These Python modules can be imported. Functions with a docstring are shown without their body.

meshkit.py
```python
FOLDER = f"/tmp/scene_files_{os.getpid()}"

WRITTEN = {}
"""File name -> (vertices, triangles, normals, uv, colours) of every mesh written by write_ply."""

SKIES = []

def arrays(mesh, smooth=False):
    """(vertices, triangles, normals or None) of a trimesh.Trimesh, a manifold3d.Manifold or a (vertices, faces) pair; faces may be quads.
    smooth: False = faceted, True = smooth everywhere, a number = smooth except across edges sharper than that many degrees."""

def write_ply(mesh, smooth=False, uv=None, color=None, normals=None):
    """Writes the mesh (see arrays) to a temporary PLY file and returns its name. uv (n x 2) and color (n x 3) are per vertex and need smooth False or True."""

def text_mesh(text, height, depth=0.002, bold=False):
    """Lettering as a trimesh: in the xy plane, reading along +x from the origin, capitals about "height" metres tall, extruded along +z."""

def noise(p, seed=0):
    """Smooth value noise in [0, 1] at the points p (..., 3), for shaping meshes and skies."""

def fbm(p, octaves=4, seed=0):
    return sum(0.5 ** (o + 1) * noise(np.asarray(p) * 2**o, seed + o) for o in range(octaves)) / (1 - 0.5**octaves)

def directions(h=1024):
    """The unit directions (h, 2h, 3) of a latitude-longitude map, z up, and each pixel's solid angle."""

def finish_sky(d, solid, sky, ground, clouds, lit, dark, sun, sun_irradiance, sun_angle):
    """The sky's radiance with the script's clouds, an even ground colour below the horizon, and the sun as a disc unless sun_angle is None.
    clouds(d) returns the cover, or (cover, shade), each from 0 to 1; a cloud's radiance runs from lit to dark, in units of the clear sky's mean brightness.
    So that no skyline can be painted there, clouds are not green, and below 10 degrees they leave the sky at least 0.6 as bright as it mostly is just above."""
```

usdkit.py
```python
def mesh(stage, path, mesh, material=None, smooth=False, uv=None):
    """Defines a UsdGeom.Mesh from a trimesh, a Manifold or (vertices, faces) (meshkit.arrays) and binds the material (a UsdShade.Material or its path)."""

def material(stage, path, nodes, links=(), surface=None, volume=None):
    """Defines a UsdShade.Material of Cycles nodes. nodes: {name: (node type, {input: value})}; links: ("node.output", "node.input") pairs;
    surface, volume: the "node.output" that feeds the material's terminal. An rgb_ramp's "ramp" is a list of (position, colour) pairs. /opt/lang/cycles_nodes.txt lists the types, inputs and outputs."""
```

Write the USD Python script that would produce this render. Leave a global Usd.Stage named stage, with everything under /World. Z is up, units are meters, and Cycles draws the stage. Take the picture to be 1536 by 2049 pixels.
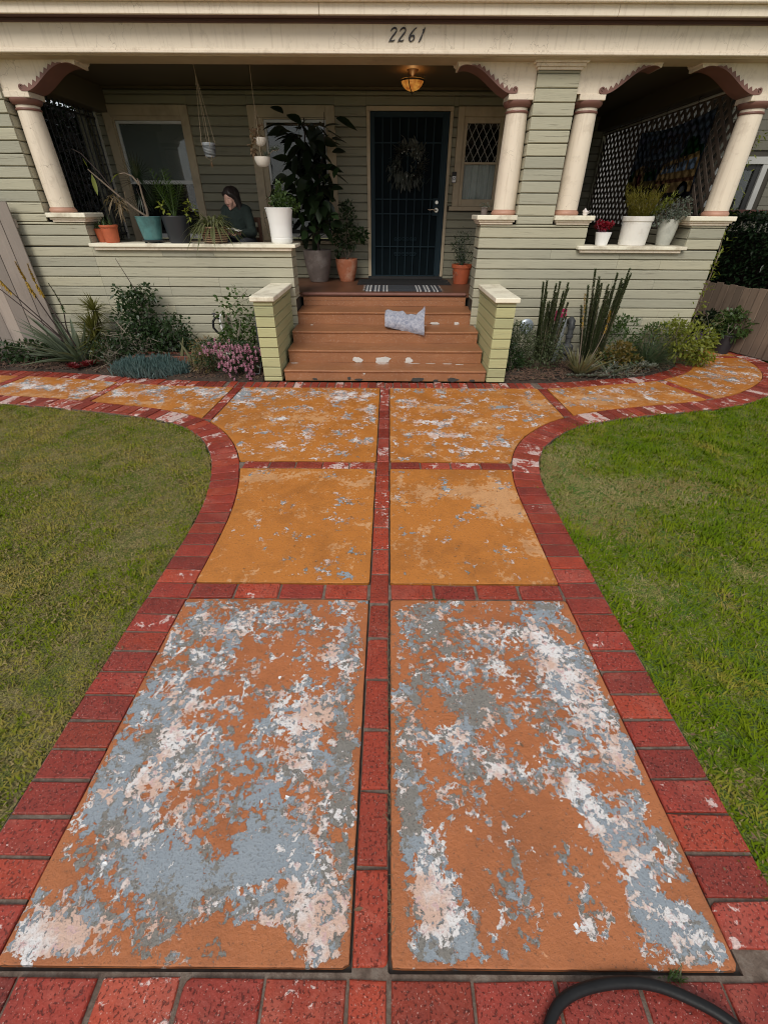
import math, glob
import numpy as np
import trimesh
import manifold3d as m3
from scipy.spatial import Delaunay
from scipy.interpolate import CubicSpline
from shapely.geometry import Polygon, LineString, Point, box as sbox
from shapely.ops import unary_union
from shapely import contains_xy
from pxr import Usd, UsdGeom, UsdLux, UsdShade, Gf, Sdf, Vt
import usdkit, meshkit

stage = Usd.Stage.CreateInMemory()
UsdGeom.SetStageUpAxis(stage, UsdGeom.Tokens.z)
UsdGeom.SetStageMetersPerUnit(stage, 1.0)
world = UsdGeom.Xform.Define(stage, '/World')
UsdGeom.Scope.Define(stage, '/World/Looks')

# ---------------------------------------------------------------- camera, sky, sun, exposure
PITCH, ROLL, YAW = math.radians(34.822), math.radians(-0.323), math.radians(-0.095)
EYE = (0.0, 0.0, 1.6)
EXPOSURE = 0.24
SKY_STRENGTH = 0.108
SUN_DIR = np.array([-0.26, -0.86, 0.80])      # towards the sun
SUN_INTENSITY, SUN_ANGLE = 0.46, 26.0
cam = UsdGeom.Camera.Define(stage, '/World/camera')
f_ = np.array([math.sin(YAW) * math.cos(PITCH), math.cos(YAW) * math.cos(PITCH), -math.sin(PITCH)])
r_ = np.array([math.cos(YAW), -math.sin(YAW), 0.0])
d_ = np.cross(f_, r_)
cr, sr = math.cos(ROLL), math.sin(ROLL)
R_, D_ = cr * r_ + sr * d_, -sr * r_ + cr * d_
M_ = np.eye(4); M_[0, :3] = R_; M_[1, :3] = -D_; M_[2, :3] = -f_; M_[3, :3] = EYE
cam.AddTransformOp().Set(Gf.Matrix4d(M_.tolist()))
cam.CreateHorizontalApertureAttr(36.0)
cam.CreateVerticalApertureAttr(36.0 * 1024 / 767)
cam.CreateFocalLengthAttr(36.0 * 870.25 / 1536)
cam.CreateClippingRangeAttr(Gf.Vec2f(0.02, 500))
cam.CreateExposureAttr(EXPOSURE)

SUN_DIR = SUN_DIR / np.linalg.norm(SUN_DIR)
sun_el, sun_rot = math.asin(SUN_DIR[2]), math.atan2(SUN_DIR[0], SUN_DIR[1])
usdkit.material(stage, '/World/Looks/overcast_sky', {
    'sky': ('sky_texture', {'sky_type': 'single_scattering', 'sun_disc': False, 'sun_elevation': sun_el, 'sun_rotation': sun_rot, 'aerosol_density': 2.0}),
    'tc': ('texture_coordinate', {}),
    'n': ('noise_texture', {'scale': 2.2, 'detail': 6.0, 'roughness': 0.55}),
    'cl': ('rgb_ramp', {'ramp': [(0.3, (4.6, 4.8, 5.1)), (0.7, (6.6, 6.7, 6.8))]}),
    'm': ('mix', {'mix_type': 'mix', 'fac': 0.86}),
    'b': ('background_shader', {'strength': SKY_STRENGTH})},
    [('tc.generated', 'n.vector'), ('n.fac', 'cl.fac'), ('sky.color', 'm.color1'), ('cl.color', 'm.color2'), ('m.color', 'b.color')], surface='b.background')
dome = UsdLux.DomeLight.Define(stage, '/World/sky')
UsdShade.MaterialBindingAPI.Apply(dome.GetPrim()).Bind(UsdShade.Material.Get(stage, '/World/Looks/overcast_sky'))
dome.GetPrim().SetCustomDataByKey('kind', 'structure')
sun = UsdLux.DistantLight.Define(stage, '/World/sun')
sun.CreateNormalizeAttr(True); sun.CreateIntensityAttr(SUN_INTENSITY); sun.CreateAngleAttr(SUN_ANGLE)
sun.CreateColorAttr(Gf.Vec3f(1.0, 0.95, 0.87))
z_ = SUN_DIR; x_ = np.cross([0, 0, 1.0], z_); x_ /= np.linalg.norm(x_); y_ = np.cross(z_, x_)
S_ = np.eye(4); S_[0, :3] = x_; S_[1, :3] = y_; S_[2, :3] = z_
sun.AddTransformOp().Set(Gf.Matrix4d(S_.tolist()))

# ---------------------------------------------------------------- helpers
RNG = np.random.default_rng(7)
_used = {}
def numbered(parent, name):
    k = _used.get((parent, name), -1) + 1
    _used[(parent, name)] = k
    return f'{parent}/{name}' if k == 0 else f'{parent}/{name}_{k:03d}'
class T:
    """A thing or a part: its path and the place its meshes are relative to."""
    def __init__(s, path, loc): s.path, s.loc = path, np.asarray(loc, float); s.prim = stage.GetPrimAtPath(path)
def tag(prim, label=None, cat=None, group=None, kind=None):
    for k, v in (('label', label), ('category', cat), ('group', group), ('kind', kind)):
        if v: prim.SetCustomDataByKey(k, v)
def thing(name, label=None, cat=None, loc=(0, 0, 0), group=None, kind=None):
    p = numbered('/World', name)
    x = UsdGeom.Xform.Define(stage, p); x.AddTranslateOp().Set(Gf.Vec3d(*map(float, loc)))
    tag(x.GetPrim(), label, cat, group, kind)
    return T(p, loc)
def arr(mesh, smooth=False):
    return meshkit.arrays(mesh, smooth)
def P(name, mesh, mat, parent, label=None, smooth=35, kind=None, prim=None, group=None):
    """One Mesh prim under its parent; the mesh is given in world metres."""
    path = numbered(parent.path, name)
    v, f, n = arr(mesh, smooth)
    m = usdkit.mesh(stage, path, (v - parent.loc, f), None)
    if n is not None:
        m.CreateNormalsAttr(Vt.Vec3fArray.FromNumpy(n.astype(np.float32))); m.SetNormalsInterpolation('vertex')
    UsdShade.MaterialBindingAPI.Apply(m.GetPrim()).Bind(MAT[mat])
    tag(m.GetPrim(), label=label, kind=kind, group=group)
    if prim:
        for k, a in prim.items():
            a = np.asarray(a, np.float32)
            if a.ndim == 2: UsdGeom.PrimvarsAPI(m).CreatePrimvar(k, Sdf.ValueTypeNames.Color3fArray, 'vertex').Set(Vt.Vec3fArray.FromNumpy(a))
            else: UsdGeom.PrimvarsAPI(m).CreatePrimvar(k, Sdf.ValueTypeNames.FloatArray, 'vertex').Set(Vt.FloatArray.FromNumpy(a))
    return T(path, parent.loc)
def solo(name, mesh, mat, label=None, cat=None, group=None, kind=None, smooth=35):
    """A thing that is one mesh."""
    t = P(name, mesh, mat, T('/World', (0, 0, 0)), smooth=smooth)
    tag(t.prim, label, cat, group, kind)
    return t
def dup(src, name, loc, rotz, label, group, cat, scale=1.0):
    p = numbered('/World', name)
    x = UsdGeom.Xform.Define(stage, p); x.AddTranslateOp().Set(Gf.Vec3d(*map(float, loc))); x.AddRotateZOp().Set(rotz); x.AddScaleOp().Set(Gf.Vec3f(scale, scale, scale))
    pr = x.GetPrim(); pr.GetReferences().AddInternalReference(src.path); pr.SetInstanceable(True)
    tag(pr, label, cat, group)
    return pr
# ---- mesh makers: all return (vertices, triangles)
def cat(*ms):
    V, F, o = [], [], 0
    for m in ms:
        if m is None: continue
        v, f = (m.vertices, m.faces) if hasattr(m, 'vertices') else m
        v, f = np.asarray(v, float), np.asarray(f, int)
        if f.shape[1] == 4: f = np.vstack([f[:, [0, 1, 2]], f[:, [0, 2, 3]]])
        V.append(v); F.append(f + o); o += len(v)
    return np.vstack(V), np.vstack(F)
def hull(pts):
    h = trimesh.Trimesh(pts, process=False).convex_hull if False else trimesh.convex.convex_hull(np.asarray(pts, float))
    return np.asarray(h.vertices), np.asarray(h.faces)
def bx(x0, x1, y0, y1, z0, z1, b=0.004):
    x0, x1 = min(x0, x1), max(x0, x1); y0, y1 = min(y0, y1), max(y0, y1); z0, z1 = min(z0, z1), max(z0, z1)
    b = min(b, (x1 - x0) * .45, (y1 - y0) * .45, (z1 - z0) * .45)
    if b <= 0:
        t = trimesh.creation.box(extents=(x1 - x0, y1 - y0, z1 - z0)); t.apply_translation(((x0 + x1) / 2, (y0 + y1) / 2, (z0 + z1) / 2)); return np.asarray(t.vertices), np.asarray(t.faces)
    p = []
    for x in (x0, x1):
        for y in (y0, y1):
            for z in (z0, z1):
                sx, sy, sz = (b if x == x0 else -b), (b if y == y0 else -b), (b if z == z0 else -b)
                p += [(x, y + sy, z + sz), (x + sx, y, z + sz), (x + sx, y + sy, z)]
    return hull(p)
def tube(pts, r, n=8, caps=True):
    pts = np.asarray(pts, float); k = len(pts); r = np.broadcast_to(np.asarray(r, float), (k,))
    tg = np.gradient(pts, axis=0); tg /= np.maximum(np.linalg.norm(tg, axis=1, keepdims=True), 1e-9)
    a = np.array([0, 0, 1.0]) if abs(tg[0][2]) < .9 else np.array([1.0, 0, 0])
    u = np.cross(tg[0], a); u /= np.linalg.norm(u); U = []
    for t in tg:
        u = u - t * (u @ t); u /= max(np.linalg.norm(u), 1e-9); U.append(u)
    U = np.array(U); W = np.cross(tg, U)
    an = np.linspace(0, 2 * np.pi, n, endpoint=False)
    v = (pts[:, None] + r[:, None, None] * (np.cos(an)[None, :, None] * U[:, None] + np.sin(an)[None, :, None] * W[:, None])).reshape(-1, 3)
    i = np.arange(k - 1)[:, None] * n; j = np.arange(n)[None]; jn = (j + 1) % n
    q = np.stack([i + j, i + jn, i + n + jn, i + n + j], -1).reshape(-1, 4)
    f = np.vstack([q[:, [0, 1, 2]], q[:, [0, 2, 3]]])
    if caps:
        v = np.vstack([v, pts[0], pts[-1]]); c0, c1 = k * n, k * n + 1; e = (k - 1) * n
        f = np.vstack([f, [(c0, (x + 1) % n, x) for x in range(n)], [(c1, e + x, e + (x + 1) % n) for x in range(n)]])
    return v, f
def lathe(prof, c=(0, 0, 0), n=40, wob=0.0, seed=0):
    """prof: (radius, z) pairs from the bottom up (outer, then inner)."""
    prof = np.asarray(prof, float); k = len(prof)
    an = np.linspace(0, 2 * np.pi, n, endpoint=False)
    v = np.stack([prof[:, 0, None] * np.cos(an), prof[:, 0, None] * np.sin(an), np.repeat(prof[:, 1, None], n, 1)], -1)
    if wob: v[..., :2] *= 1 + wob * (meshkit.noise(v * 9 + seed, seed)[..., None] - .5)
    v = v.reshape(-1, 3) + np.asarray(c, float)
    i = np.arange(k - 1)[:, None] * n; j = np.arange(n)[None]; jn = (j + 1) % n
    q = np.stack([i + j, i + jn, i + n + jn, i + n + j], -1).reshape(-1, 4)
    return v, np.vstack([q[:, [0, 1, 2]], q[:, [0, 2, 3]]])
def prism(poly, h0, h1, axis='z'):
    """A shapely polygon extruded; axis z: (x,y)->xy; axis y: polygon (x,z) extruded along y; axis x: polygon (y,z)."""
    ms = []
    for g in getattr(poly, 'geoms', [poly]):
        if g.is_empty or g.area < 1e-7: continue
        e = trimesh.creation.extrude_polygon(g, abs(h1 - h0), engine='earcut')
        v, f = np.asarray(e.vertices), np.asarray(e.faces); lo = min(h0, h1)
        if axis == 'z': v = v + [0, 0, lo]
        elif axis == 'y': v = np.stack([v[:, 0], v[:, 2] + lo, v[:, 1]], 1); f = f[:, ::-1]
        else: v = np.stack([v[:, 2] + lo, v[:, 0], v[:, 1]], 1)
        ms.append((v, f))
    return cat(*ms)
def xf(m, s=1.0, rz=0.0, t=(0, 0, 0), rx=0.0, ry=0.0):
    v, f = m; v = np.asarray(v, float) * s
    for ang, (a, b) in ((rx, (1, 2)), (ry, (2, 0)), (rz, (0, 1))):
        if ang:
            c, q = math.cos(ang), math.sin(ang); va, vb = v[:, a] * c - v[:, b] * q, v[:, a] * q + v[:, b] * c
            v = v.copy(); v[:, a], v[:, b] = va, vb
    return v + np.asarray(t, float), f
def nrm(a): return a / np.maximum(np.linalg.norm(a, axis=-1, keepdims=True), 1e-9)
def blades(base, d, L, W, droop=0.0, seg=3, shape='taper', fold=0.0, twist=None, bend=None):
    """Many leaves at once. d: first direction; droop: how far the tip falls, in lengths; shape: taper | oval | strap."""
    base = np.asarray(base, float); N = len(base); d = nrm(np.asarray(d, float))
    L = np.broadcast_to(np.asarray(L, float), (N,)); W = np.broadcast_to(np.asarray(W, float), (N,)); droop = np.broadcast_to(np.asarray(droop, float), (N,))
    up = np.zeros_like(d); up[:, 2] = 1
    side = np.cross(d, up); bad = np.linalg.norm(side, axis=1) < .08; side[bad] = [1, 0, 0]; side = nrm(side)
    if twist is not None:
        nn = np.cross(side, d); side = side * np.cos(twist)[:, None] + nn * np.sin(twist)[:, None]
    t = np.linspace(0, 1, seg + 1)
    w = {'taper': (1 - t) ** .75, 'oval': np.sin(np.pi * np.clip(t, .02, 1) ** .85) * .98 + .02, 'strap': np.minimum(1, (1 - t) * 3.0) ** .8, 'spear': np.minimum(1, .55 + 1.6 * t) * (1 - t) ** .8}[shape]
    w[-1] = 0.0
    c = base[:, None] + d[:, None] * (L[:, None] * t)[..., None]
    c[..., 2] -= (droop * L)[:, None] * t ** 2
    if bend is not None: c += bend[:, None] * (L[:, None] * t ** 2)[..., None]
    off = side[:, None] * (W[:, None] * w / 2)[..., None]
    k = 3 if fold else 2
    if fold:
        dn = nrm(np.cross(side, d)); low = c - dn[:, None] * (W[:, None] * w * fold)[..., None] * np.sign(dn[:, None, 2:3] + 1e-6)
        v = np.stack([c - off, low, c + off], 2)
    else: v = np.stack([c - off, c + off], 2)
    v = v.reshape(-1, 3); o = (np.arange(N) * (seg + 1) * k)[:, None]; F = []
    for s in range(seg):
        for e in range(k - 1):
            a = s * k + e; F.append(np.stack([o[:, 0] + a, o[:, 0] + a + 1, o[:, 0] + a + k + 1], 1))
            if s < seg - 1: F.append(np.stack([o[:, 0] + a, o[:, 0] + a + k + 1, o[:, 0] + a + k], 1))
    return v, np.vstack(F)
def rdir(rng, n, up=0.0):
    d = rng.normal(size=(n, 3)); d = nrm(d); d[:, 2] += up; return nrm(d)
def shrub(c, rad, n, L, W, rng, clumps=14, up=.35, droop=.25, shell=.55, shape='oval', seg=3, tight=.28, flat=False):
    """Leaves in clumps through an ellipsoid's volume, with gaps between."""
    c, rad = np.asarray(c, float), np.asarray(rad, float)
    k = rdir(rng, clumps); k = k * (shell + (1 - shell) * rng.random((clumps, 1)))
    if flat: k[:, 2] = np.abs(k[:, 2]) * 2 - 1
    wt = rng.random(clumps) + .4; i = rng.choice(clumps, n, p=wt / wt.sum())
    q = k[i] + rng.normal(size=(n, 3)) * tight
    r = np.linalg.norm(q, axis=1, keepdims=True); q = np.where(r > 1.12, q / r * (1.0 + .12 * rng.random((n, 1))), q)
    p = c + q * rad
    d = nrm(q + rng.normal(size=(n, 3)) * .7 + [0, 0, up])
    return blades(p, d, L * (.6 + .8 * rng.random(n)), W * (.7 + .6 * rng.random(n)), droop, seg, shape, twist=rng.normal(size=n) * .6)
def twigs(c, tips, r0, rng, n=5, wig=.05):
    ms = []
    for t in tips:
        t = np.asarray(t, float); u = np.linspace(0, 1, n)[:, None]
        p = np.asarray(c) * (1 - u) + t * u; p[1:-1] += rng.normal(size=(n - 2, 3)) * wig * np.linalg.norm(t - c)
        ms.append(tube(p, np.linspace(r0, r0 * .3, n), 5))
    return cat(*ms)
def hullchain(nodes, bones, refine=.02, it=10):
    """Body surface: hulls of the spheres at the joints, joined and smoothed."""
    sp = {k: m3.Manifold.sphere(r, 18).translate(tuple(map(float, p))) for k, (p, r) in nodes.items()}
    m = None
    for b in bones:
        h = m3.Manifold.batch_hull([sp[x] for x in b]); m = h if m is None else m + h
    m = m.refine_to_length(refine); a = m.to_mesh()
    t = trimesh.Trimesh(np.asarray(a.vert_properties[:, :3], float), np.asarray(a.tri_verts), process=True)
    trimesh.smoothing.filter_taubin(t, lamb=.5, nu=.53, iterations=it)
    return np.asarray(t.vertices), np.asarray(t.faces)

# ---------------------------------------------------------------- materials
MAT = {}
class G:
    """A small shader-graph builder: inputs given as '@node.output' are links."""
    def __init__(s): s.n, s.l = {}, []
    def add(s, kind, **kw):
        nm = f'{kind[:6]}{len(s.n)}'.replace('_', ''); vals = {}
        for k, v in kw.items():
            if isinstance(v, str) and v.startswith('@'): s.l.append((v[1:], f'{nm}.{k}'))
            else: vals[k] = v
        s.n[nm] = (kind, vals); return nm
    def pos(s): return '@' + s.add('geometry') + '.position'
    def obj(s): return '@' + s.add('texture_coordinate') + '.object'
    def rnd(s): return '@' + s.add('object_info') + '.random'
    def isl(s): return '@' + s.add('geometry') + '.random_per_island'
    def mp(s, v, sc=(1, 1, 1), lo=(0, 0, 0)): return '@' + s.add('mapping', vector=v, scale=sc, location=lo) + '.vector'
    def noise(s, v, scale, detail=4., rough=.55, dist=0.): return '@' + s.add('noise_texture', vector=v, scale=float(scale), detail=float(detail), roughness=float(rough), distortion=float(dist)) + '.fac'
    def vor(s, v, scale, out='distance', **k): return '@' + s.add('voronoi_texture', vector=v, scale=float(scale), **k) + '.' + out
    def ramp(s, fac, stops, hard=False): return '@' + s.add('rgb_ramp', fac=fac, ramp=stops, interpolate=not hard) + '.color'
    def step(s, v, a, b): return '@' + s.add('map_range', value=v, from_min=float(a), from_max=float(b), to_min=0., to_max=1., clamp=True) + '.result'
    def mix(s, fac, a, b, t='mix'): return '@' + s.add('mix', mix_type=t, fac=fac, color1=a, color2=b) + '.color'
    def math(s, op, a, b=0.0): return '@' + s.add('math', math_type=op, value1=a, value2=b) + '.value'
    def bump(s, h, strength=.5, dist=.004): return '@' + s.add('bump', height=h, strength=float(strength), distance=float(dist)) + '.normal'
    def done(s, name, surf): MAT[name] = usdkit.material(stage, '/World/Looks/' + name, s.n, s.l, surface=surf.lstrip('@'))
    def pbr(s, name, color, rough=.6, normal=None, **kw):
        if normal: kw['normal'] = normal
        s.done(name, s.add('principled_bsdf', base_color=color, roughness=rough, **kw) + '.BSDF')
def uplit(m, k=.75):
    """Short turf: normals leaning to the sky."""
    v, f = m; n = np.zeros_like(v); c = np.cross(v[f[:, 1]] - v[f[:, 0]], v[f[:, 2]] - v[f[:, 0]])
    for j in range(3): np.add.at(n, f[:, j], c)
    n = nrm(n); n *= np.where(n[:, 2:] < 0, -1, 1); return nrm(n * (1 - k) + np.array([0, 0, k]))
def lite(c, k): return tuple(min(1, x * k) for x in c)
def paint(name, c, var=.18, scale=6, rough=.55, bumpy=.25, tone=.0, dirt=None, sc=(1, 1, 1), fine=90, **kw):
    g = G(); p = g.pos(); q = g.mp(p, sc)
    n = g.noise(q, scale, 6, .6)
    col = g.ramp(n, [(.3, lite(c, 1 - var)), (.7, lite(c, 1 + var))])
    if dirt: col = g.mix(g.step(g.noise(q, scale * .7, 10, .72), .50, .64), col, dirt)
    if tone: col = g.mix(1.0, col, g.ramp(g.rnd(), [(0, (1 - tone,) * 3), (1, (1 + tone,) * 3)]), 'multiply')
    g.pbr(name, col, rough, g.bump(g.noise(q, fine, 5, .6), bumpy, .004) if bumpy else None, **kw)
def leafmat(name, c1, c2, trans=.3, rough=.45, scale=5, tips=None):
    g = G(); p = g.pos(); i = g.isl()
    c = g.mix(g.noise(p, scale, 3), c1, c2)
    c = g.mix(1.0, c, g.ramp(i, [(0, (.55,) * 3), (.75, (1.1,) * 3), (1, (1.5, 1.4, 1.1))]), 'multiply')
    b = g.add('principled_bsdf', base_color=c, roughness=rough); t = g.add('translucent_bsdf', color=g.mix(1.0, c, (1.3, 1.45, .7), 'multiply'))
    g.done(name, g.add('mix_closure', fac=trans, closure1='@' + b + '.BSDF', closure2='@' + t + '.BSDF') + '.closure')
# siding: painted boards, weathered along the grain, each board a little different
def siding(name, c, c2, dirty, wear=.6):
    g = G(); p = g.pos(); r = g.rnd()
    q = g.mp(p, (1.3, 1.3, 13)); q2 = g.mp(p, (.9, .9, 5))
    off = g.mix(1.0, p, g.mix(1.0, (7.1, 7.1, 7.1), r, 'multiply'), 'add')
    col = g.mix(g.noise(q2, 2.2, 5, .6), c, c2)
    col = g.mix(1.0, col, g.ramp(r, [(0, (.84, .85, .86)), (.5, (1, 1, 1)), (1, (1.12, 1.1, 1.05))]), 'multiply')
    streak = g.step(g.noise(g.mp(off, (1.1, 1.1, 17)), 2.6, 11, .7, .3), wear + .02, wear + .2)
    col = g.mix(g.math('multiply', streak, .5), col, dirty)
    crack = g.step(g.noise(g.mp(off, (1.0, 1.0, 46)), 1.9, 8, .66, .25), .635, .675)
    col = g.mix(g.math('multiply', crack, .6), col, (.07, .058, .045))
    h = g.math('add', g.noise(g.mp(p, (3, 3, 60)), 3, 6, .65), g.math('multiply', crack, -1.2))
    g.pbr(name, col, .62, g.bump(h, .45, .006))
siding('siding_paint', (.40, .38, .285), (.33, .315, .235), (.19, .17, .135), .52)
siding('siding_paint_shaded', (.27, .255, .18), (.225, .21, .15), (.15, .135, .10), .60)  # same paint as outside, with the porch shade put into a darker colour
siding('wing_paint', (.41, .40, .21), (.345, .34, .175), (.22, .20, .12), .55)
g = G(); p = g.pos()
col = g.mix(g.noise(p, 3, 6, .6), (.78, .68, .545), (.69, .59, .47))
drip = g.step(g.noise(g.mp(p, (22, 22, 1.1)), 1.6, 7, .65, .2), .53, .66); col = g.mix(g.math('multiply', drip, .30), col, (.40, .31, .22))
col = g.mix(g.math('multiply', g.step(g.noise(p, 7, 10, .72), .55, .62), .35), col, (.50, .41, .31))
crk = g.step(g.vor(g.mix(.12, p, '@' + g.add('noise_texture', vector=p, scale=11.0, detail=5.0) + '.color', 'add'), 5.5, feature='distance_to_edge'), .008, .002); col = g.mix(g.math('multiply', crk, g.math('multiply', g.step(g.noise(p, 2.3, 3), .52, .58), .6)), col, (.25, .19, .13))
g.pbr('cream_trim', col, .58, g.bump(g.math('add', g.noise(p, 55, 6, .65), g.math('multiply', g.noise(g.mp(p, (6, 6, 60)), 1, 5, .6), .6)), .35, .005))
paint('cream_cap', (.80, .75, .60), .06, 4, .55, .25, dirt=(.52, .46, .35))
paint('casing_tan', (.47, .375, .25), .08, 4, .6, .2, dirt=(.38, .30, .20))
paint('mauve_trim', (.185, .085, .065), .14, 7, .5, .2)
paint('mauve_base', (.42, .225, .155), .14, 7, .55, .2)
paint('soffit_brown', (.085, .036, .025), .1, 4, .6, .1)
paint('ceiling_olive', (.10, .078, .045), .06, 3, .6, .1)
paint('core_dark', (.045, .04, .03), .1, 3, .8, .0)
paint('white_frame', (.62, .62, .60), .05, 5, .45, .1)
paint('black_frame', (.018, .018, .018), .1, 5, .5, .0)
paint('porch_floor_paint', (.13, .056, .030), .15, 5, .42, .15, dirt=(.10, .045, .027))
g = G(); p = g.pos(); q = g.mp(p, (1, 3.5, 3.5))
col = g.mix(g.step(g.noise(p, 2.6, 7, .65), .38, .62), (.315, .132, .056), (.265, .110, .048))
col = g.mix(g.math('multiply', g.step(g.noise(q, 5, 10, .74, .3), .54, .64), .35), col, (.38, .19, .10))
col = g.mix(g.math('multiply', g.step(g.noise(g.mp(p, lo=(4, 2, 8)), 10, 9, .74), .57, .63), .35), col, (.17, .07, .035))
col = g.mix(g.math('multiply', g.step(g.noise(p, 70, 5, .7), .59, .64), .55), col, (.50, .36, .27))
g.pbr('step_paint', col, .5, g.bump(g.noise(p, 40, 7, .7), .4, .005))
paint('bare_plaster', (.55, .53, .50), .15, 14, .8, .4)
paint('bare_cement_dark', (.05, .045, .04), .3, 20, .9, .4)
paint('door_teal', (.013, .028, .037), .12, 6, .6, .1, specular_ior_level=.2)
paint('screen_teal', (.004, .0085, .011), .1, 6, .8, .0, specular_ior_level=.1)
paint('black_iron', (.012, .012, .013), .2, 10, .4, .1)
paint('lattice_paint', (.105, .078, .06), .15, 8, .65, .15, tone=.15)
paint('rail_white', (.5, .48, .42), .06, 5, .4, .0)
paint('terracotta', (.40, .13, .06), .16, 9, .7, .25, dirt=(.50, .26, .17))
paint('terracotta_red', (.42, .095, .035), .14, 9, .65, .2, dirt=(.34, .075, .03))
paint('planter_rust', (.17, .055, .03), .2, 9, .8, .2, dirt=(.10, .05, .035))
paint('pot_teal', (.075, .19, .19), .14, 8, .35, .15, dirt=(.05, .12, .12))
paint('pot_black', (.018, .019, .023), .15, 6, .45, .1)
paint('pot_grey', (.125, .098, .086), .2, 9, .75, .3, dirt=(.19, .16, .145))
paint('pot_white_glaze', (.80, .79, .77), .03, 5, .25, .05)
paint('pot_white', (.72, .69, .63), .05, 7, .5, .15, dirt=(.6, .56, .49))
paint('pot_sage', (.42, .42, .37), .12, 7, .5, .15, dirt=(.33, .33, .29))
paint('bowl_white', (.68, .62, .55), .05, 8, .45, .1)
paint('pot_purple', (.07, .035, .17), .15, 8, .4, .1)
paint('soil', (.035, .024, .017), .5, 40, .95, .6)
paint('mulch_wood', (.075, .042, .028), .6, 25, .9, .3, tone=.5)
paint('bark', (.14, .105, .075), .3, 30, .85, .5)
paint('twig_grey', (.20, .17, .13), .25, 30, .85, .3)
paint('bark_dark', (.035, .022, .018), .3, 20, .85, .4)
paint('steel', (.60, .57, .52), .05, 9, .28, .0, metallic=1.0)
paint('galvanised', (.30, .32, .34), .25, 22, .5, .15, metallic=.35)
paint('pipe_dark', (.055, .058, .062), .3, 14, .55, .15)
paint('vent_metal', (.36, .41, .46), .22, 16, .4, .1, metallic=.5)
paint('tag_pink', (.38, .012, .085), .08, 10, .6, .0)
paint('pvc_white', (.75, .75, .73), .04, 8, .4, .0)
paint('hose_black', (.006, .006, .0065), .3, 30, .5, .2, specular_ior_level=.3)
paint('hose_grey', (.028, .03, .033), .25, 14, .5, .1)
paint('cord', (.36, .28, .19), .2, 60, .9, .3)
paint('mat_black', (.008, .008, .009), .3, 60, .95, .5)
paint('shade_grey', (.20, .20, .19), .06, 3, .9, .0)
paint('curtain', (.72, .70, .68), .08, 6, .9, .0)
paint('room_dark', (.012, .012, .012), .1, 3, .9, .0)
paint('lead_line', (.34, .32, .28), .06, 5, .5, .0)
paint('bell_white', (.72, .72, .72), .02, 5, .35, .0)
paint('ink_dark', (.02, .013, .012), .1, 10, .5, .0)
paint('bronze', (.016, .010, .008), .2, 14, .45, .1)
paint('skin', (.54, .31, .24), .06, 20, .5, .05)
paint('lip', (.40, .13, .12), .06, 20, .45, .0)
paint('eye_dark', (.02, .014, .012), .05, 20, .3, .0)
paint('hair_brown', (.016, .010, .009), .35, 60, .5, .3, sc=(1, 1, .2))
paint('sweater_green', (.009, .018, .015), .25, 60, .9, .5)
paint('trousers_dark', (.02, .022, .03), .2, 40, .9, .3)
paint('book_page', (.55, .52, .47), .04, 10, .8, .0)
paint('chair_wood', (.11, .05, .028), .3, 14, .55, .2, sc=(1, 1, .2))
paint('petal_white', (.8, .74, .72), .04, 9, .5, .0)
paint('rubber_red', (.30, .03, .02), .1, 9, .5, .0)
paint('road_grey', (.06, .06, .06), .2, 3, .85, .2)
paint('neighbour_siding', (.135, .128, .10), .15, 5, .7, .2, tone=.12)
paint('neighbour_trim', (.42, .42, .40), .06, 5, .55, .1)
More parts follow.
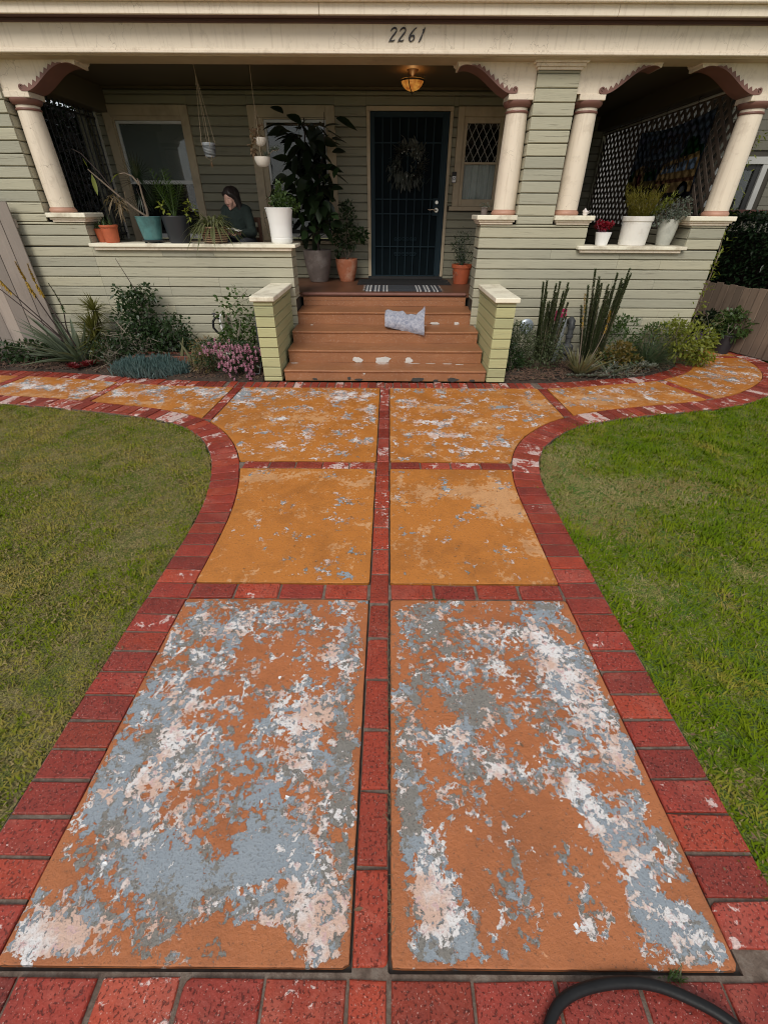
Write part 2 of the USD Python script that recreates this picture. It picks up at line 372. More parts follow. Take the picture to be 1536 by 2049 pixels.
paint('garage_pale', (.45, .45, .44), .08, 4, .7, .1)
paint('redwood', (.10, .032, .022), .25, 10, .65, .2)
paint('joint_dark', (.062, .05, .042), .35, 30, .95, .5)
def wood_fence(name, a, b, dirt):
    g = G(); p = g.pos()
    col = g.mix(g.noise(g.mp(p, (10, 10, .8)), 3, 8, .65), a, b)
    col = g.mix(1.0, col, g.ramp(g.rnd(), [(0, (.72,) * 3), (1, (1.22, 1.2, 1.18))]), 'multiply')
    col = g.mix(g.step(g.noise(g.mp(p, (3, 3, .9)), 2.1, 8, .65), .55, .75), col, dirt)
    knot = g.step(g.vor(g.mp(p, (5, 5, 1.6)), 2.1), .13, .05)
    col = g.mix(g.math('multiply', knot, .75), col, (.06, .04, .03))
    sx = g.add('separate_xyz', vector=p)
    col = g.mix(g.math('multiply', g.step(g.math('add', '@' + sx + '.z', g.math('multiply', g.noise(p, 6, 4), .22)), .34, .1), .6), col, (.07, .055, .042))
    g.pbr(name, col, .8, g.bump(g.noise(g.mp(p, (30, 30, 1.5)), 3, 6, .65), .5, .006))
wood_fence('fence_grey', (.34, .285, .245), (.24, .205, .18), (.20, .165, .145))
wood_fence('fence_brown', (.21, .155, .115), (.145, .10, .072), (.10, .07, .05))
# bricks: worn red paint over clay, white scuffs that differ from brick to brick
def brickmat(name, c1, c2, white):
    g = G(); p = g.pos(); r = g.rnd()
    off = g.mix(1.0, p, g.mix(1.0, (5.3, 9.1, 3.7), r, 'multiply'), 'add')
    col = g.mix(g.step(g.noise(off, 14, 8, .68), .36, .64), c1, c2)
    col = g.mix(1.0, col, g.ramp(r, [(0, (.70, .68, .68)), (.5, (1, 1, 1)), (1, (1.2, 1.22, 1.2))]), 'multiply')
    sx = g.add('separate_xyz', vector=p)
    farth = g.math('multiply', g.step('@' + sx + '.y', 1.7, 3.2), -.055)
    th = g.math('add', g.ramp(r, [(0, (.70,) * 3), (.3, (.66,) * 3), (.37, (.585,) * 3), (.52, (.66,) * 3), (.8, (.60,) * 3), (.95, (.55,) * 3), (.955, (.49,) * 3), (1, (.53,) * 3)]), farth)
    mixn = g.math('add', g.math('multiply', g.noise(off, 9, 6, .6, .4), .55), g.math('multiply', g.noise(off, 42, 9, .7, .6), .45))
    sc = g.step(g.math('subtract', mixn, th), 0.0, .015)
    pale = g.step(g.math('subtract', g.noise(off, 6, 11, .7, .4), th), -.10, .03)
    col = g.mix(g.math('multiply', pale, .24), col, (.48, .15, .10))
    col = g.mix(g.math('multiply', sc, white), col, (.66, .52, .48))
    pits = g.step(g.noise(g.mp(p, (1.15, 1, 1)), 105, 4, .68), .575, .63)
    col = g.mix(g.math('multiply', pits, .6), col, (.05, .010, .007))
    dots = g.step(g.noise(p, 210, 2, .5), .66, .70); col = g.mix(g.math('multiply', dots, .6), col, (.6, .42, .36))
    h = g.math('add', g.math('multiply', pits, -1.0), g.math('multiply', g.noise(p, 60, 6, .6), .9))
    rgh = g.ramp(g.noise(off, 5, 4), [(.4, (.42,) * 3), (.6, (.62,) * 3)])
    g.pbr(name, col, rgh, g.bump(h, .8, .006))
brickmat('brick_red', (.31, .031, .015), (.225, .023, .012), .85)
brickmat('brick_rust', (.36, .042, .014), (.26, .029, .011), .85)
brickmat('brick_plum', (.29, .031, .016), (.21, .024, .013), .8)
g = G(); p = g.pos()
g.pbr('mortar', g.ramp(g.noise(p, 28, 8, .7), [(.3, (.07, .048, .035)), (.5, (.14, .10, .076)), (.7, (.22, .18, .145))]), .92, g.bump(g.noise(p, 120, 5, .7), .8, .006))
# old layered paint on concrete; "wear" = (paint lost, white left, bare concrete), "fade" = thin sun-bleached paint
def old_paint(name, base, base2, thin, s1, s2, kA, kB):
    g = G(); p = g.pos()
    at = g.add('attribute', attribute='wear'); se = g.add('separate_color', color=f'@{at}.color')
    fa = '@' + g.add('attribute', attribute='fade') + '.fac'
    A, B, C = f'@{se}.r', f'@{se}.g', f'@{se}.b'
    warp = g.mix(.045, p, '@' + g.add('noise_texture', vector=p, scale=14.0, detail=6.0, roughness=.65) + '.color', 'add')
    def two(lo, s1, s2, k, chip):
        q = g.mp(warp, lo=lo)
        v = g.math('add', g.math('multiply', g.noise(q, s1, 5, .6, .15), 1 - k), g.math('multiply', g.noise(q, s2, 9, .7, .1), k))
        ch = g.add('separate_color', color=g.vor(q, 62, 'color')); v = g.math('add', v, g.math('multiply', g.math('subtract', f'@{ch}.r', .5), chip))
        return g.math('add', g.math('multiply', g.math('subtract', v, .5), 2.0), .5)
    nA = two((0, 0, 0), s1, s2, kA, .08); nB = two((13, 5, 0), s1 * 1.7, s2 * 1.5, kB, .10); nC = two((3, 17, 0), 9, 40, .5, .04)
    nD = g.noise(g.mp(warp, lo=(9, 1, 0)), 7, 9, .66)
    a = g.math('subtract', g.math('add', nA, A), .5)
    lost = g.step(a, 0., .006)
    rim = g.math('multiply', g.step(a, .05, .0), .14)
    white = g.step(g.math('subtract', g.math('add', g.math('add', nB, B), rim), .53), 0., .012)
    bare = g.step(g.math('subtract', g.math('add', nC, C), .53), 0., .02)
    fine = g.noise(p, 140, 5, .7)
    blue = g.mix(g.noise(p, 16, 8, .7), (.235, .275, .315), (.31, .345, .375))
    blue = g.mix(g.math('multiply', g.step(fine, .54, .62), .6), blue, (.13, .13, .13))
    conc = g.mix(g.noise(p, 30, 9, .75), (.155, .145, .125), (.27, .25, .225))
    conc = g.mix(g.math('multiply', g.step(fine, .53, .62), .65), conc, (.06, .055, .05))
    under = g.mix(bare, blue, conc)
    wcol = g.mix(g.step(nD, .44, .56), (.74, .71, .695), (.62, .42, .33))
    wcol = g.mix(g.step(g.noise(p, 34, 10, .72), .55, .60), wcol, (.60, .40, .385))
    wcol = g.mix(g.math('multiply', g.step(fine, .55, .62), .6), wcol, (.33, .25, .22))
    und = g.mix(white, under, wcol)
    org = g.mix(g.noise(p, 4.5, 8, .65), base, base2)
    fz = g.step(g.math('subtract', g.math('add', two((1, 29, 0), 8, 36, .5, .03), fa), .56), 0., .03)
    org = g.mix(g.math('multiply', fz, .8), org, thin)
    st1 = g.step(g.noise(g.mp(warp, lo=(7, 3, 1)), 3.2, 10, .7, .2), .48, .62); org = g.mix(g.math('multiply', st1, .45), org, lite(base2, .62))
    st2 = g.step(g.noise(g.mp(warp, lo=(2, 8, 5)), 12, 11, .74, .2), .52, .62); org = g.mix(g.math('multiply', st2, .30), org, lite(base, .55))
    spk = g.step(g.noise(p, 85, 5, .72), .585, .63)
    org = g.mix(g.math('multiply', spk, .62), org, (.10, .05, .025))
    col = g.mix(lost, org, und)
    h = g.math('add', g.math('multiply', g.math('subtract', 1.0, lost), 1.0), g.math('multiply', g.math('multiply', white, lost), .75))
    h = g.math('add', h, g.math('multiply', g.noise(p, 70, 8, .72), 1.0))
    rough = g.mix(lost, (.46,) * 3, (.7,) * 3)
    g.pbr(name, col, rough, g.bump(h, .9, .006))
old_paint('old_paint_near', (.46, .155, .052), (.385, .120, .036), (.60, .30, .15), 8.0, 36, .47, .55)
old_paint('old_paint_far', (.53, .195, .032), (.44, .148, .022), (.62, .34, .16), 5.5, 27, .42, .5)
# turf and grass
def grassmat(name, c1, c2, dry, amt):
    g = G(); p = g.pos(); i = g.isl()
    c = g.mix(g.step(g.noise(p, 3.2, 6, .65), .35, .65), c1, c2)
    d = g.step(g.math('add', g.noise(p, 2.1, 9, .7, .4), g.math('multiply', g.noise(p, 38, 3), .35)), amt, amt + .14)
    c = g.mix(d, c, dry)
    c = g.mix(1.0, c, g.ramp(i, [(0, (.4,) * 3), (.6, (1.0,) * 3), (.8, (1.3, 1.25, 1.05)), (.9, (1.6, 1.45, 1.2)), (1, (2.6, 2.1, 1.9))]), 'multiply')
    b = g.add('principled_bsdf', base_color=c, roughness=.85, specular_ior_level=.08); t = g.add('translucent_bsdf', color=g.mix(1.0, c, (1.2, 1.35, .6), 'multiply'))
    g.done(name, g.add('mix_closure', fac=.2, closure1='@' + b + '.BSDF', closure2='@' + t + '.BSDF') + '.closure')
grassmat('grass_olive', (.24, .385, .010), (.48, .53, .03), (.80, .64, .17), .62)
grassmat('grass_green', (.23, .40, .010), (.44, .56, .02), (.80, .66, .13), .72)
leafmat('clipping', (.34, .26, .09), (.54, .43, .18), .1, .9)
grassmat('grass_straw', (.80, .66, .25), (.80, .70, .36), (.64, .50, .2), .6)
for nm_, a_, b_ in (('turf', (.13, .15, .02), (.27, .22, .085)), ('turf_green', (.10, .18, .016), (.24, .24, .05))):
    g = G(); p = g.pos(); fz_ = g.noise(p, 150, 3, .6)
    c_ = g.mix(g.step(g.noise(p, 9, 9, .72), .42, .6), a_, b_); c_ = g.mix(1.0, c_, g.ramp(fz_, [(.35, (.35,) * 3), (.55, (1.1,) * 3), (.65, (1.6,) * 3)]), 'multiply')
    g.pbr(nm_, c_, .95, g.bump(g.math('add', fz_, g.noise(p, 25, 5, .7)), 1.0, .02))
g = G(); p = g.pos()
g.pbr('garden_soil', g.ramp(g.noise(p, 22, 8, .72), [(.3, (.018, .012, .009)), (.55, (.045, .03, .02)), (.75, (.09, .06, .045))]), .95, g.bump(g.noise(p, 35, 7, .7), 1.0, .02))
# leaves
leafmat('leaf_dark', (0.029, 0.064, 0.019), (0.051, 0.099, 0.029), .22)
leafmat('leaf_deep', (.011, .023, .008), (.021, .040, .012), .2, .4)
leafmat('leaf_mid', (0.072, 0.136, 0.032), (0.120, 0.192, 0.048), .3)
leafmat('leaf_lime', (0.256, 0.320, 0.040), (0.416, 0.432, 0.064), .35)
leafmat('leaf_yellow', (.26, .22, .025), (.34, .30, .05), .35)
leafmat('leaf_spider', (.16, .19, .07), (.30, .30, .15), .3)
leafmat('aloe_grey', (.17, .22, .14), (.25, .30, .20), .12, .5)
leafmat('aloe_tan', (0.208, 0.224, 0.099), (0.320, 0.272, 0.136), .12, .5)
leafmat('senecio_blue', (0.120, 0.216, 0.216), (0.184, 0.296, 0.280), .12, .5)
leafmat('dracaena_olive', (.15, .165, .035), (.24, .22, .055), .25)
leafmat('rosemary_green', (.10, .145, .062), (.17, .20, .095), .15)
leafmat('leaf_sage', (0.136, 0.168, 0.128), (0.208, 0.240, 0.184), .2)
leafmat('succ_red', (.22, .012, .018), (.32, .03, .035), .2)
leafmat('succ_gold', (.20, .135, .022), (.25, .19, .05), .2)
leafmat('succ_mint', (.17, .21, .15), (.27, .26, .20), .2)
leafmat('grass_blue', (0.072, 0.120, 0.064), (0.136, 0.184, 0.096), .2)
leafmat('flower_pink', (.70, .20, .38), (.78, .46, .56), .3)
leafmat('flower_crimson', (.42, .012, .035), (.52, .03, .06), .3)
leafmat('flower_gold', (.70, .36, .012), (.62, .44, .03), .25)
leafmat('dry_straw', (.27, .20, .12), (.36, .26, .15), .2, .8)
leafmat('dry_rose', (.35, .19, .13), (.30, .20, .09), .2, .8)
leafmat('wreath_leaf', (.13, .145, .12), (.20, .21, .18), .1)
leafmat('hedge_leaf', (0.016, 0.038, 0.018), (0.035, 0.070, 0.026), .15, .35)
# glass
g = G(); fr = g.add('fresnel', IOR=1.5); tr = g.add('transparent_bsdf', color=(.9, .93, .92)); gl = g.add('glossy_bsdf', color=(1, 1, 1), roughness=.01)
g.done('pane', g.add('mix_closure', fac=f'@{fr}.fac', closure1=f'@{tr}.BSDF', closure2=f'@{gl}.BSDF') + '.closure')
g = G(); g.pbr('jar_glass', (.75, .8, .8), .05, transmission_weight=1.0, ior=1.45)
g = G(); p = g.pos()
g.pbr('amber_glass', (.55, .24, .07), .35, emission_color=g.ramp(g.noise(p, 14, 5, .6, .6), [(.40, (.45, .10, .01)), (.62, (1., .46, .08))]), emission_strength=.32)
g = G(); p = g.pos()
g.pbr('basket_weave', g.ramp('@' + g.add('wave_texture', vector=g.mp(p, (1, 1, 1)), wave_type='bands', bands_direction='z', scale=14.0, distortion=1.6, detail=3.0) + '.fac', [(.1, (.05, .028, .018)), (.5, (.22, .13, .075)), (.9, (.40, .27, .17))]), .85, g.bump(g.noise(g.mp(p, (40, 40, 15)), 2, 5, .6), .8, .01))
g = G(); p = g.obj()
fl = g.vor(p, 34); f2 = g.noise(p, 30, 6, .7, .8)
rug = g.mix(g.step(f2, .46, .54), (.27, .28, .34), (.37, .375, .43)); rug = g.mix(g.math('multiply', g.step(fl, .26, .14), .7), rug, (.50, .49, .52)); rug = g.mix(g.step(g.noise(p, 16, 8, .7, 1.), .55, .6), rug, (.21, .225, .29))
g.pbr('rolled_rug', rug, .95, g.bump(g.noise(p, 180, 4, .7), .9, .006), sheen_weight=.2)
g = G(); at = g.add('attribute', attribute='print')
b = g.add('diffuse_bsdf', color=f'@{at}.color'); t = g.add('translucent_bsdf', color=f'@{at}.color')
g.done('banner_cloth', g.add('mix_closure', fac=.82, closure1=f'@{b}.BSDF', closure2=f'@{t}.BSDF') + '.closure')
g = G(); at = g.add('attribute', attribute='print')
g.pbr('doormat_cloth', f'@{at}.color', .95)
# ================================================================ the ground and the walkway
ground = solo('ground', ([(-30, -25, -.06), (30, -25, -.06), (30, 40, -.06), (-30, 40, -.06)], [(0, 1, 2), (0, 2, 3)]), 'turf', kind='structure', smooth=False)
Y0 = .242
def smooth_line(pts, step=.05):
    p = np.asarray(pts, float); s = np.r_[0, np.cumsum(np.linalg.norm(np.diff(p, axis=0), axis=1))]
    n = max(4, int(s[-1] / step)); u = np.linspace(0, s[-1], n)
    q = np.stack([CubicSpline(s, p[:, k])(u) for k in (0, 1)], 1)
    for _ in range(3): q[1:-1] = .25 * q[:-2] + .5 * q[1:-1] + .25 * q[2:]
    return q
L_IN = smooth_line([(-.998, -.05), (-.998, .45), (-.997, .95), (-.992, 1.45), (-.982, 1.95), (-.99, 2.3), (-1.016, 2.52), (-1.066, 2.766), (-1.144, 3.03), (-1.24, 3.25), (-1.386, 3.49), (-1.56, 3.69), (-1.85, 3.895), (-2.296, 4.06), (-2.86, 4.195), (-3.18, 4.265), (-3.99, 4.385), (-5.2, 4.52)])
R_IN = smooth_line([(.925, -.05), (.922, .45), (.918, .95), (.914, 1.45), (.914, 1.95), (.916, 2.3), (.922, 2.6), (.958, 2.88), (1.02, 3.11), (1.128, 3.34), (1.293, 3.56), (1.50, 3.755), (1.81, 3.945), (2.19, 4.08), (2.75, 4.225), (3.345, 4.375), (3.70, 4.53), (4.12, 4.815), (4.36, 5.035), (4.53, 5.26), (4.66, 5.52), (4.73, 5.77), (4.745, 6.05), (4.70, 6.3)])
U_IN = smooth_line([(-5.2, 5.06), (-4.47, 5.035), (-4.12, 5.01), (-3.51, 4.93), (-2.91, 4.81), (-2.31, 4.715), (-1.75, 4.682), (-1.0, 4.68), (0, 4.681), (1.0, 4.686), (1.75, 4.70), (2.21, 4.765), (2.69, 4.875), (3.07, 4.97), (3.32, 5.09), (3.61, 5.28), (3.79, 5.455), (3.90, 5.64), (3.97, 5.95), (4.0, 6.3)])
def normals(q):
    t = nrm(np.gradient(q, axis=0)); return np.stack([-t[:, 1], t[:, 0]], 1)
BW = .2
L_OUT, R_OUT, U_OUT = L_IN + normals(L_IN) * BW, R_IN - normals(R_IN) * BW, U_IN + normals(U_IN) * .183
walk = thing('walkway', kind='structure')
inner = Polygon(np.vstack([[(-.998, Y0)], L_IN[L_IN[:, 1] > Y0 + .02], U_IN, [(4.05, 7.5), (4.45, 7.3), (4.66, 6.5)], R_IN[::-1][R_IN[::-1][:, 1] > Y0 + .02], [(.924, Y0)]])).buffer(0)
def strip_x(y): return -.030 + .0055 * (y - .24)
strip = Polygon([(strip_x(Y0 - .02) - .05, Y0 - .02), (strip_x(4.7) - .05, 4.7), (strip_x(4.7) + .05, 4.7), (strip_x(Y0 - .02) + .05, Y0 - .02)])
rows = [(1.537, 1.645), (2.873, 2.980)]
rowp = [sbox(-1.3, a, 1.3, b) for a, b in rows]
DIV = [((-2.93, 4.95), (-3.04, 4.10), .095), ((-1.606, 4.74), (-1.656, 3.72), .1), ((1.71, 4.75), (1.742, 3.84), .1), ((3.14, 5.06), (3.405, 4.36), .105), ((-4.17, 5.1), (-4.32, 4.3), .1), ((3.95, 6.015), (4.82, 6.0), .1)]
def ribbon(a, b, w):
    return LineString([a, b]).buffer(w / 2, cap_style='flat')
divp = [ribbon(*d) for d in DIV]
cut = unary_union([strip, *rowp, *divp])
cells = [c for c in getattr(inner.difference(cut), 'geoms', [inner.difference(cut)]) if c.area > .02]
# dark base below everything, mortar below the bricks
Lb, Rb, Ub = (Polygon(np.vstack([i, o[::-1]])).buffer(0) for i, o in ((L_IN, L_OUT), (R_IN, R_OUT), (U_IN, U_OUT)))
bottom = sbox(-1.6, -.35, 1.6, .2365)
bricked = unary_union([Lb, Rb, Ub, bottom, cut.intersection(inner.buffer(.02))]).buffer(.001)
P('mortar_bed', prism(bricked.difference(unary_union([c.buffer(.004) for c in cells])).simplify(.003), -.05, -.0075), 'mortar', walk, smooth=False)
P('joint_bed', prism(unary_union([inner, Lb, Rb, Ub, bottom]).buffer(.002).simplify(.004), -.055, -.018), 'joint_dark', walk, smooth=False)
def near(p, poly_list): return any(q.contains(Point(p)) for q in poly_list)
brick_kinds = ['brick_red', 'brick_red', 'brick_rust', 'brick_plum']
n_brick, spare = [0], []
def brick(quad, seed):
    """One brick from its corners seen from above; edges worn round, some corners chipped, laid a little uneven."""
    r = np.random.default_rng(seed); q = np.asarray(quad, float) + r.normal(size=(4, 2)) * .0017
    if r.random() < .38:
        k = r.integers(0, 4); a, o, b = q[k - 1], q[k], q[(k + 1) % 4]; u, w = .006 + .014 * r.random(2); mid_ = o * .35 + .65 * ((o + (a - o) * u / np.linalg.norm(a - o)) + (o + (b - o) * w / np.linalg.norm(b - o))) / 2
        q = np.vstack([q[:k], o + (a - o) * u / np.linalg.norm(a - o), mid_, o + (b - o) * w / np.linalg.norm(b - o), q[k + 1:]])
    n = len(q); c = q.mean(0); tilt = r.normal(size=2) * .006; h = r.normal() * .0018
    def ring(f, z):
        w = c + (q - c) * (1 - f / np.maximum(np.linalg.norm(q - c, axis=1, keepdims=True), 1e-6)) if f else q
        return np.c_[w, z + h + (w - c) @ tilt]
    v = np.vstack([ring(0, -.045), ring(0, -.0065), ring(.0035, -.0018), ring(.010, .0), [[*c, .0004 + h]]])
    F = []
    for k in range(3):
        for j in range(n): a, b = k * n + j, k * n + (j + 1) % n; F += [(a, b, b + n), (a, b + n, a + n)]
    F += [(3 * n + j, 3 * n + (j + 1) % n, 4 * n) for j in range(n)]
    area = .5 * np.sum(q[:, 0] * np.roll(q[:, 1], -1) - np.roll(q[:, 0], -1) * q[:, 1])
    F = np.array(F)
    if area < 0: F = F[:, ::-1]
    D = np.hypot(*c)
    if n_brick[0] >= 300 or (c[0] < -4.6) or (c[1] > 5.2 and c[0] < 0) or abs(c[0]) > c[1] * 1.05 + 1.35: spare.append((v, F)); return
    n_brick[0] += 1
    P('brick', (v, F), brick_kinds[seed % 4] if abs(c[0]) > .2 else ('brick_rust' if c[1] < 2.9 else 'brick_plum') , walk, smooth=25)
seed = 100
def course(a, b, pitch, joint, start=0.0, skip=None):
    """Headers between two lines."""
    global seed
    mid = (a + b) / 2; s = np.r_[0, np.cumsum(np.linalg.norm(np.diff(mid, axis=0), axis=1))]; k = start
    while k + pitch < s[-1]:
        u = (k + joint / 2, k + pitch - joint / 2)
        ab = [np.array([np.interp(x, s, l[:, i]) for i in (0, 1)]) for l in (a, b) for x in u]
        seed += 1; k += pitch
        q = [ab[0], ab[1], ab[3], ab[2]]
        if skip is None or not skip(np.mean(q, 0)): brick(q, seed)
sL, sR = L_IN[:, 1].searchsorted(0), 0
m_ = L_IN[:, 1] > .226
course(L_IN[m_], L_OUT[m_], .1062, .0095, .012)
m_ = R_IN[:, 1] > .226
course(R_IN[m_], R_OUT[m_], .1062, .0095, .03)
mid_ = (np.abs(U_IN[:, 0]) < 1.75)
course(U_IN[U_IN[:, 0] <= -1.70], U_OUT[U_IN[:, 0] <= -1.70], .104, .010, .01)
course(U_IN[mid_], U_OUT[mid_], .0915, .012, .0)
course(U_IN[U_IN[:, 0] >= 1.70], U_OUT[U_IN[:, 0] >= 1.70], .104, .010, .0)
def run(a, b, w, pitch, joint, start=0.0):
    """Stretchers end to end along a line."""
    global seed
    a, b = np.asarray(a, float), np.asarray(b, float); Ln = np.linalg.norm(b - a); d = (b - a) / Ln; n = np.array([-d[1], d[0]]); k = start; pitch = Ln / max(1, round(Ln / pitch))
    while k < Ln - .02:
        u0, u1 = max(k, 0) + joint / 2, min(k + pitch, Ln) - joint / 2; seed += 1; k += pitch
        if u1 - u0 > .02: brick([a + d * u0 - n * w, a + d * u1 - n * w, a + d * u1 + n * w, a + d * u0 + n * w], seed)
hw = .0455
run((strip_x(.243), .243), (strip_x(4.67), 4.67), hw, .2115, .011)
for (a, b), (l, r) in zip(rows, ((-.985, .905), (-1.085, .955))):
    y = (a + b) / 2; h2 = (b - a) / 2 - .006
    run((strip_x(y) - .056, y), (l, y), h2, .2075, .011); run((strip_x(y) + .056, y), (r, y), h2, .2125, .011)
for (a, b, w), e in zip(DIV, ((.03, .05), (.066, .075), (.056, .075), (.09, .06), (.1, .1), (.02, .1))):
    a, b = np.array(a), np.array(b); d = (b - a) / np.linalg.norm(b - a)
    run(a + d * e[0], b - d * e[1], w / 2 - .006, .2, .011)
for k in range(-6, 7):
    if k == 0: x0, x1 = -.084, .016
    elif k < 0: x0, x1 = -.086 + .2085 * k, -.086 + .2085 * (k + 1)
    else: x0, x1 = .018 + .2105 * (k - 1), .018 + .2105 * k
    seed += 1; brick([(x0 + .005, .03), (x1 - .005, .03), (x1 - .005, .2275), (x0 + .005, .2275)], seed)
if spare: P('brick_run', cat(*spare), 'brick_red', walk, kind='stuff', smooth=25)
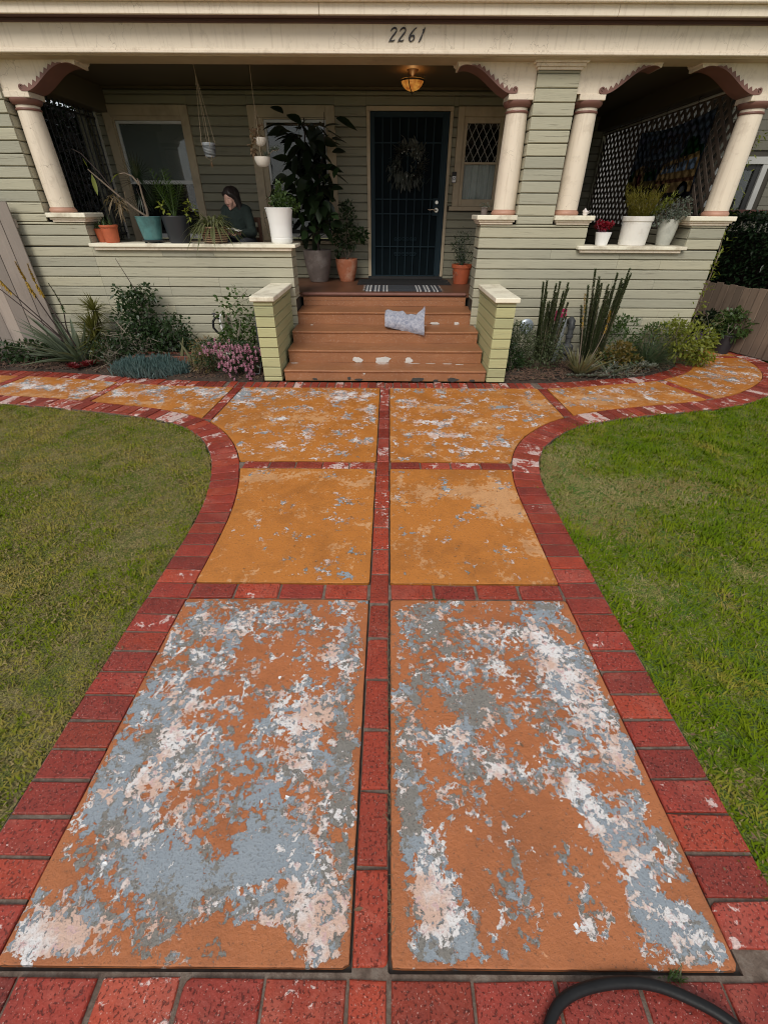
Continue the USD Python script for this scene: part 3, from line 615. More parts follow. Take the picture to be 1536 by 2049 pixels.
# concrete panels with their wear
WEAR = np.array([
(-0.92,0.79,0.13,0.3,0.00,0.22,-0.12,-0.06,0),(-0.79,1.37,0.2,0.07,0.00,0.16,-0.08,-0.05,0),(-0.39,0.58,0.1,0.16,0.00,0.16,-0.16,-0.12,0),(-0.64,0.44,0.16,0.12,0.00,0.24,-0.14,-0.04,0),
(-0.42,0.46,0.2,0.05,0.35,0.22,-0.16,-0.04,0),(-0.82,0.30,0.14,0.05,0.00,0.25,0.16,-0.05,0),(-0.90,0.29,0.08,0.05,0.00,0.2,0.16,0,0),(-0.81,0.69,0.2,0.05,0.44,0.2,0.14,0,0),
(-0.77,0.85,0.06,0.12,-0.35,0.2,0.16,0,0),(-0.73,0.99,0.07,0.06,0.00,0.2,0.13,0,0),(-0.67,1.34,0.12,0.06,0.00,0.16,0.1,0,0),(-0.32,0.95,0.07,0.16,0.00,0.18,0.14,0,0),
(-0.24,0.91,0.05,0.05,0.00,0.2,0.2,0,0),(-0.25,0.50,0.1,0.12,0.00,0.22,0.12,0.05,0),(-0.24,0.33,0.12,0.06,0.00,0.26,0.13,0.05,0),(-0.16,0.30,0.04,0.06,0.00,0.2,0.16,0,0),
(-0.16,0.83,0.03,0.35,0.00,0.15,-0.08,0.14,0),(-0.12,0.55,0.03,0.15,0.00,0.22,-0.1,0.2,0),(-0.73,0.63,0.1,0.07,0.00,0.12,0.12,0,0),(-0.60,1.03,0.09,0.05,0.00,-0.3,0,0,0),
(-0.76,0.91,0.07,0.04,0.00,-0.22,0,0,0),(-0.44,1.26,0.1,0.04,0.00,-0.2,0,0,0),(-0.31,1.13,0.12,0.05,0.00,-0.14,0,0,0),(-0.37,0.80,0.05,0.07,0.00,-0.22,0,0,0),
(-0.49,0.55,0.05,0.13,-0.96,-0.26,0,0,0),(-0.59,0.40,0.12,0.03,0.44,-0.26,0,0,0),(-0.46,0.30,0.22,0.035,0.00,-0.34,0,0,0),(-0.32,0.28,0.14,0.03,0.00,-0.28,0,0,0),
(-0.61,0.28,0.05,0.025,0.00,0.3,-0.3,0.25,0),(-0.44,0.28,0.04,0.025,0.00,0.36,-0.3,0.25,0),(-0.95,1.43,0.02,0.03,0.00,-0.2,0,0,0),(0.21,1.32,0.13,0.13,0.00,0.18,-0.14,0.2,0),
(0.36,1.00,0.1,0.09,0.00,0.2,-0.16,0.2,0),(0.13,1.02,0.06,0.1,0.00,0.16,-0.14,0.2,0),(0.75,1.44,0.1,0.08,0.00,0.16,-0.1,-0.1,0),(0.75,1.14,0.09,0.16,0.00,0.24,0.14,-0.05,0),
(0.81,0.96,0.08,0.14,0.00,0.24,0.13,-0.05,0),(0.72,1.27,0.04,0.1,0.00,0.2,0.2,-0.05,0),(0.54,1.36,0.05,0.03,0.00,0.14,0.16,0,0),(0.82,0.77,0.07,0.07,0.00,0.2,0.12,-0.1,0),
(0.23,0.85,0.12,0.04,0.00,0.16,0.14,0,0),(0.47,1.13,0.06,0.04,0.00,0.12,0.16,0,0),(0.44,0.73,0.09,0.04,0.00,0.2,0.15,0,0),(0.30,0.73,0.05,0.06,0.00,0.16,-0.1,0.14,0),
(0.09,0.65,0.045,0.14,0.00,0.24,-0.16,0.12,0),(0.08,0.53,0.03,0.08,0.00,0.2,-0.1,0.06,0),(0.12,0.43,0.03,0.11,0.00,0.24,0.2,-0.1,0),(0.18,0.38,0.05,0.08,0.00,0.2,0.18,-0.05,0),
(0.14,0.30,0.08,0.035,0.00,0.24,-0.12,0,0),(0.25,0.28,0.06,0.03,0.00,0.22,-0.2,-0.12,0),(0.37,0.42,0.04,0.06,0.00,0.2,-0.25,0.14,0),(0.55,0.48,0.035,0.04,0.00,0.22,-0.25,0.18,0),
(0.40,0.30,0.03,0.03,0.00,0.26,-0.25,0.2,0),(0.75,0.52,0.08,0.12,0.00,0.22,-0.06,-0.16,0),(0.70,0.58,0.05,0.14,0.44,0.18,0.15,-0.1,0),(0.77,0.41,0.06,0.05,0.00,0.2,0,-0.14,0),
(0.79,0.34,0.06,0.04,0.00,0.26,0.02,-0.14,0),(0.81,0.30,0.05,0.03,0.00,0.2,0.05,-0.1,0),(0.57,0.34,0.05,0.03,0.00,0.1,0.18,0,0),(0.43,0.33,0.03,0.02,0.00,0.1,0.2,0,0),
(0.46,0.53,0.16,0.16,0.00,-0.24,0,0,0),(0.55,0.64,0.12,0.06,0.00,-0.2,0,0,0),(0.55,0.28,0.2,0.04,0.00,-0.26,0,0,0),(0.24,0.51,0.05,0.16,0.00,-0.22,0,0,0),
(0.26,0.93,0.05,0.03,0.00,-0.2,0,0,0),(0.43,0.86,0.06,0.05,0.00,-0.18,0,0,0),(0.04,0.38,0.02,0.3,0.00,-0.2,0,0,0),(-0.55,1.83,0.05,0.03,0.00,0.22,-0.3,0.1,0),
(-0.42,1.71,0.06,0.04,0.00,0.16,-0.2,0.1,0),(-0.34,1.67,0.05,0.025,0.00,0.2,-0.1,-0.1,0),(-0.15,1.88,0.05,0.06,0.00,0.17,-0.3,0.05,0),(-0.50,2.03,0.03,0.03,0.00,0.13,-0.3,0,0),
(-0.83,2.05,0.03,0.03,0.00,0.14,-0.3,0,0),(-0.21,1.71,0.04,0.03,0.00,0.17,-0.3,0,0),(-0.90,2.70,0.15,0.1,0.00,0,0,0,0.2),(-0.62,2.77,0.35,0.07,0.00,0,0,0,0.2),
(-0.14,2.64,0.12,0.12,0.00,0,0,0,0.17),(0.45,2.54,0.35,0.14,0.00,0,0,0,0.26),(0.81,2.45,0.14,0.3,0.00,0,0,0,0.24),(0.21,2.02,0.08,0.14,0.00,0,0,0,0.24),
(0.11,2.71,0.04,0.2,0.00,0,0,0,0.2),(0.85,1.98,0.08,0.12,0.00,0,0,0,0.2),(0.74,2.28,0.1,0.15,0.00,0,0,0,0.12),(0.45,2.39,0.09,0.1,0.00,0,0,0,-0.18),
(0.50,1.97,0.15,0.15,0.00,0,0,0,-0.15),(0.10,2.19,0.03,0.06,0.00,0.22,-0.25,0,0),(0.12,1.92,0.03,0.07,0.00,0.2,-0.25,0,0),(0.12,1.72,0.04,0.03,0.00,0.2,-0.25,0,0),
(0.30,1.72,0.06,0.03,0.00,0.22,-0.1,-0.1,0),(0.46,1.74,0.04,0.03,0.00,0.16,-0.25,0,0),(0.85,1.74,0.04,0.03,0.00,0.18,-0.25,0,0),(0.13,2.82,0.05,0.02,0.00,0.18,-0.25,0,0),
(0.71,2.36,0.03,0.03,0.00,0.15,-0.2,0,0),(-1.42,4.43,0.28,0.22,0.00,0.22,-0.04,-0.15,0),(-1.08,4.59,0.5,0.1,0.00,0.2,-0.03,-0.15,0),(-0.37,4.45,0.3,0.14,0.00,0.18,0.04,-0.15,0),
(-0.57,4.30,0.3,0.05,0.00,0.14,0.16,-0.2,0),(-0.17,3.98,0.08,0.1,0.00,0.16,0.14,-0.2,0),(-0.93,3.78,0.08,0.06,0.00,0.18,0.22,-0.2,0),(-0.93,3.26,0.16,0.06,0.00,0.2,0.2,-0.2,0),
(-0.64,3.29,0.06,0.04,0.00,0.2,0.22,0,0),(-0.13,3.37,0.04,0.12,0.00,0.12,-0.1,-0.1,0),(-0.75,3.56,0.3,0.1,0.00,-0.06,0,0,0),(-0.83,3.08,0.3,0.06,0.00,-0.16,0,0,0),
(-0.80,3.84,0.45,0.12,0.00,0,0,0,0.16),(-1.34,3.78,0.2,0.12,0.00,-0.12,0,0,0),(0.70,4.66,0.9,0.06,0.00,0.22,-0.1,-0.15,0),(0.25,4.18,0.12,0.12,0.00,0.16,0.1,-0.15,0),
(0.36,3.74,0.2,0.07,0.00,0.18,0.16,-0.1,0),(0.56,3.48,0.24,0.07,0.00,0.2,0.17,-0.05,0),(0.65,3.19,0.14,0.05,0.00,0.18,0.22,-0.1,0),(1.13,4.13,0.14,0.05,0.26,0.26,-0.2,-0.2,0),
(0.37,4.54,0.05,0.05,0.00,0.14,-0.2,-0.2,0),(0.81,3.70,0.2,0.25,0.00,0,0,0,0.14),(1.55,4.20,0.25,0.14,0.00,0,0,0,0.22),(0.49,4.12,0.2,0.1,0.00,0.06,0,0,0.2),
(1.00,3.48,0.05,0.08,0.00,0.1,-0.3,-0.1,0),(1.15,3.39,0.12,0.1,0.00,-0.1,0,0,0),(-2.36,4.57,0.4,0.12,-0.09,0.2,-0.04,-0.2,0),(-1.78,4.43,0.3,0.15,0.00,0.18,-0.03,-0.2,0),
(-2.72,4.41,0.25,0.08,0.00,0.14,0.1,-0.2,0),(-1.86,4.08,0.2,0.08,0.00,-0.08,0,0,0.1),(-2.36,4.20,0.3,0.06,0.00,-0.05,0,0,0.2),(-3.64,4.63,0.4,0.07,0.00,0.18,0.04,-0.2,0),
(-3.12,4.48,0.3,0.1,0.00,0.22,0.04,-0.2,0),(-3.70,4.39,0.35,0.08,0.00,-0.04,0,0,0.2),(-4.07,4.70,0.3,0.1,0.00,0.2,0.06,0,0.2),(-3.19,4.80,0.2,0.06,0.00,0.1,0,-0.1,0.2),
(2.42,4.35,0.5,0.1,0.17,0.02,0.12,-0.2,0.2),(2.14,4.42,0.3,0.16,0.00,0,0,0,0.22),(2.26,4.35,0.16,0.05,0.00,0.22,-0.25,-0.2,0),(1.90,4.21,0.12,0.05,0.00,0.2,-0.2,-0.2,0),
(2.38,4.21,0.12,0.04,0.00,0.2,0.22,0,0),(2.84,4.70,0.2,0.04,0.00,0.22,-0.2,-0.2,0),(3.23,4.52,0.25,0.05,0.00,0.16,0.08,-0.1,0.2),(3.93,5.12,0.35,0.12,0.00,0.17,-0.1,0.1,0.1),
(4.38,5.26,0.12,0.1,0.00,0.15,0.16,0,0.2),(4.05,5.51,0.2,0.1,0.00,0.16,-0.12,0.12,0.1)
])
def wear_at(v, base):
    A, B, C, Fd = (np.full(len(v), b) for b in base)
    for x, y, rx, ry, rot, a, b, c, f in WEAR:
        dx, dy = v[:, 0] - x, v[:, 1] - y; cs, sn = math.cos(rot), math.sin(rot)
        e = np.exp(-(((dx * cs + dy * sn) / rx) ** 2 + ((-dx * sn + dy * cs) / ry) ** 2))
        A, B, C, Fd = A + .75 * a * e, B + .9 * b * e, C + .9 * c * e, Fd + f * e
    return A, B, C, Fd
def panel(poly):
    po = poly.buffer(-.004, join_style='mitre').buffer(-.006).buffer(.006)
    if po.geom_type != 'Polygon': po = max(po.geoms, key=lambda q: q.area)
    c = po.representative_point(); far = c.y > 1.6
    stp = .022 if c.y < 3 else .035
    ln = po.exterior; nb = int(ln.length / stp); bp = np.array([ln.interpolate(t, normalized=True).coords[0] for t in np.linspace(0, 1, nb, endpoint=False)])
    tg = nrm(np.roll(bp, -1, 0) - np.roll(bp, 1, 0)); nn = np.stack([-tg[:, 1], tg[:, 0]], 1)
    if not ln.is_ccw: nn = -nn
    bp = bp + nn * (.0045 * np.maximum(0, meshkit.fbm(np.c_[bp * 22, np.zeros(nb)], 4, 5) - .42))[:, None]
    rings = np.vstack([np.c_[bp, np.full(nb, -.003)], np.c_[bp + nn * .002, np.full(nb, -.0008)], np.c_[bp + nn * .005, np.zeros(nb)]])
    x0, y0, x1, y1 = po.bounds; gx, gy = np.meshgrid(np.arange(x0, x1, stp), np.arange(y0, y1, stp)); gx = gx.ravel(); gy = gy.ravel()
    ins = contains_xy(po.buffer(-.018), gx, gy)
    v = np.vstack([rings, np.c_[gx[ins], gy[ins], np.zeros(ins.sum())]])
    tri = Delaunay(v[:, :2] + np.random.default_rng(1).normal(size=(len(v), 2)) * 1e-5).simplices
    ce = v[tri].mean(1); tri = tri[contains_xy(po.buffer(1e-4), ce[:, 0], ce[:, 1])]
    cr = np.cross(v[tri[:, 1]] - v[tri[:, 0]], v[tri[:, 2]] - v[tri[:, 0]])[:, 2]; tri[cr < 0] = tri[cr < 0][:, ::-1]
    v[:, 2] += (meshkit.noise(np.c_[v[:, :2] * 2.2, np.zeros(len(v))]) - .5) * .003 * (v[:, 2] > -.0006)
    sk = v[:nb].copy(); sk[:, 2] = -.05; o = len(v); v = np.vstack([v, sk]); j = np.arange(nb); jn = (j + 1) % nb
    tri = np.vstack([tri, np.c_[j, o + j, o + jn], np.c_[j, o + jn, jn]])
    y = c.y; base = (.0, -.015, .03, -.2) if y < 1.6 else (-.185, .0, .0, -.08) if y < 2.9 else (-.105, .05, -.02, -.05)
    A, B, C, Fd = wear_at(v, base)
    ed = np.array([po.exterior.distance(Point(q)) for q in v[:, :2]]); A = A - .16 * np.exp(-(ed / .016) ** 2)
    P('concrete_panel', (v, tri), 'old_paint_far' if far else 'old_paint_near', walk, prim={'wear': np.c_[A, B, C], 'fade': Fd}, smooth=True)
for c in cells: panel(c)

# ---------------------------------------------------------------- lawns
lawnL = Polygon(np.vstack([L_OUT[(L_OUT[:, 1] > -.04)], [(-5.4, 4.0), (-5.4, -.04)]])).buffer(0).buffer(-.025)
lawnR = Polygon(np.vstack([R_OUT[(R_OUT[:, 1] > -.04)], [(5.6, 6.0), (5.6, -.04)]])).buffer(0).buffer(-.025)
turf = thing('lawn_soil', kind='structure')
for q, mt in ((lawnL, 'turf'), (lawnR, 'turf_green')):
    P('turf', prism(q.simplify(.006).buffer(.010), -.058, -.022), mt, turf, smooth=False)
def tuft_mesh(rng, n, rad, h, w, lean):
    r = rad * np.sqrt(rng.random(n)); a = rng.random(n) * 6.283
    b = np.c_[r * np.cos(a), r * np.sin(a), np.zeros(n)]
    d = np.c_[rng.normal(size=(n, 2)) * lean, np.ones(n)]
    return blades(b, d, h * (.5 + .8 * rng.random(n)), w * (.6 + .8 * rng.random(n)), .5 * rng.random(n), 2, 'strap')
def lawn(name, poly, mats, label, h, pitch, seed, patches, dry=0.0, clip=.05, edge=None):
    rng = np.random.default_rng(seed); pi = UsdGeom.PointInstancer.Define(stage, numbered('/World', name)); path = str(pi.GetPath())
    tag(pi.GetPrim(), label, 'lawn', None, 'stuff')
    protos = []
    for k in range(6):
        pp = f'{path}/tuft_{k:03d}' if k else f'{path}/tuft'
        straw = k == 4
        if k == 5:
            n = 13; r = .05 * np.sqrt(rng.random(n)); a = rng.random(n) * 6.283
            v, f = blades(np.c_[r * np.cos(a), r * np.sin(a), .006 + .016 * rng.random(n)], np.c_[rng.normal(size=(n, 2)), .55 * rng.normal(size=n)], .008 + .012 * rng.random(n), .007, .5, 3, 'oval', .2, twist=rng.normal(size=n))
        else: v, f = tuft_mesh(rng, 17, .055, h * (.8 if straw else 1), .0050, 1.1 if not straw else 2.2)
        m = usdkit.mesh(stage, pp, (v, f), MAT['clipping' if k == 5 else 'grass_straw' if straw else mats]); protos.append(pp)
        if k < 5: m.CreateNormalsAttr(Vt.Vec3fArray.FromNumpy(uplit((v, f), .55).astype(np.float32))); m.SetNormalsInterpolation('vertex')
    x0, y0, x1, y1 = poly.bounds; gx, gy = np.meshgrid(np.arange(x0, x1, pitch), np.arange(y0, y1, pitch)); g = np.c_[gx.ravel(), gy.ravel()]
    g = g + rng.normal(size=g.shape) * pitch * .4
    dist = np.hypot(g[:, 0], g[:, 1])
    view = np.abs(g[:, 0]) < 1.02 * np.hypot(g[:, 1] * .82 + .95, .3) + .25
    g = g[contains_xy(poly, g[:, 0], g[:, 1]) & view]
    if edge is not None:
        ln = LineString(edge).intersection(poly.buffer(.2)); m = int(ln.length / .016); e = np.array([ln.interpolate(t, normalized=True).coords[0] for t in rng.random(m)]); g = np.vstack([g, (e + rng.normal(size=e.shape) * .012)[meshkit.noise(np.c_[e * 6, np.zeros(m)], 2) > .36]])
    straw = np.zeros(len(g))
    for px, py, rx, ry, s in patches: straw = straw + s * np.exp(-((g[:, 0] - px) / rx) ** 2 - ((g[:, 1] - py) / ry) ** 2)
    straw = straw + dry + 1.1 * (meshkit.fbm(np.c_[g * 3.1, np.zeros(len(g))], 4, seed) - .42)
    hi = meshkit.fbm(np.c_[g * 9, np.zeros(len(g))], 3, seed + 4)
    idx = np.where(rng.random(len(g)) < np.clip(straw, .03, .93), 4, rng.integers(0, 4, len(g)))
    idx = np.where(rng.random(len(g)) < clip * (.4 + 1.6 * meshkit.fbm(np.c_[g * 4.3, np.zeros(len(g))], 3, seed + 9)), 5, idx)
    bald = rng.random(len(g)) < np.clip((straw - .9) * .3, 0, .25); g, idx = g[~bald], idx[~bald]
    a = rng.random(len(g)) * 6.283; sc = .55 + .9 * hi[~bald]
    pi.CreatePositionsAttr(Vt.Vec3fArray.FromNumpy(np.c_[g, np.full(len(g), -.027)].astype(np.float32)))
    pi.CreateProtoIndicesAttr(Vt.IntArray.FromNumpy(idx.astype(np.int32)))
    pi.CreateOrientationsAttr(Vt.QuathArray([Gf.Quath(float(math.cos(t / 2)), 0, 0, float(math.sin(t / 2))) for t in a]))
    pi.CreateScalesAttr(Vt.Vec3fArray.FromNumpy(np.repeat(sc[:, None], 3, 1).astype(np.float32)))
    pi.CreatePrototypesRel().SetTargets([Sdf.Path(x) for x in protos])
lawn('lawn_grass', lawnL, 'grass_olive', 'short olive green mown lawn left of the walkway, mottled with dry clippings', .032, .032, 11,
     [(-1.45, 2.1, .16, .5, .5), (-1.75, 3.1, .35, .3, .5), (-1.9, 2.6, .5, .4, .3), (-1.55, 1.95, .12, .12, .5)], .02, .17, L_OUT - normals(L_OUT) * -.022)
lawn('lawn_grass', lawnR, 'grass_green', 'lush green lawn right of the walkway with straw coloured patches by the bricks', .046, .034, 12,
     [(1.30, 2.75, .20, .5, 2.4), (1.75, 2.62, .45, .13, 3.0), (1.5, 2.3, .2, .2, .5), (2.0, 1.75, .14, .06, 1.2), (1.62, 3.25, .25, .15, .35), (2.3, 3.7, .5, .08, .5), (1.32, 1.6, .12, .3, .25), (1.75, 1.55, .14, .05, .6)], 0, .05, R_OUT - normals(R_OUT) * .022)
# ================================================================ the house
YF, YB = 5.85, 7.756
FLOOR, CEIL = .705, 2.9
PITCHB, Z0 = .1035, .2
house = thing('porch_house', 'green clapboard bungalow front with a deep covered porch and cream columns', 'house', (0, YF, 0))
SEAMS = [Z0 + PITCHB * k for k in range(-2, 27)]
def boards(name_parent, axis, face, out, a, b, z0, z1, mat='siding_paint', off=0.0, rng=np.random.default_rng(5), cuts=()):
    """Clapboards on one face: axis 'x' runs along x at y=face; 'y' runs along y at x=face. out: +1/-1, the way they face."""
    joined = []
    for zlo, zhi in zip(SEAMS[:-1], SEAMS[1:]):
        zlo, zhi = max(zlo + off, z0), min(zhi + off, z1)
        if zhi - zlo < .02: continue
        ends = [a] + [c for c in cuts if a + .3 < c < b - .3 and rng.random() < .55] + [b]
        for u, w in zip(ends[:-1], ends[1:]):
            n = max(2, int((w - u) / .12) + 1); xs = np.linspace(u + .0012, w - .0012, n)
            lip = .0055 + .004 * rng.random(); wv = (rng.random(n) - .5) * .0022
            prof = [(-.018, zlo + .002), (.0, zlo + lip), (.004, zlo + lip + .004), (.0008, zhi - .011), (-.007, zhi - .002), (-.018, zhi - .001)]
            V = []
            for x, q in zip(xs, wv):
                for o, z in prof:
                    y = face + out * o; zz = z + (q if z < (zlo + zhi) / 2 else q * .4)
                    V.append((x, y, zz) if axis == 'x' else (y, x, zz))
            k = len(prof); F = []
            for i in range(n - 1):
                for j in range(k - 1): p = i * k + j; F += [(p, p + k, p + k + 1), (p, p + k + 1, p + 1)]
            for e, s in ((0, 1), ((n - 1) * k, -1)):
                for j in range(1, k - 1): F.append((e, e + j, e + j + 1)[::s])
            F = np.array(F)
            if (axis == 'x') == (out > 0): F = F[:, ::-1]
            if axis == 'y': joined.append((np.array(V), F))
            else: P('siding_board', (np.array(V), F), mat, name_parent, smooth=25)
    if joined: P('side_boards', cat(*joined), mat, name_parent, kind='stuff', smooth=25)
def core(name, *b): return P(name, bx(*b, b=0), 'core_dark', house, smooth=False)
SI = .0185
# front walls: below the openings, the pedestals, the piers
wl = core('porch_wall', -4.75, -1.1 - SI, YF + SI, 6.13, 0, 1.235)
boards(wl, 'x', YF, -1, -4.75, -1.1, .0, 1.228, cuts=(-3.4, -2.6, -2.0))
boards(wl, 'y', -1.1, 1, YF + SI, 6.13, FLOOR - .02, 1.228)
wr = core('porch_wall', 1.055 + SI, 3.81 - SI, YF + SI, 6.13, 0, 1.235)
boards(wr, 'x', YF, -1, 1.055, 3.81, .0, 1.228, cuts=(1.9, 2.7, 3.2))
boards(wr, 'y', 1.055, -1, YF + SI, 6.13, FLOOR - .02, 1.228)
boards(wr, 'y', 3.81, 1, YF + SI, 6.13, .0, 1.228)
for x0, x1 in ((-4.75, -3.39), (1.055, 2.265), (3.42, 3.81)):
    pd = core('pedestal', x0 + SI, x1 - SI, YF + SI, 6.13, 1.235, 1.472)
    boards(pd, 'x', YF, -1, x0, x1, 1.235, 1.470); boards(pd, 'y', x1, 1, YF + SI, 6.13, 1.235, 1.470); boards(pd, 'y', x0, -1, YF + SI, 6.13, 1.235, 1.470)
for x0, x1 in ((-4.75, -3.8), (1.446, 1.857)):
    pr = core('pier', x0 + SI, x1 - SI, YF + SI, 6.13, 1.472, 2.79)
    boards(pr, 'x', YF, -1, x0, x1, 1.470, 2.708); boards(pr, 'y', x1, 1, YF + SI, 6.13, 1.555, 2.708); boards(pr, 'y', x0, -1, YF + SI, 6.13, 1.555, 2.708)
    # stepped capital of the pier
    P('pier_capital', cat(bx(x0 - .012, x1 + .012, YF - .016, 6.14, 2.708, 2.728), bx(x0 - .03, x1 + .03, YF - .034, 6.15, 2.7285, 2.752), bx(x0 - .05, x1 + .05, YF - .054, 6.16, 2.7525, 2.7765)), 'cream_trim', house, smooth=25)
# pedestal caps
for x0, x1 in ((-3.768, -3.33), (1.0, 1.445), (1.858, 2.3), (3.345, 3.86)):
    cp = P('pedestal_cap', bx(x0, x1, YF - .055, 6.19, 1.512, 1.556, .006), 'cream_cap', house)
    P('cap_moulding', cat(bx(x0 + .022, x1 - .022, YF - .032, 6.17, 1.492, 1.5125, .004), bx(x0 + .038, x1 - .038, YF - .017, 6.15, 1.4705, 1.4925, .004)), 'cream_trim', cp)
# long sills on the low walls
for x0, x1 in ((-3.388, -1.035), (2.18, 3.418)):
    sl = P('windowsill', bx(x0, x1, YF - .07, 6.16, 1.236, 1.27, .005), 'cream_cap', house)
    P('sill_moulding', bx(x0 + .04, x1 - .05, YF - .045, YF + .03, 1.205, 1.2365, .004), 'cream_trim', sl)
# columns
def column(x, y=6.0):
    c = P('column', lathe([(.001, 1.6), (.119, 1.6), (.1205, 1.75), (.119, 1.95), (.114, 2.2), (.1065, 2.432), (.001, 2.432)], (x, y, 0), 48), 'cream_trim', house, smooth=40)
    P('column_base', lathe([(.001, 1.556), (.128, 1.556), (.137, 1.566), (.138, 1.578), (.131, 1.592), (.121, 1.599), (.121, 1.606), (.001, 1.607)], (x, y, 0), 48), 'mauve_base', c, smooth=40)
    P('neck_ring', lathe([(.106, 2.408), (.115, 2.412), (.118, 2.419), (.115, 2.427), (.106, 2.431)], (x, y, 0), 48), 'mauve_trim', c, smooth=40)
    P('column_neck', lathe([(.1, 2.431), (.1065, 2.432), (.108, 2.447), (.1, 2.455)], (x, y, 0), 48), 'cream_trim', c, smooth=40)
    P('column_capital', lathe([(.1, 2.452), (.118, 2.455), (.137, 2.470), (.146, 2.486), (.146, 2.499), (.001, 2.4995)], (x, y, 0), 48), 'mauve_trim', c, smooth=40)
COLS = [-3.672, 1.326, 2.028, 3.722]
for x in COLS: column(x)
# scrolled brackets over the columns
def bracket(x_out, x_pl, x_tip, xc):
    """x_out: the far end of the block, x_pl: the plinth's inner edge, x_tip: the tip of the bracket."""
    d = 1 if x_tip > x_pl else -1; k = abs(x_tip - x_pl) / .56
    S = lambda s: x_pl + d * s * k
    cs = CubicSpline([-.04, .03, .11, .20, .30, .38, .45, .51], [2.549, 2.556, 2.594, 2.652, 2.712, 2.741, 2.7505, 2.736])
    s = np.linspace(-.04, .51, 34); curve = [(S(a), float(cs(a))) for a in s]
    tip = [(S(.525), 2.737), (S(.527), 2.76), (S(.545), 2.772), (S(.55), 2.785), (S(.56), 2.79), (S(.56), 2.800)]
    poly = Polygon([(x_out, 2.5465), (S(-.04), 2.5465)] + curve + tip + [(x_out, 2.800)]).buffer(0)
    b = P('bracket', prism(poly, 5.886, 6.125, 'y'), 'cream_trim', house, smooth=20)
    P('plinth_block', bx(xc - .128 if d > 0 or x_out > 0 and xc < 1.5 else xc - .128, xc + .128, 5.872, 6.128, 2.5, 2.546, .004), 'cream_trim', b)
    # carved leaf edge along the curve
    s2 = np.linspace(-.035, .40, 46); low, high = [], []
    for i, a in enumerate(s2):
        z = float(cs(a)); low.append((S(a), z - .004)); th = .040 * (1 - .45 * (a / .4)) * (1 if a < .33 else max(.12, (.40 - a) / .07))
        ph = (i % 5) / 5.0; high.append((S(a - .020 * ph), z + th * (.36 + .95 * ph ** 1.3)))
    tr = Polygon(low + high[::-1]).buffer(0)
    sc = Point(S(-.048), 2.571).buffer(.026).union(Polygon([(S(-.06), 2.549), (S(-.02), 2.545), (S(-.01), 2.575), (S(-.04), 2.59)]))
    hole = LineString([(S(-.046) + .011 * math.cos(t), 2.573 + .011 * math.sin(t)) for t in np.linspace(0, 4.6, 12)]).buffer(.003)
    P('carved_leaf', prism(tr.union(sc).difference(hole), 5.868, 5.8862, 'y'), 'mauve_trim', b, smooth=20)
    s3 = np.linspace(-.04, .51, 40); under = Polygon([(S(a), float(cs(a)) - .0035) for a in s3] + [(S(a), float(cs(a)) + .002) for a in s3[::-1]]).buffer(0)
    P('soffit_strip', prism(under, 5.8865, 6.126, 'y'), 'mauve_trim', b, smooth=20)
bracket(-3.86, -3.545, -2.973, COLS[0])
bracket(1.443, 1.205, .649, COLS[1])
bracket(1.860, 2.150, 2.668, COLS[2])
bracket(3.93, 3.592, 2.988, COLS[3])
# beam, mouldings, eaves
P('porch_beam', bx(-5.3, 4.6, 5.72, 6.0, 2.8135, 3.0, .003), 'cream_trim', house)
P('beam_moulding', cat(bx(-5.3, 4.6, 5.705, 5.99, 2.7955, 2.813, .003), bx(-5.3, 4.6, 5.69, 5.995, 2.7772, 2.795, .004)), 'cream_trim', house)
P('beam_soffit', bx(-5.3, 4.6, 5.74, 6.02, 2.768, 2.7768, 0), 'casing_tan', house)
P('eave_soffit', cat(bx(-5.4, 4.8, 5.60, 5.72, 2.996, 3.0195, .002), bx(-5.4, 4.8, 5.69, 5.7195, 2.972, 2.9955, .002)), 'soffit_brown', house)
for i_, (xa_, xb_) in enumerate(((-5.5, -.6), (-.597, 2.0), (2.003, 4.9))): P('cornice', bx(xa_, xb_, 5.575, 5.5995 + .0003 * (i_ % 2), 2.993, 3.064, .003), 'cream_trim', house)
P('gutter_board', bx(-5.5, 4.9, 5.53, 5.60, 3.0645, 3.18, .006), 'cream_trim', house)
rf = P('roof', bx(-5.6, 5.0, 5.54, 11.5, 3.181, 3.26, .01), 'soffit_brown', house)
P('porch_ceiling', bx(-4.6, 4.0, 6.02, 10, CEIL, CEIL + .05, 0), 'ceiling_olive', house)
P('ceiling_moulding', bx(-3.98, 1.9, YB - .05, YB - .019, 2.872, 2.8995, .004), 'ceiling_olive', house)
for b_ in ((3.56, 3.80, 6.13, 9.8), (-3.95, -3.7, 6.13, YB)): P('side_beam', bx(*b_, 2.70 if b_[0] > 0 else 2.64, 2.8995, .004), 'ceiling_olive', house)
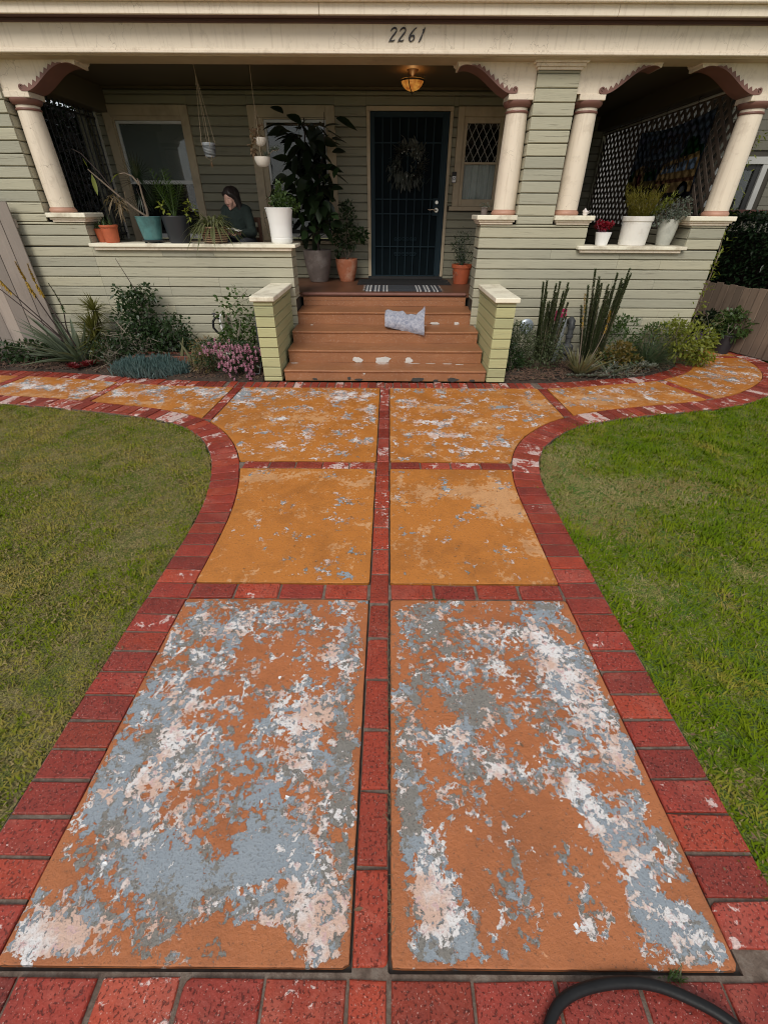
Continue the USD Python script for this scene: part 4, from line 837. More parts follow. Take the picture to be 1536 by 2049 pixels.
# porch floor and steps
fl = P('porch_floor', bx(-4.7, 3.8, 6.31, 9.9, FLOOR - .05, FLOOR, .002), 'porch_floor_paint', house)
P('floor_base', cat(bx(-4.7, -1.13, 6.14, 9.4, 0, FLOOR - .052, 0), bx(1.09, 3.78, 6.14, 9.4, 0, FLOOR - .052, 0)), 'core_dark', house, smooth=False)
ST = [(4.895, .123), (5.19, .265), (5.51, .402), (5.896, .546)]
st = P('stairs', bx(-1.10, 1.06, 5.93, 6.8, 0, .54, 0), 'core_dark', house)
rs = np.random.default_rng(3)
for i, (y, z) in enumerate(ST):
    xa, xb = -1.135 + .008 * i, 1.125 - .010 * i
    zb = 0.0 if i == 0 else ST[i - 1][1]
    ye = ST[i + 1][0] if i < 3 else 6.30
    n = 30; xs = np.linspace(xa, xb, n)
    prof = [(.012, zb + .001), (.010, z - .030), (.0, z - .024), (-.002, z - .012), (.006, z - .003), (.018, z), (ye - y + .05, z), (ye - y + .05, zb)]
    V = np.array([(x, y + a, b + .0016 * math.sin(x * 5 + i) * (b > zb + .01)) for x in xs for a, b in prof]); k = len(prof); F = []
    for q in range(n - 1):
        for j in range(k - 1): a = q * k + j; F += [(a, a + k, a + k + 1), (a, a + k + 1, a + 1)]
    for e, s in ((0, 1), ((n - 1) * k, -1)):
        for j in range(1, k - 1): F.append((e, e + j, e + j + 1)[::s])
    P('step', (V, np.array(F)[:, ::-1]), 'step_paint', st, smooth=50)
P('riser_board', cat(bx(-1.09, 1.05, 6.312, 6.332, .547, .612, .002), bx(-1.09, 1.05, 6.310, 6.332, .6135, .668, .002)), 'step_paint', st)
P('porch_nosing', bx(-1.098, 1.053, 6.285, 6.36, .672, .7065, .014), 'mauve_trim', st)
def patch(x, z, y, w, h, seed, mat='bare_plaster', flat=False):
    r = np.random.default_rng(seed); a = np.linspace(0, 2 * np.pi, 64, endpoint=False); q = .42 + .9 * meshkit.fbm(np.c_[np.cos(a) * 1.7 + seed * 3, np.sin(a) * 1.7, np.zeros(64)], 5, seed) + .08 * r.random(64)
    pl = Polygon(np.c_[x + w / 2 * q * np.cos(a), (z if not flat else y) + h / 2 * q * np.sin(a)]).buffer(0)
    if not flat: P('bare_patch', prism(pl, y - .0025, y + .004, 'y'), mat, st, smooth=False)
    else: P('bare_patch', prism(pl, z - .002, z + .0022, 'z'), mat, st, smooth=False)
for x, z, y, w, h, s, m in [(-.335, .155, 5.2, .13, .075, 1, 0), (-.03, .152, 5.2, .19, .085, 2, 0), (.27, .15, 5.2, .09, .075, 3, 0), (.62, .418, 5.906, .14, .03, 4, 0), (.90, .42, 5.906, .07, .035, 5, 0), (-.41, .03, 4.905, .05, .04, 6, 1), (-.3, .015, 4.905, .09, .03, 7, 1), (.36, .018, 4.905, .17, .05, 8, 1), (.76, .02, 4.905, .14, .05, 9, 1), (.57, .01, 4.905, .06, .03, 10, 1), (.98, .012, 4.905, .06, .025, 11, 1), (-.8, .02, 4.905, .06, .025, 12, 1), (-.24, .09, 4.905, .03, .03, 13, 0)]:
    patch(x, z, y, w, h, s, 'bare_cement_dark' if m else 'bare_plaster')
for x, y, z, w, h, s in [(-1.06, 5.16, .123, .09, .03, 21), (-.03, 5.15, .123, .12, .03, 22), (.33, 5.16, .123, .15, .02, 23), (.52, 5.17, .123, .12, .015, 24), (.72, 5.165, .123, .12, .015, 25), (.86, 5.15, .123, .09, .015, 26), (.47, 5.85, .402, .08, .02, 27), (-.93, 5.85, .402, .03, .05, 28)]:
    patch(x, z, y, w, h, s, flat=True)
# low wing walls beside the steps
for x0, x1, inn in ((-1.36, -1.163, 1), (1.138, 1.335, -1)):
    w = P('stair_wing', bx(x0 + SI, x1 - SI, 4.875 + SI, YF - .002, 0, .82, 0), 'core_dark', house, smooth=False)
    boards(w, 'x', 4.875, -1, x0, x1, .0, .825, 'wing_paint', off=-.045); boards(w, 'y', x1, 1, 4.875 + SI, YF - .001, .0, .825, 'wing_paint', off=-.045); boards(w, 'y', x0, -1, 4.875 + SI, YF - .001, .0, .825, 'wing_paint', off=-.045)
    P('wing_cap', bx(x0 - .028, x1 + .028, 4.84, YF - .001, .826, .872, .006), 'cream_cap', w)
# back wall with its openings
bw = P('back_wall', prism(sbox(-4.0, FLOOR, 1.98, CEIL).difference(unary_union([sbox(-3.66, 1.22, -2.72, 2.58), sbox(-1.66, 1.23, -.81, 2.60), sbox(1.05, 1.66, 1.55, 2.61)])), YB + SI, YB + .2, 'y'), 'core_dark', house, smooth=False)
segs = [(-4.0, -3.787, FLOOR, CEIL - .03), (-3.787, -2.642, FLOOR, 1.19), (-2.642, -1.855, FLOOR, CEIL - .03), (-1.855, -.698, FLOOR, 1.2), (-.698, -.277, FLOOR, CEIL - .03), (.88, 1.98, FLOOR, 1.594), (1.62, 1.98, 1.594, CEIL - .03), (.88, .942, 1.65, CEIL - .03),
        (-3.787, -2.642, 2.726, CEIL - .03), (-1.855, -.698, 2.728, CEIL - .03), (-.277, .88, 2.72, CEIL - .03), (.942, 1.62, 2.724, CEIL - .03)]
for a, b, z0, z1 in segs: boards(bw, 'x', YB, -1, a, b, z0, z1, 'siding_paint_shaded', off=.035)
# left: the end of the back wall turns and the left side stays open behind iron bars
P('corner_post', bx(-4.1, -4.0, YB - .06, YB + .1, FLOOR, CEIL, .005), 'siding_paint_shaded', house)
# right bay: the porch runs on past the back wall
bs = core('bay_wall', 1.98 + SI, 2.1, YB + .02, 9.75, FLOOR, CEIL)
boards(bs, 'y', 2.1, 1, YB + .02, 9.75, FLOOR, CEIL, 'siding_paint_shaded', off=.035)
P('corner_post', bx(3.66, 3.74, 9.71, 9.82, FLOOR, CEIL, .004), 'siding_paint_shaded', house)
be = core('bay_wall', 2.1, 3.66, 9.75 + SI, 9.9, FLOOR, CEIL); boards(be, 'x', 9.75, -1, 2.1, 3.66, FLOOR, CEIL, 'siding_paint_shaded', off=.035)
sw = core('side_wall', 3.62 + SI, 3.78 - SI, 6.131, 9.75, 0, 1.40); boards(sw, 'y', 3.78, 1, 6.131, 9.75, 0, 1.40); boards(sw, 'y', 3.62, -1, 6.131, 9.75, FLOOR, 1.40, 'siding_paint_shaded')
swl = core('side_wall', -4.02 + SI, -3.9 - SI, 6.131, YB - .06, 0, 1.22); boards(swl, 'y', -3.9, 1, 6.131, YB - .06, FLOOR, 1.22, 'siding_paint_shaded')
# windows
def window(x0, x1, z0, z1, cw, gx0, gx1, gz0, gz1, zm, blind=True):
    w = P('window', cat(bx(x0, x0 + cw, YB - .022, YB + .03, z0, z1, .003), bx(x1 - cw, x1, YB - .022, YB + .03, z0, z1, .003), bx(x0 + cw + .001, x1 - cw - .001, YB - .022, YB + .03, z1 - cw, z1, .003)), 'casing_tan', house)
    P('inner_casing', cat(bx(x0 + cw, gx0 - .032, YB + .0, YB + .04, z0, z1 - cw, .002), bx(gx1 + .032, x1 - cw, YB + .0, YB + .04, z0, z1 - cw, .002), bx(gx0 - .03, gx1 + .03, YB + .0, YB + .04, gz1 + .032, z1 - cw - .001, .002)), 'casing_tan', w)
    P('sill', bx(x0 - .02, x1 + .02, YB - .06, YB + .04, z0 - .04, z0 - .001, .004), 'casing_tan', w)
    s = .03
    P('sash', cat(bx(gx0 - s, gx0, YB + .012, YB + .05, zm, gz1 + s, .003), bx(gx1, gx1 + s, YB + .012, YB + .05, zm, gz1 + s, .003), bx(gx0 + .001, gx1 - .001, YB + .012, YB + .05, gz1, gz1 + s, .003), bx(gx0 - s, gx1 + s, YB + .010, YB + .052, zm - .045, zm - .001, .003)), 'white_frame', w)
    P('lower_sash', cat(bx(gx0 - s, gx0 - .004, YB + .03, YB + .06, gz0, zm - .046, .003), bx(gx1 + .004, gx1 + s, YB + .03, YB + .06, gz0, zm - .046, .003), bx(gx0 - .003, gx1 + .003, YB + .03, YB + .06, gz0, gz0 + .045, .003)), 'black_frame', w)
    P('lower_sill', bx(gx0 - s, gx1 + s, YB + .005, YB + .06, gz0 - .055, gz0 - .001, .003), 'white_frame', w)
    P('pane', bx(gx0, gx1, YB + .034, YB + .038, zm, gz1, 0), 'pane', w, smooth=False); P('pane', bx(gx0, gx1, YB + .046, YB + .05, gz0, zm, 0), 'pane', w, smooth=False)
    if blind: P('roller_blind', bx(gx0 - .02, gx1 + .02, YB + .075, YB + .078, zm - .02, gz1 + .03, 0), 'shade_grey', w, smooth=False)
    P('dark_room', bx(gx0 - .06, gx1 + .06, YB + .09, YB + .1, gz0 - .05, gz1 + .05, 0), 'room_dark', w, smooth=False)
window(-3.785, -2.644, 1.2, 2.722, .11, -3.622, -2.758, 1.29, 2.535, 1.93)
window(-1.853, -.70, 1.21, 2.724, .12, -1.625, -.845, 1.30, 2.555, 1.93, False)
sd = P('side_window', cat(bx(.944, 1.03, YB - .022, YB + .03, 1.645, 2.720, .003), bx(1.57, 1.66, YB - .022, YB + .03, 1.645, 2.720, .003), bx(1.031, 1.569, YB - .022, YB + .03, 2.62, 2.720, .003)), 'casing_tan', house)
P('sill', bx(.905, 1.7, YB - .06, YB + .03, 1.594, 1.644, .004), 'casing_tan', sd)
P('sash', cat(bx(1.031, 1.08, YB, YB + .04, 1.646, 2.619, .003), bx(1.518, 1.569, YB, YB + .04, 1.646, 2.619, .003), bx(1.081, 1.517, YB, YB + .04, 2.558, 2.619, .003), bx(1.081, 1.517, YB, YB + .04, 1.646, 1.73, .003), bx(1.081, 1.517, YB - .003, YB + .04, 2.125, 2.150, .003)), 'casing_tan', sd)
P('pane', bx(1.08, 1.518, YB + .026, YB + .03, 2.15, 2.558, 0), 'pane', sd, smooth=False); P('pane', bx(1.08, 1.518, YB + .026, YB + .03, 1.73, 2.126, 0), 'pane', sd, smooth=False)
fr_ = sbox(1.081, 2.151, 1.517, 2.557); ld = []
for k in range(-8, 14):
    for s in (1, -1):
        ln = LineString([(1.08 + k * .098, 2.15 if s > 0 else 2.558), (1.08 + k * .098 + .24, 2.558 if s > 0 else 2.15)]).buffer(.0035).intersection(fr_)
        if not ln.is_empty and ln.area > 1e-5: ld.append(prism(ln, YB + .0215 + (.001 if s > 0 else 0), YB + .0255, 'y'))
for q in ld: P('lead_bar', q, 'lead_line', sd, smooth=False)
xs = np.linspace(1.08, 1.52, 60); cz = .012 * np.sin(xs * 78) + .006 * np.sin(xs * 130 + 1)
V = np.vstack([np.c_[xs, YB + .075 + cz, np.full(60, 1.70)], np.c_[xs, YB + .075 + cz * .8, np.full(60, 2.14)]]); j = np.arange(59)
P('curtain', (V, np.vstack([np.c_[j, j + 1, j + 61], np.c_[j, j + 61, j + 60]])), 'curtain', sd, smooth=True)
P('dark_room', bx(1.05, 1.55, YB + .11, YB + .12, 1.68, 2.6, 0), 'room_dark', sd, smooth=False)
# front door: casing and an iron security door
dr = P('security_door', bx(-.222, .828, YB + .006, YB + .017, .745, 2.66, .0), 'screen_teal', house, smooth=False)
P('door_casing', cat(bx(-.276, -.229, YB - .03, YB + .05, FLOOR, 2.672, .003), bx(.836, .878, YB - .03, YB + .05, FLOOR, 2.672, .003), bx(-.276, .878, YB - .031, YB + .05, 2.6725, 2.72, .003)), 'casing_tan', dr)
P('door_frame', cat(bx(-.226, -.165, YB - .025, YB - .001, .712, 2.668, .004), bx(.755, .833, YB - .025, YB - .001, .712, 2.668, .004), bx(-.1645, .7545, YB - .024, YB - .001, .712, .758, .004), bx(-.1645, .7545, YB - .024, YB - .001, 2.61, 2.668, .004)), 'door_teal', dr)
for k in range(8):
    x = -.060 + .1155 * k
    if x < .75: P('bar', bx(x - .008, x + .008, YB - .026, YB - .010, .759, 2.609, .002), 'door_teal', dr)
for z in (1.14, 1.552, 1.724, 2.35): P('crossbar', bx(-.164, .754, YB - .0275, YB - .0085, z - .008, z + .008, .002), 'door_teal', dr)
P('lock_plate', bx(.672, .754, YB - .03, YB - .0005, 1.53, 1.74, .003), 'door_teal', dr)
def spiral(cx, cz, r, s0, n=22, tw=1.6): 
    t = np.linspace(0, 1, n); a = s0 + tw * 2 * np.pi * t; rr = r * (1 - .8 * t); return np.c_[cx + rr * np.cos(a), np.full(n, YB - .018), cz + rr * np.sin(a)]
for cx in (.17, .286, .402):
    for cz, s in ((1.04, 0), (1.24, 3.14)):
        for m in (1, -1): P('scroll', tube(np.c_[cx + m * .027 + m * (spiral(0, 0, .03, s)[:, 0]), spiral(0, 0, .03, s)[:, 1], cz + spiral(0, 0, .03, s)[:, 2]], .004, 5), 'door_teal', dr)
def disc(x, z, r, y, th): return xf(lathe([(.001, 0), (r, 0), (r, th * .6), (r * .8, th), (.001, th)], n=24), rx=math.pi / 2, t=(x, y, z))
P('deadbolt', disc(.722, 1.69, .026, YB - .03, .018), 'steel', dr)
P('door_lever', cat(disc(.722, 1.598, .033, YB - .03, .014), tube([(.722, YB - .045, 1.598), (.722, YB - .075, 1.598), (.70, YB - .08, 1.60), (.66, YB - .078, 1.606), (.625, YB - .074, 1.600), (.60, YB - .07, 1.606)], [.010, .010, .009, .008, .0065, .005], 8)), 'steel', dr)
P('threshold', bx(-.276, .878, YB - .06, YB - .0, FLOOR + .0005, FLOOR + .04, .004), 'black_frame', dr)
# house number
def digit(d):
    c = {'2': [(.0, .78), (.10, .95), (.30, .99), (.44, .84), (.38, .62), (.22, .40), (.02, .08)], '6': [(.46, 1.0), (.24, .78), (.06, .46), (.05, .2), (.18, .03), (.36, .07), (.44, .26), (.34, .44), (.18, .40), (.08, .24)], '1': [(.34, 1.0), (.28, .7), (.20, .35), (.10, .0)]}[d]
    p = np.array(c); t = np.linspace(0, 1, len(p)); q = np.stack([CubicSpline(t, p[:, k])(np.linspace(0, 1, 40)) for k in (0, 1)], 1)
    w = .040 + .030 * np.sin(np.linspace(0, np.pi * 2, 40)) ** 2
    sh = unary_union([LineString(q[i:i + 2]).buffer(w[i]) for i in range(39)])
    if d == '2': sh = sh.union(Polygon([(.0, .0), (-.06, -.06), (.02, .14), (.2, .09), (.34, .10), (.42, .18), (.44, .12), (.36, .0), (.2, -.01)]))
    if d == '1': sh = sh.union(Polygon([(.40, 1.0), (.16, .86), (.26, .80)])).union(Polygon([(.02, -.04), (.2, .12), (.1, .16)]))
    return sh
nb = thing('house_number', 'dark slanted house number 2261 on the cream beam above the door', 'house number', (.17, 5.72, 2.86))
from shapely import affinity
for ch, x in zip('2261', (.024, .106, .196, .286)):
    sh = affinity.affine_transform(digit(ch), [.108, .022, 0, .086, x - .010, 2.862])
    P('digit', prism(sh.simplify(.0008), 5.711, 5.7195, 'y'), 'ink_dark', nb, smooth=20)
# ================================================================ things on the porch
def pot_prof(rt, rb, h, lip=.012, lh=.0, th=.008):
    """Outer and inner profile of a round pot, optional rim band of height lh."""
    o = [(.001, 0), (rb * .96, 0), (rb, .006)]
    if lh: o += [(rt - lip * .9, h - lh - .002), (rt - lip * .2, h - lh), (rt, h - lh + .004), (rt, h - .004)]
    else: o += [((rt + rb) / 2, h / 2), (rt, h - .005)]
    return o + [(rt - .003, h), (rt - th, h), (rt - th - .002, h - .02), (rt * .85, h - .03)]
def soil_disc(c, r, z, rng=np.random.default_rng(2)):
    return lathe([(r, -.012), (r * .96, .0), (r * .6, .006), (r * .25, .009), (.001, .01)], (c[0], c[1], z), 20, .05)
SILL = 1.2702
rng = np.random.default_rng(21)
# two small terracotta pots
t = thing('potted_plant', 'smaller half hidden terracotta pot of stubby green succulents at the end of the sill', 'potted plant', (-3.325, 6.02, SILL))
P('pot', lathe(pot_prof(.072, .052, .135), t.loc, 32), 'terracotta_red', t); P('soil', soil_disc(t.loc, .06, SILL + .115), 'soil', t)
b = t.loc + np.c_[rng.normal(size=(26, 2)) * .028, np.full(26, .12)]
P('foliage', blades(b, np.c_[rng.normal(size=(26, 2)) * .35, np.ones(26)], .07 + .05 * rng.random(26), .013, 0, 3, 'spear', .3), 'leaf_mid', t)
t = thing('potted_plant', 'terracotta pot of thin upright green stems in front of the smaller terracotta pot', 'potted plant', (-3.185, 5.95, SILL))
P('pot', lathe(pot_prof(.098, .074, .172, .01, .022), t.loc, 36), 'terracotta_red', t); P('soil', soil_disc(t.loc, .088, SILL + .15), 'soil', t)
b = t.loc + np.c_[rng.normal(size=(22, 2)) * .04, np.full(22, .15)]
P('foliage', blades(b, np.c_[rng.normal(size=(22, 2)) * .3, np.ones(22)], .08 + .08 * rng.random(22), .009, .15, 3, 'taper'), 'leaf_mid', t)
P('dry_tuft', blades(b, np.c_[rng.normal(size=(22, 2)) * .9, np.ones(22)], .07, .006, .6, 3), 'dry_straw', t)
# teal pot with a bare branching plant and a fan palm leaf
t = thing('potted_plant', 'teal pot on a low stand holding a bare branching plant with fan shaped leaves', 'potted plant', (-2.715, 5.97, SILL))
L = t.loc
P('pot', lathe([(.001, .03), (.095, .03), (.10, .036), (.118, .14), (.135, .245), (.139, .25), (.136, .255), (.124, .255), (.12, .22), (.1, .215)], L, 40), 'pot_teal', t)
P('saucer', cat(lathe([(.001, .012), (.10, .012), (.115, .02), (.118, .03), (.1, .03), (.001, .031)], L, 32), *[bx(L[0] + a - .012, L[0] + a + .012, L[1] + c - .012, L[1] + c + .012, SILL, SILL + .013, .003) for a, c in ((-.07, -.05), (.07, -.05), (0, .08))]), 'pot_black', t)
P('soil', soil_disc(L, .12, SILL + .225), 'soil', t)
S0 = L + [.0, 0, .23]
br = [[(0, 0, 0), (.01, 0, .12), (-.005, .01, .30), (.0, .0, .45), (-.01, .0, .50)], [(0, 0, .02), (-.12, -.02, .13), (-.28, -.02, .30), (-.42, -.03, .47), (-.50, -.03, .56), (-.53, -.03, .60)], [(-.005, .0, .42), (-.06, .0, .52), (-.14, .0, .56), (-.2, 0, .55)], [(-.30, -.02, .32), (-.42, 0, .55), (-.58, .02, .78), (-.66, .02, .83)], [(0, 0, 0), (-.03, .02, .2), (-.06, .02, .38)]]
for k, q in enumerate(br): P('stem', tube(S0 + np.array(q) * [.95, 1, .74], np.linspace(.012, .005, len(q)) * (1 if k else 1.25) * (.5 if k > 2 else 1), 7), 'bark_dark' if k > 2 else 'bark', t)
def fan(c, ax, rad, n, rng, spread=2.6, tilt=(0, -.35, .1)):
    a = np.linspace(-spread / 2, spread / 2, n) + ax; d = np.c_[np.cos(a), np.full(n, tilt[1]), np.sin(a)]
    return blades(np.repeat([c], n, 0), d, rad * (.85 + .2 * rng.random(n)), .020, .12, 4, 'spear', .2)
P('foliage', cat(fan(S0 + [.0, .0, .38], .35, .27, 18, rng), fan(S0 + [-.04, .05, .36], 2.2, .25, 16, rng), fan(S0 + [.16, .06, .20], 1.0, .26, 16, rng), fan(S0 + [-.06, .06, .24], -1.5, .24, 16, rng), fan(S0 + [.05, .1, .12], 1.57, .3, 18, rng), fan(S0 + [.2, .1, .1], 1.2, .3, 16, rng)), 'leaf_deep', t)
P('leaf', blades(S0 + np.array([(-.48, -.03, .40), (-.19, 0, .41), (-.50, -.03, .46)]), [(.05, -.1, -1), (-1, -.1, -.1), (-.3, 0, 1)], [.19, .12, .08], [.045, .03, .02], [0, .6, 0], 4, 'oval', .15), 'leaf_lime', t)
q = S0 + np.array([(-.28, -.03, .16)]); n = 60
P('dry_leaves', blades(np.repeat(q, n, 0) + rng.normal(size=(n, 3)) * .04, np.c_[rng.normal(size=(n, 2)) * .7, -.3 + rng.normal(size=n) * .7], .09 + .08 * rng.random(n), .018, .4, 3, 'oval'), 'dry_straw', t)
# black pot, arching leafy stems
t = thing('potted_plant', 'matte black pot with arching pinnate green stems and a yellow leaf cluster', 'potted plant', (-2.41, 5.98, SILL)); L = t.loc
P('pot', lathe(pot_prof(.147, .112, .262, .01, 0, .01), L, 40), 'pot_black', t); P('soil', soil_disc(L, .132, SILL + .24), 'soil', t)
V = []
for k in range(9):
    a = rng.random() * 6.28; le = .28 + .25 * rng.random(); u = np.linspace(0, 1, 8)[:, None]; tip = np.array([math.cos(a) * .16, math.sin(a) * .10, le])
    p = L + [0, 0, .23] + tip * u + np.c_[np.zeros((8, 2)), -.06 * u ** 2]
    P('stem', tube(p, np.linspace(.006, .002, 8), 5), 'leaf_mid', t)
    m = 20; i = np.linspace(1.5, 6.9, m); pos = np.stack([np.interp(i, np.arange(8), p[:, c]) for c in range(3)], 1); sd = np.where(np.arange(m) % 2, 1, -1)[:, None]
    sidev = nrm(np.cross(tip, [0, 1.0, .2])); V.append(blades(pos, sd * sidev + np.array([0, -.2, .45]) + tip / le * .4, .085 * np.sin(np.linspace(.6, 2.9, m)) + .02, .02, .2, 3, 'oval', .15))
P('foliage', cat(*V), 'leaf_mid', t)
P('yellow_leaves', cat(shrub(L + [-.09, -.06, .30], (.04, .04, .07), 26, .05, .022, rng, 5), shrub(L + [.20, .0, .33], (.07, .06, .10), 40, .05, .02, rng, 6)), 'leaf_lime', t)
# spider plant in a basket
t = thing('potted_plant', 'variegated spider plant spilling over a round woven basket', 'potted plant', (-1.99, 5.97, SILL)); L = t.loc
bs_ = []
for k in range(12):
    z = .008 + k * .0135; r = .128 + .018 * math.sin(k / 11 * 2.2) - .006; a = np.linspace(0, 6.2832, 49); rr = r + .0035 * np.sin(a * 16 + k * np.pi)
    bs_.append(tube(np.c_[L[0] + rr * np.cos(a), L[1] + rr * np.sin(a), np.full(49, SILL + z)], .0078, 6, False))
P('basket', cat(*bs_, lathe([(.001, .003), (.118, .003), (.128, .08), (.136, .16), (.12, .16), (.11, .14), (.001, .14)], L, 32)), 'basket_weave', t, smooth=60)
n = 190; a = rng.random(n) * 6.283; el = .35 + 1.1 * rng.random(n)
P('foliage', blades(L + np.c_[.05 * np.cos(a), .05 * np.sin(a), np.full(n, .14)], np.c_[np.cos(a) * np.cos(el), np.sin(a) * np.cos(el) - .15, np.sin(el)], .22 + .20 * rng.random(n), .017, .55 + .5 * rng.random(n), 6, 'strap', .18), 'leaf_spider', t)
# white ceramic pot
t = thing('potted_plant', 'tall ribbed white ceramic pot of jade plant at the sill corner by the steps', 'potted plant', (-1.215, 5.97, SILL)); L = t.loc
pr = [(.001, 0), (.105, 0), (.118, .015), (.122, .035), (.1235, .055), (.119, .0595), (.1225, .063)]
pr += [(.1225 + .004 * (i / 8) + .0016 * (i % 2), .07 + .0125 * i) for i in range(9)] + [(.129, .19), (.135, .24), (.145, .300), (.157, .335), (.158, .342), (.152, .345), (.142, .34), (.138, .30), (.12, .295)]
P('pot', lathe(pr, L, 48), 'pot_white_glaze', t); P('soil', soil_disc(L, .138, SILL + .305), 'soil', t)
P('foliage', cat(shrub(L + [.02, 0, .40], (.12, .11, .09), 330, .032, .02, rng, 16, .7, 0, .5), shrub(L + [.05, .0, .50], (.05, .05, .09), 170, .03, .019, rng, 8, .8, 0, .4), shrub(L + [.15, .02, .36], (.07, .08, .06), 110, .03, .019, rng, 7, .3, .1)), 'leaf_mid', t)
vn = L + np.array([(-.12, -.10, .34), (-.15, -.115, .30), (-.145, -.12, .22), (-.13, -.118, .14), (-.12, -.11, .07)])
P('trailing_stem', tube(vn, .0022, 5), 'bark_dark', t); i = np.linspace(0, 4, 40); pv = np.stack([np.interp(i, np.arange(5), vn[:, c]) for c in range(3)], 1)
P('trailing_leaves', blades(pv, rng.normal(size=(40, 3)) * .8 + [0, -.4, -.2], .014, .009, 0, 2, 'oval'), 'leaf_dark', t)
# hanging planters
t = thing('hanging_planter', 'thread wrapped glass jar hanging in a long cord net', 'hanging planter', (-1.99, 6.3, 2.9)); L = np.array([-1.985, 6.3, 2.075])
P('jar', lathe([(.001, 0), (.045, .0), (.056, .015), (.068, .08), (.072, .12), (.07, .125), (.064, .12), (.05, .02), (.001, .012)], L, 32), 'galvanised', t)
P('wrap', cat(*[tube(np.c_[L[0] + (.058 + .013 * k / 9) * np.cos(np.linspace(0, 6.3, 33)), L[1] + (.058 + .013 * k / 9) * np.sin(np.linspace(0, 6.3, 33)), L[2] + .02 + .009 * k + .004 * np.sin(np.linspace(0, 12, 33) + k)], .0022, 4, False) for k in range(10)]), 'pipe_dark', t)
for k in range(4):
    a = k * 1.57 + .5; e = L + [.074 * math.cos(a), .074 * math.sin(a), .12]
    P('cord', tube([(L[0] - .01, L[1], 2.76), e, L + [.05 * math.cos(a), .05 * math.sin(a), .0], L + [0, 0, -.03]], .0022, 5), 'cord', t)
P('hanging_cord', tube([(L[0] - .02, L[1], 2.9), (L[0] - .01, L[1], 2.76)], .003, 5), 'cord', t)
P('tassel', blades(np.repeat([L + [0, 0, -.03]], 16, 0), np.c_[rng.normal(size=(16, 2)) * .35, -np.ones(16)], .07, .006, 0, 2), 'dry_rose', t)
t = thing('hanging_planter', 'two tier hanging planter of cream bowls with trailing and spiky succulents', 'hanging planter', (-1.42, 6.3, 2.9)); L = np.array([-1.42, 6.3, 0])
def bowl(c, r, h): return lathe([(.001, 0), (r * .45, .004), (r * .75, h * .25), (r * .95, h * .65), (r, h), (r * .94, h), (r * .85, h * .7), (r * .6, h * .62), (.001, h * .62)], c, 36)
P('bowl', bowl((-1.405, 6.3, 2.172), .070, .075), 'bowl_white', t); P('bowl', bowl((-1.405, 6.3, 1.99), .089, .092), 'bowl_white', t)
P('hanging_cord', tube([(-1.42, 6.3, 2.9), (-1.424, 6.3, 2.55), (-1.42, 6.3, 2.50)], .0028, 5), 'cord', t)
for k in range(3):
    a = k * 2.09 + .6; e = np.array([-1.405 + .07 * math.cos(a), 6.3 + .07 * math.sin(a), 2.245]); e2 = np.array([-1.405 + .088 * math.cos(a), 6.3 + .088 * math.sin(a), 2.08])
    P('cord', tube([(-1.42, 6.3, 2.50), e, e2], .002, 5), 'cord', t)
n = 46
P('dry_succulent', cat(shrub((-1.40, 6.28, 2.275), (.05, .04, .035), 60, .03, .016, rng, 7), shrub((-1.375, 6.28, 2.335), (.018, .018, .018), 40, .018, .013, rng, 6), shrub((-1.475, 6.27, 2.26), (.03, .03, .05), 60, .045, .018, rng, 7), shrub((-1.49, 6.26, 2.16), (.02, .02, .04), 40, .045, .018, rng, 5, -.6)), 'dry_rose', t)
c3 = np.array([-1.35, 6.28, 2.085]); n = 110; e = np.linspace(0, 1, n)[:, None]; ar = c3 + e * [.15, -.02, .05] + np.c_[np.zeros((n, 2)), .03 * np.sin(e[:, 0] * 3)]
P('spiky_succulent', cat(blades(ar, rdir(rng, n, .5), .055, .006, 0, 2), blades(np.repeat([c3 + [-.02, 0, 0]], 60, 0) + rng.normal(size=(60, 3)) * .015, rdir(rng, 60, .8), .06, .006, 0, 2)), 'leaf_sage', t); P('stem', tube([c3, c3 + [.08, -.01, .05], c3 + [.15, -.02, .055]], .005, 6), 'bark', t)
# right sill
t = thing('potted_plant', 'small ribbed white pot with a bunch of crimson flowers', 'potted plant', (2.50, 5.96, SILL)); L = t.loc
P('pot', lathe([(.001, 0), (.062, 0), (.064, .004)] + [(.065 + .021 * i / 12 + .0012 * (i % 2), .01 + .0095 * i) for i in range(13)] + [(.088, .127), (.084, .13), (.078, .125), (.07, .11)], L, 36), 'pot_white_glaze', t); P('soil', soil_disc(L, .076, SILL + .112), 'soil', t)
n = 34; a = rng.random(n) * 6.28; tp = L + np.c_[.085 * np.cos(a) * rng.random(n) ** .5 * 1.25 - .005, .07 * np.sin(a), .165 + .055 * rng.random(n)]
P('stem', cat(*[tube([L + [0.03 * math.cos(x), .03 * math.sin(x), .11], q], [.0026, .002], 4) for x, q in zip(a[:18], tp[:18])]), 'flower_pink', t)
P('flowers', blades(np.repeat(tp, 9, 0) + rng.normal(size=(n * 9, 3)) * .009, rdir(rng, n * 9, .4), .034, .024, .2, 3, 'oval', .15), 'flower_crimson', t)
t = thing('potted_plant', 'large white rimmed pot of feathery yellow green plant on the right sill', 'potted plant', (2.865, 5.99, SILL)); L = t.loc
P('pot', lathe([(.001, 0), (.14, 0), (.146, .006), (.155, .235), (.163, .237), (.165, .242), (.165, .278), (.16, .283), (.15, .283), (.145, .24), (.13, .235)], L, 48), 'pot_white', t); P('soil', soil_disc(L, .145, SILL + .25), 'soil', t)
V = []
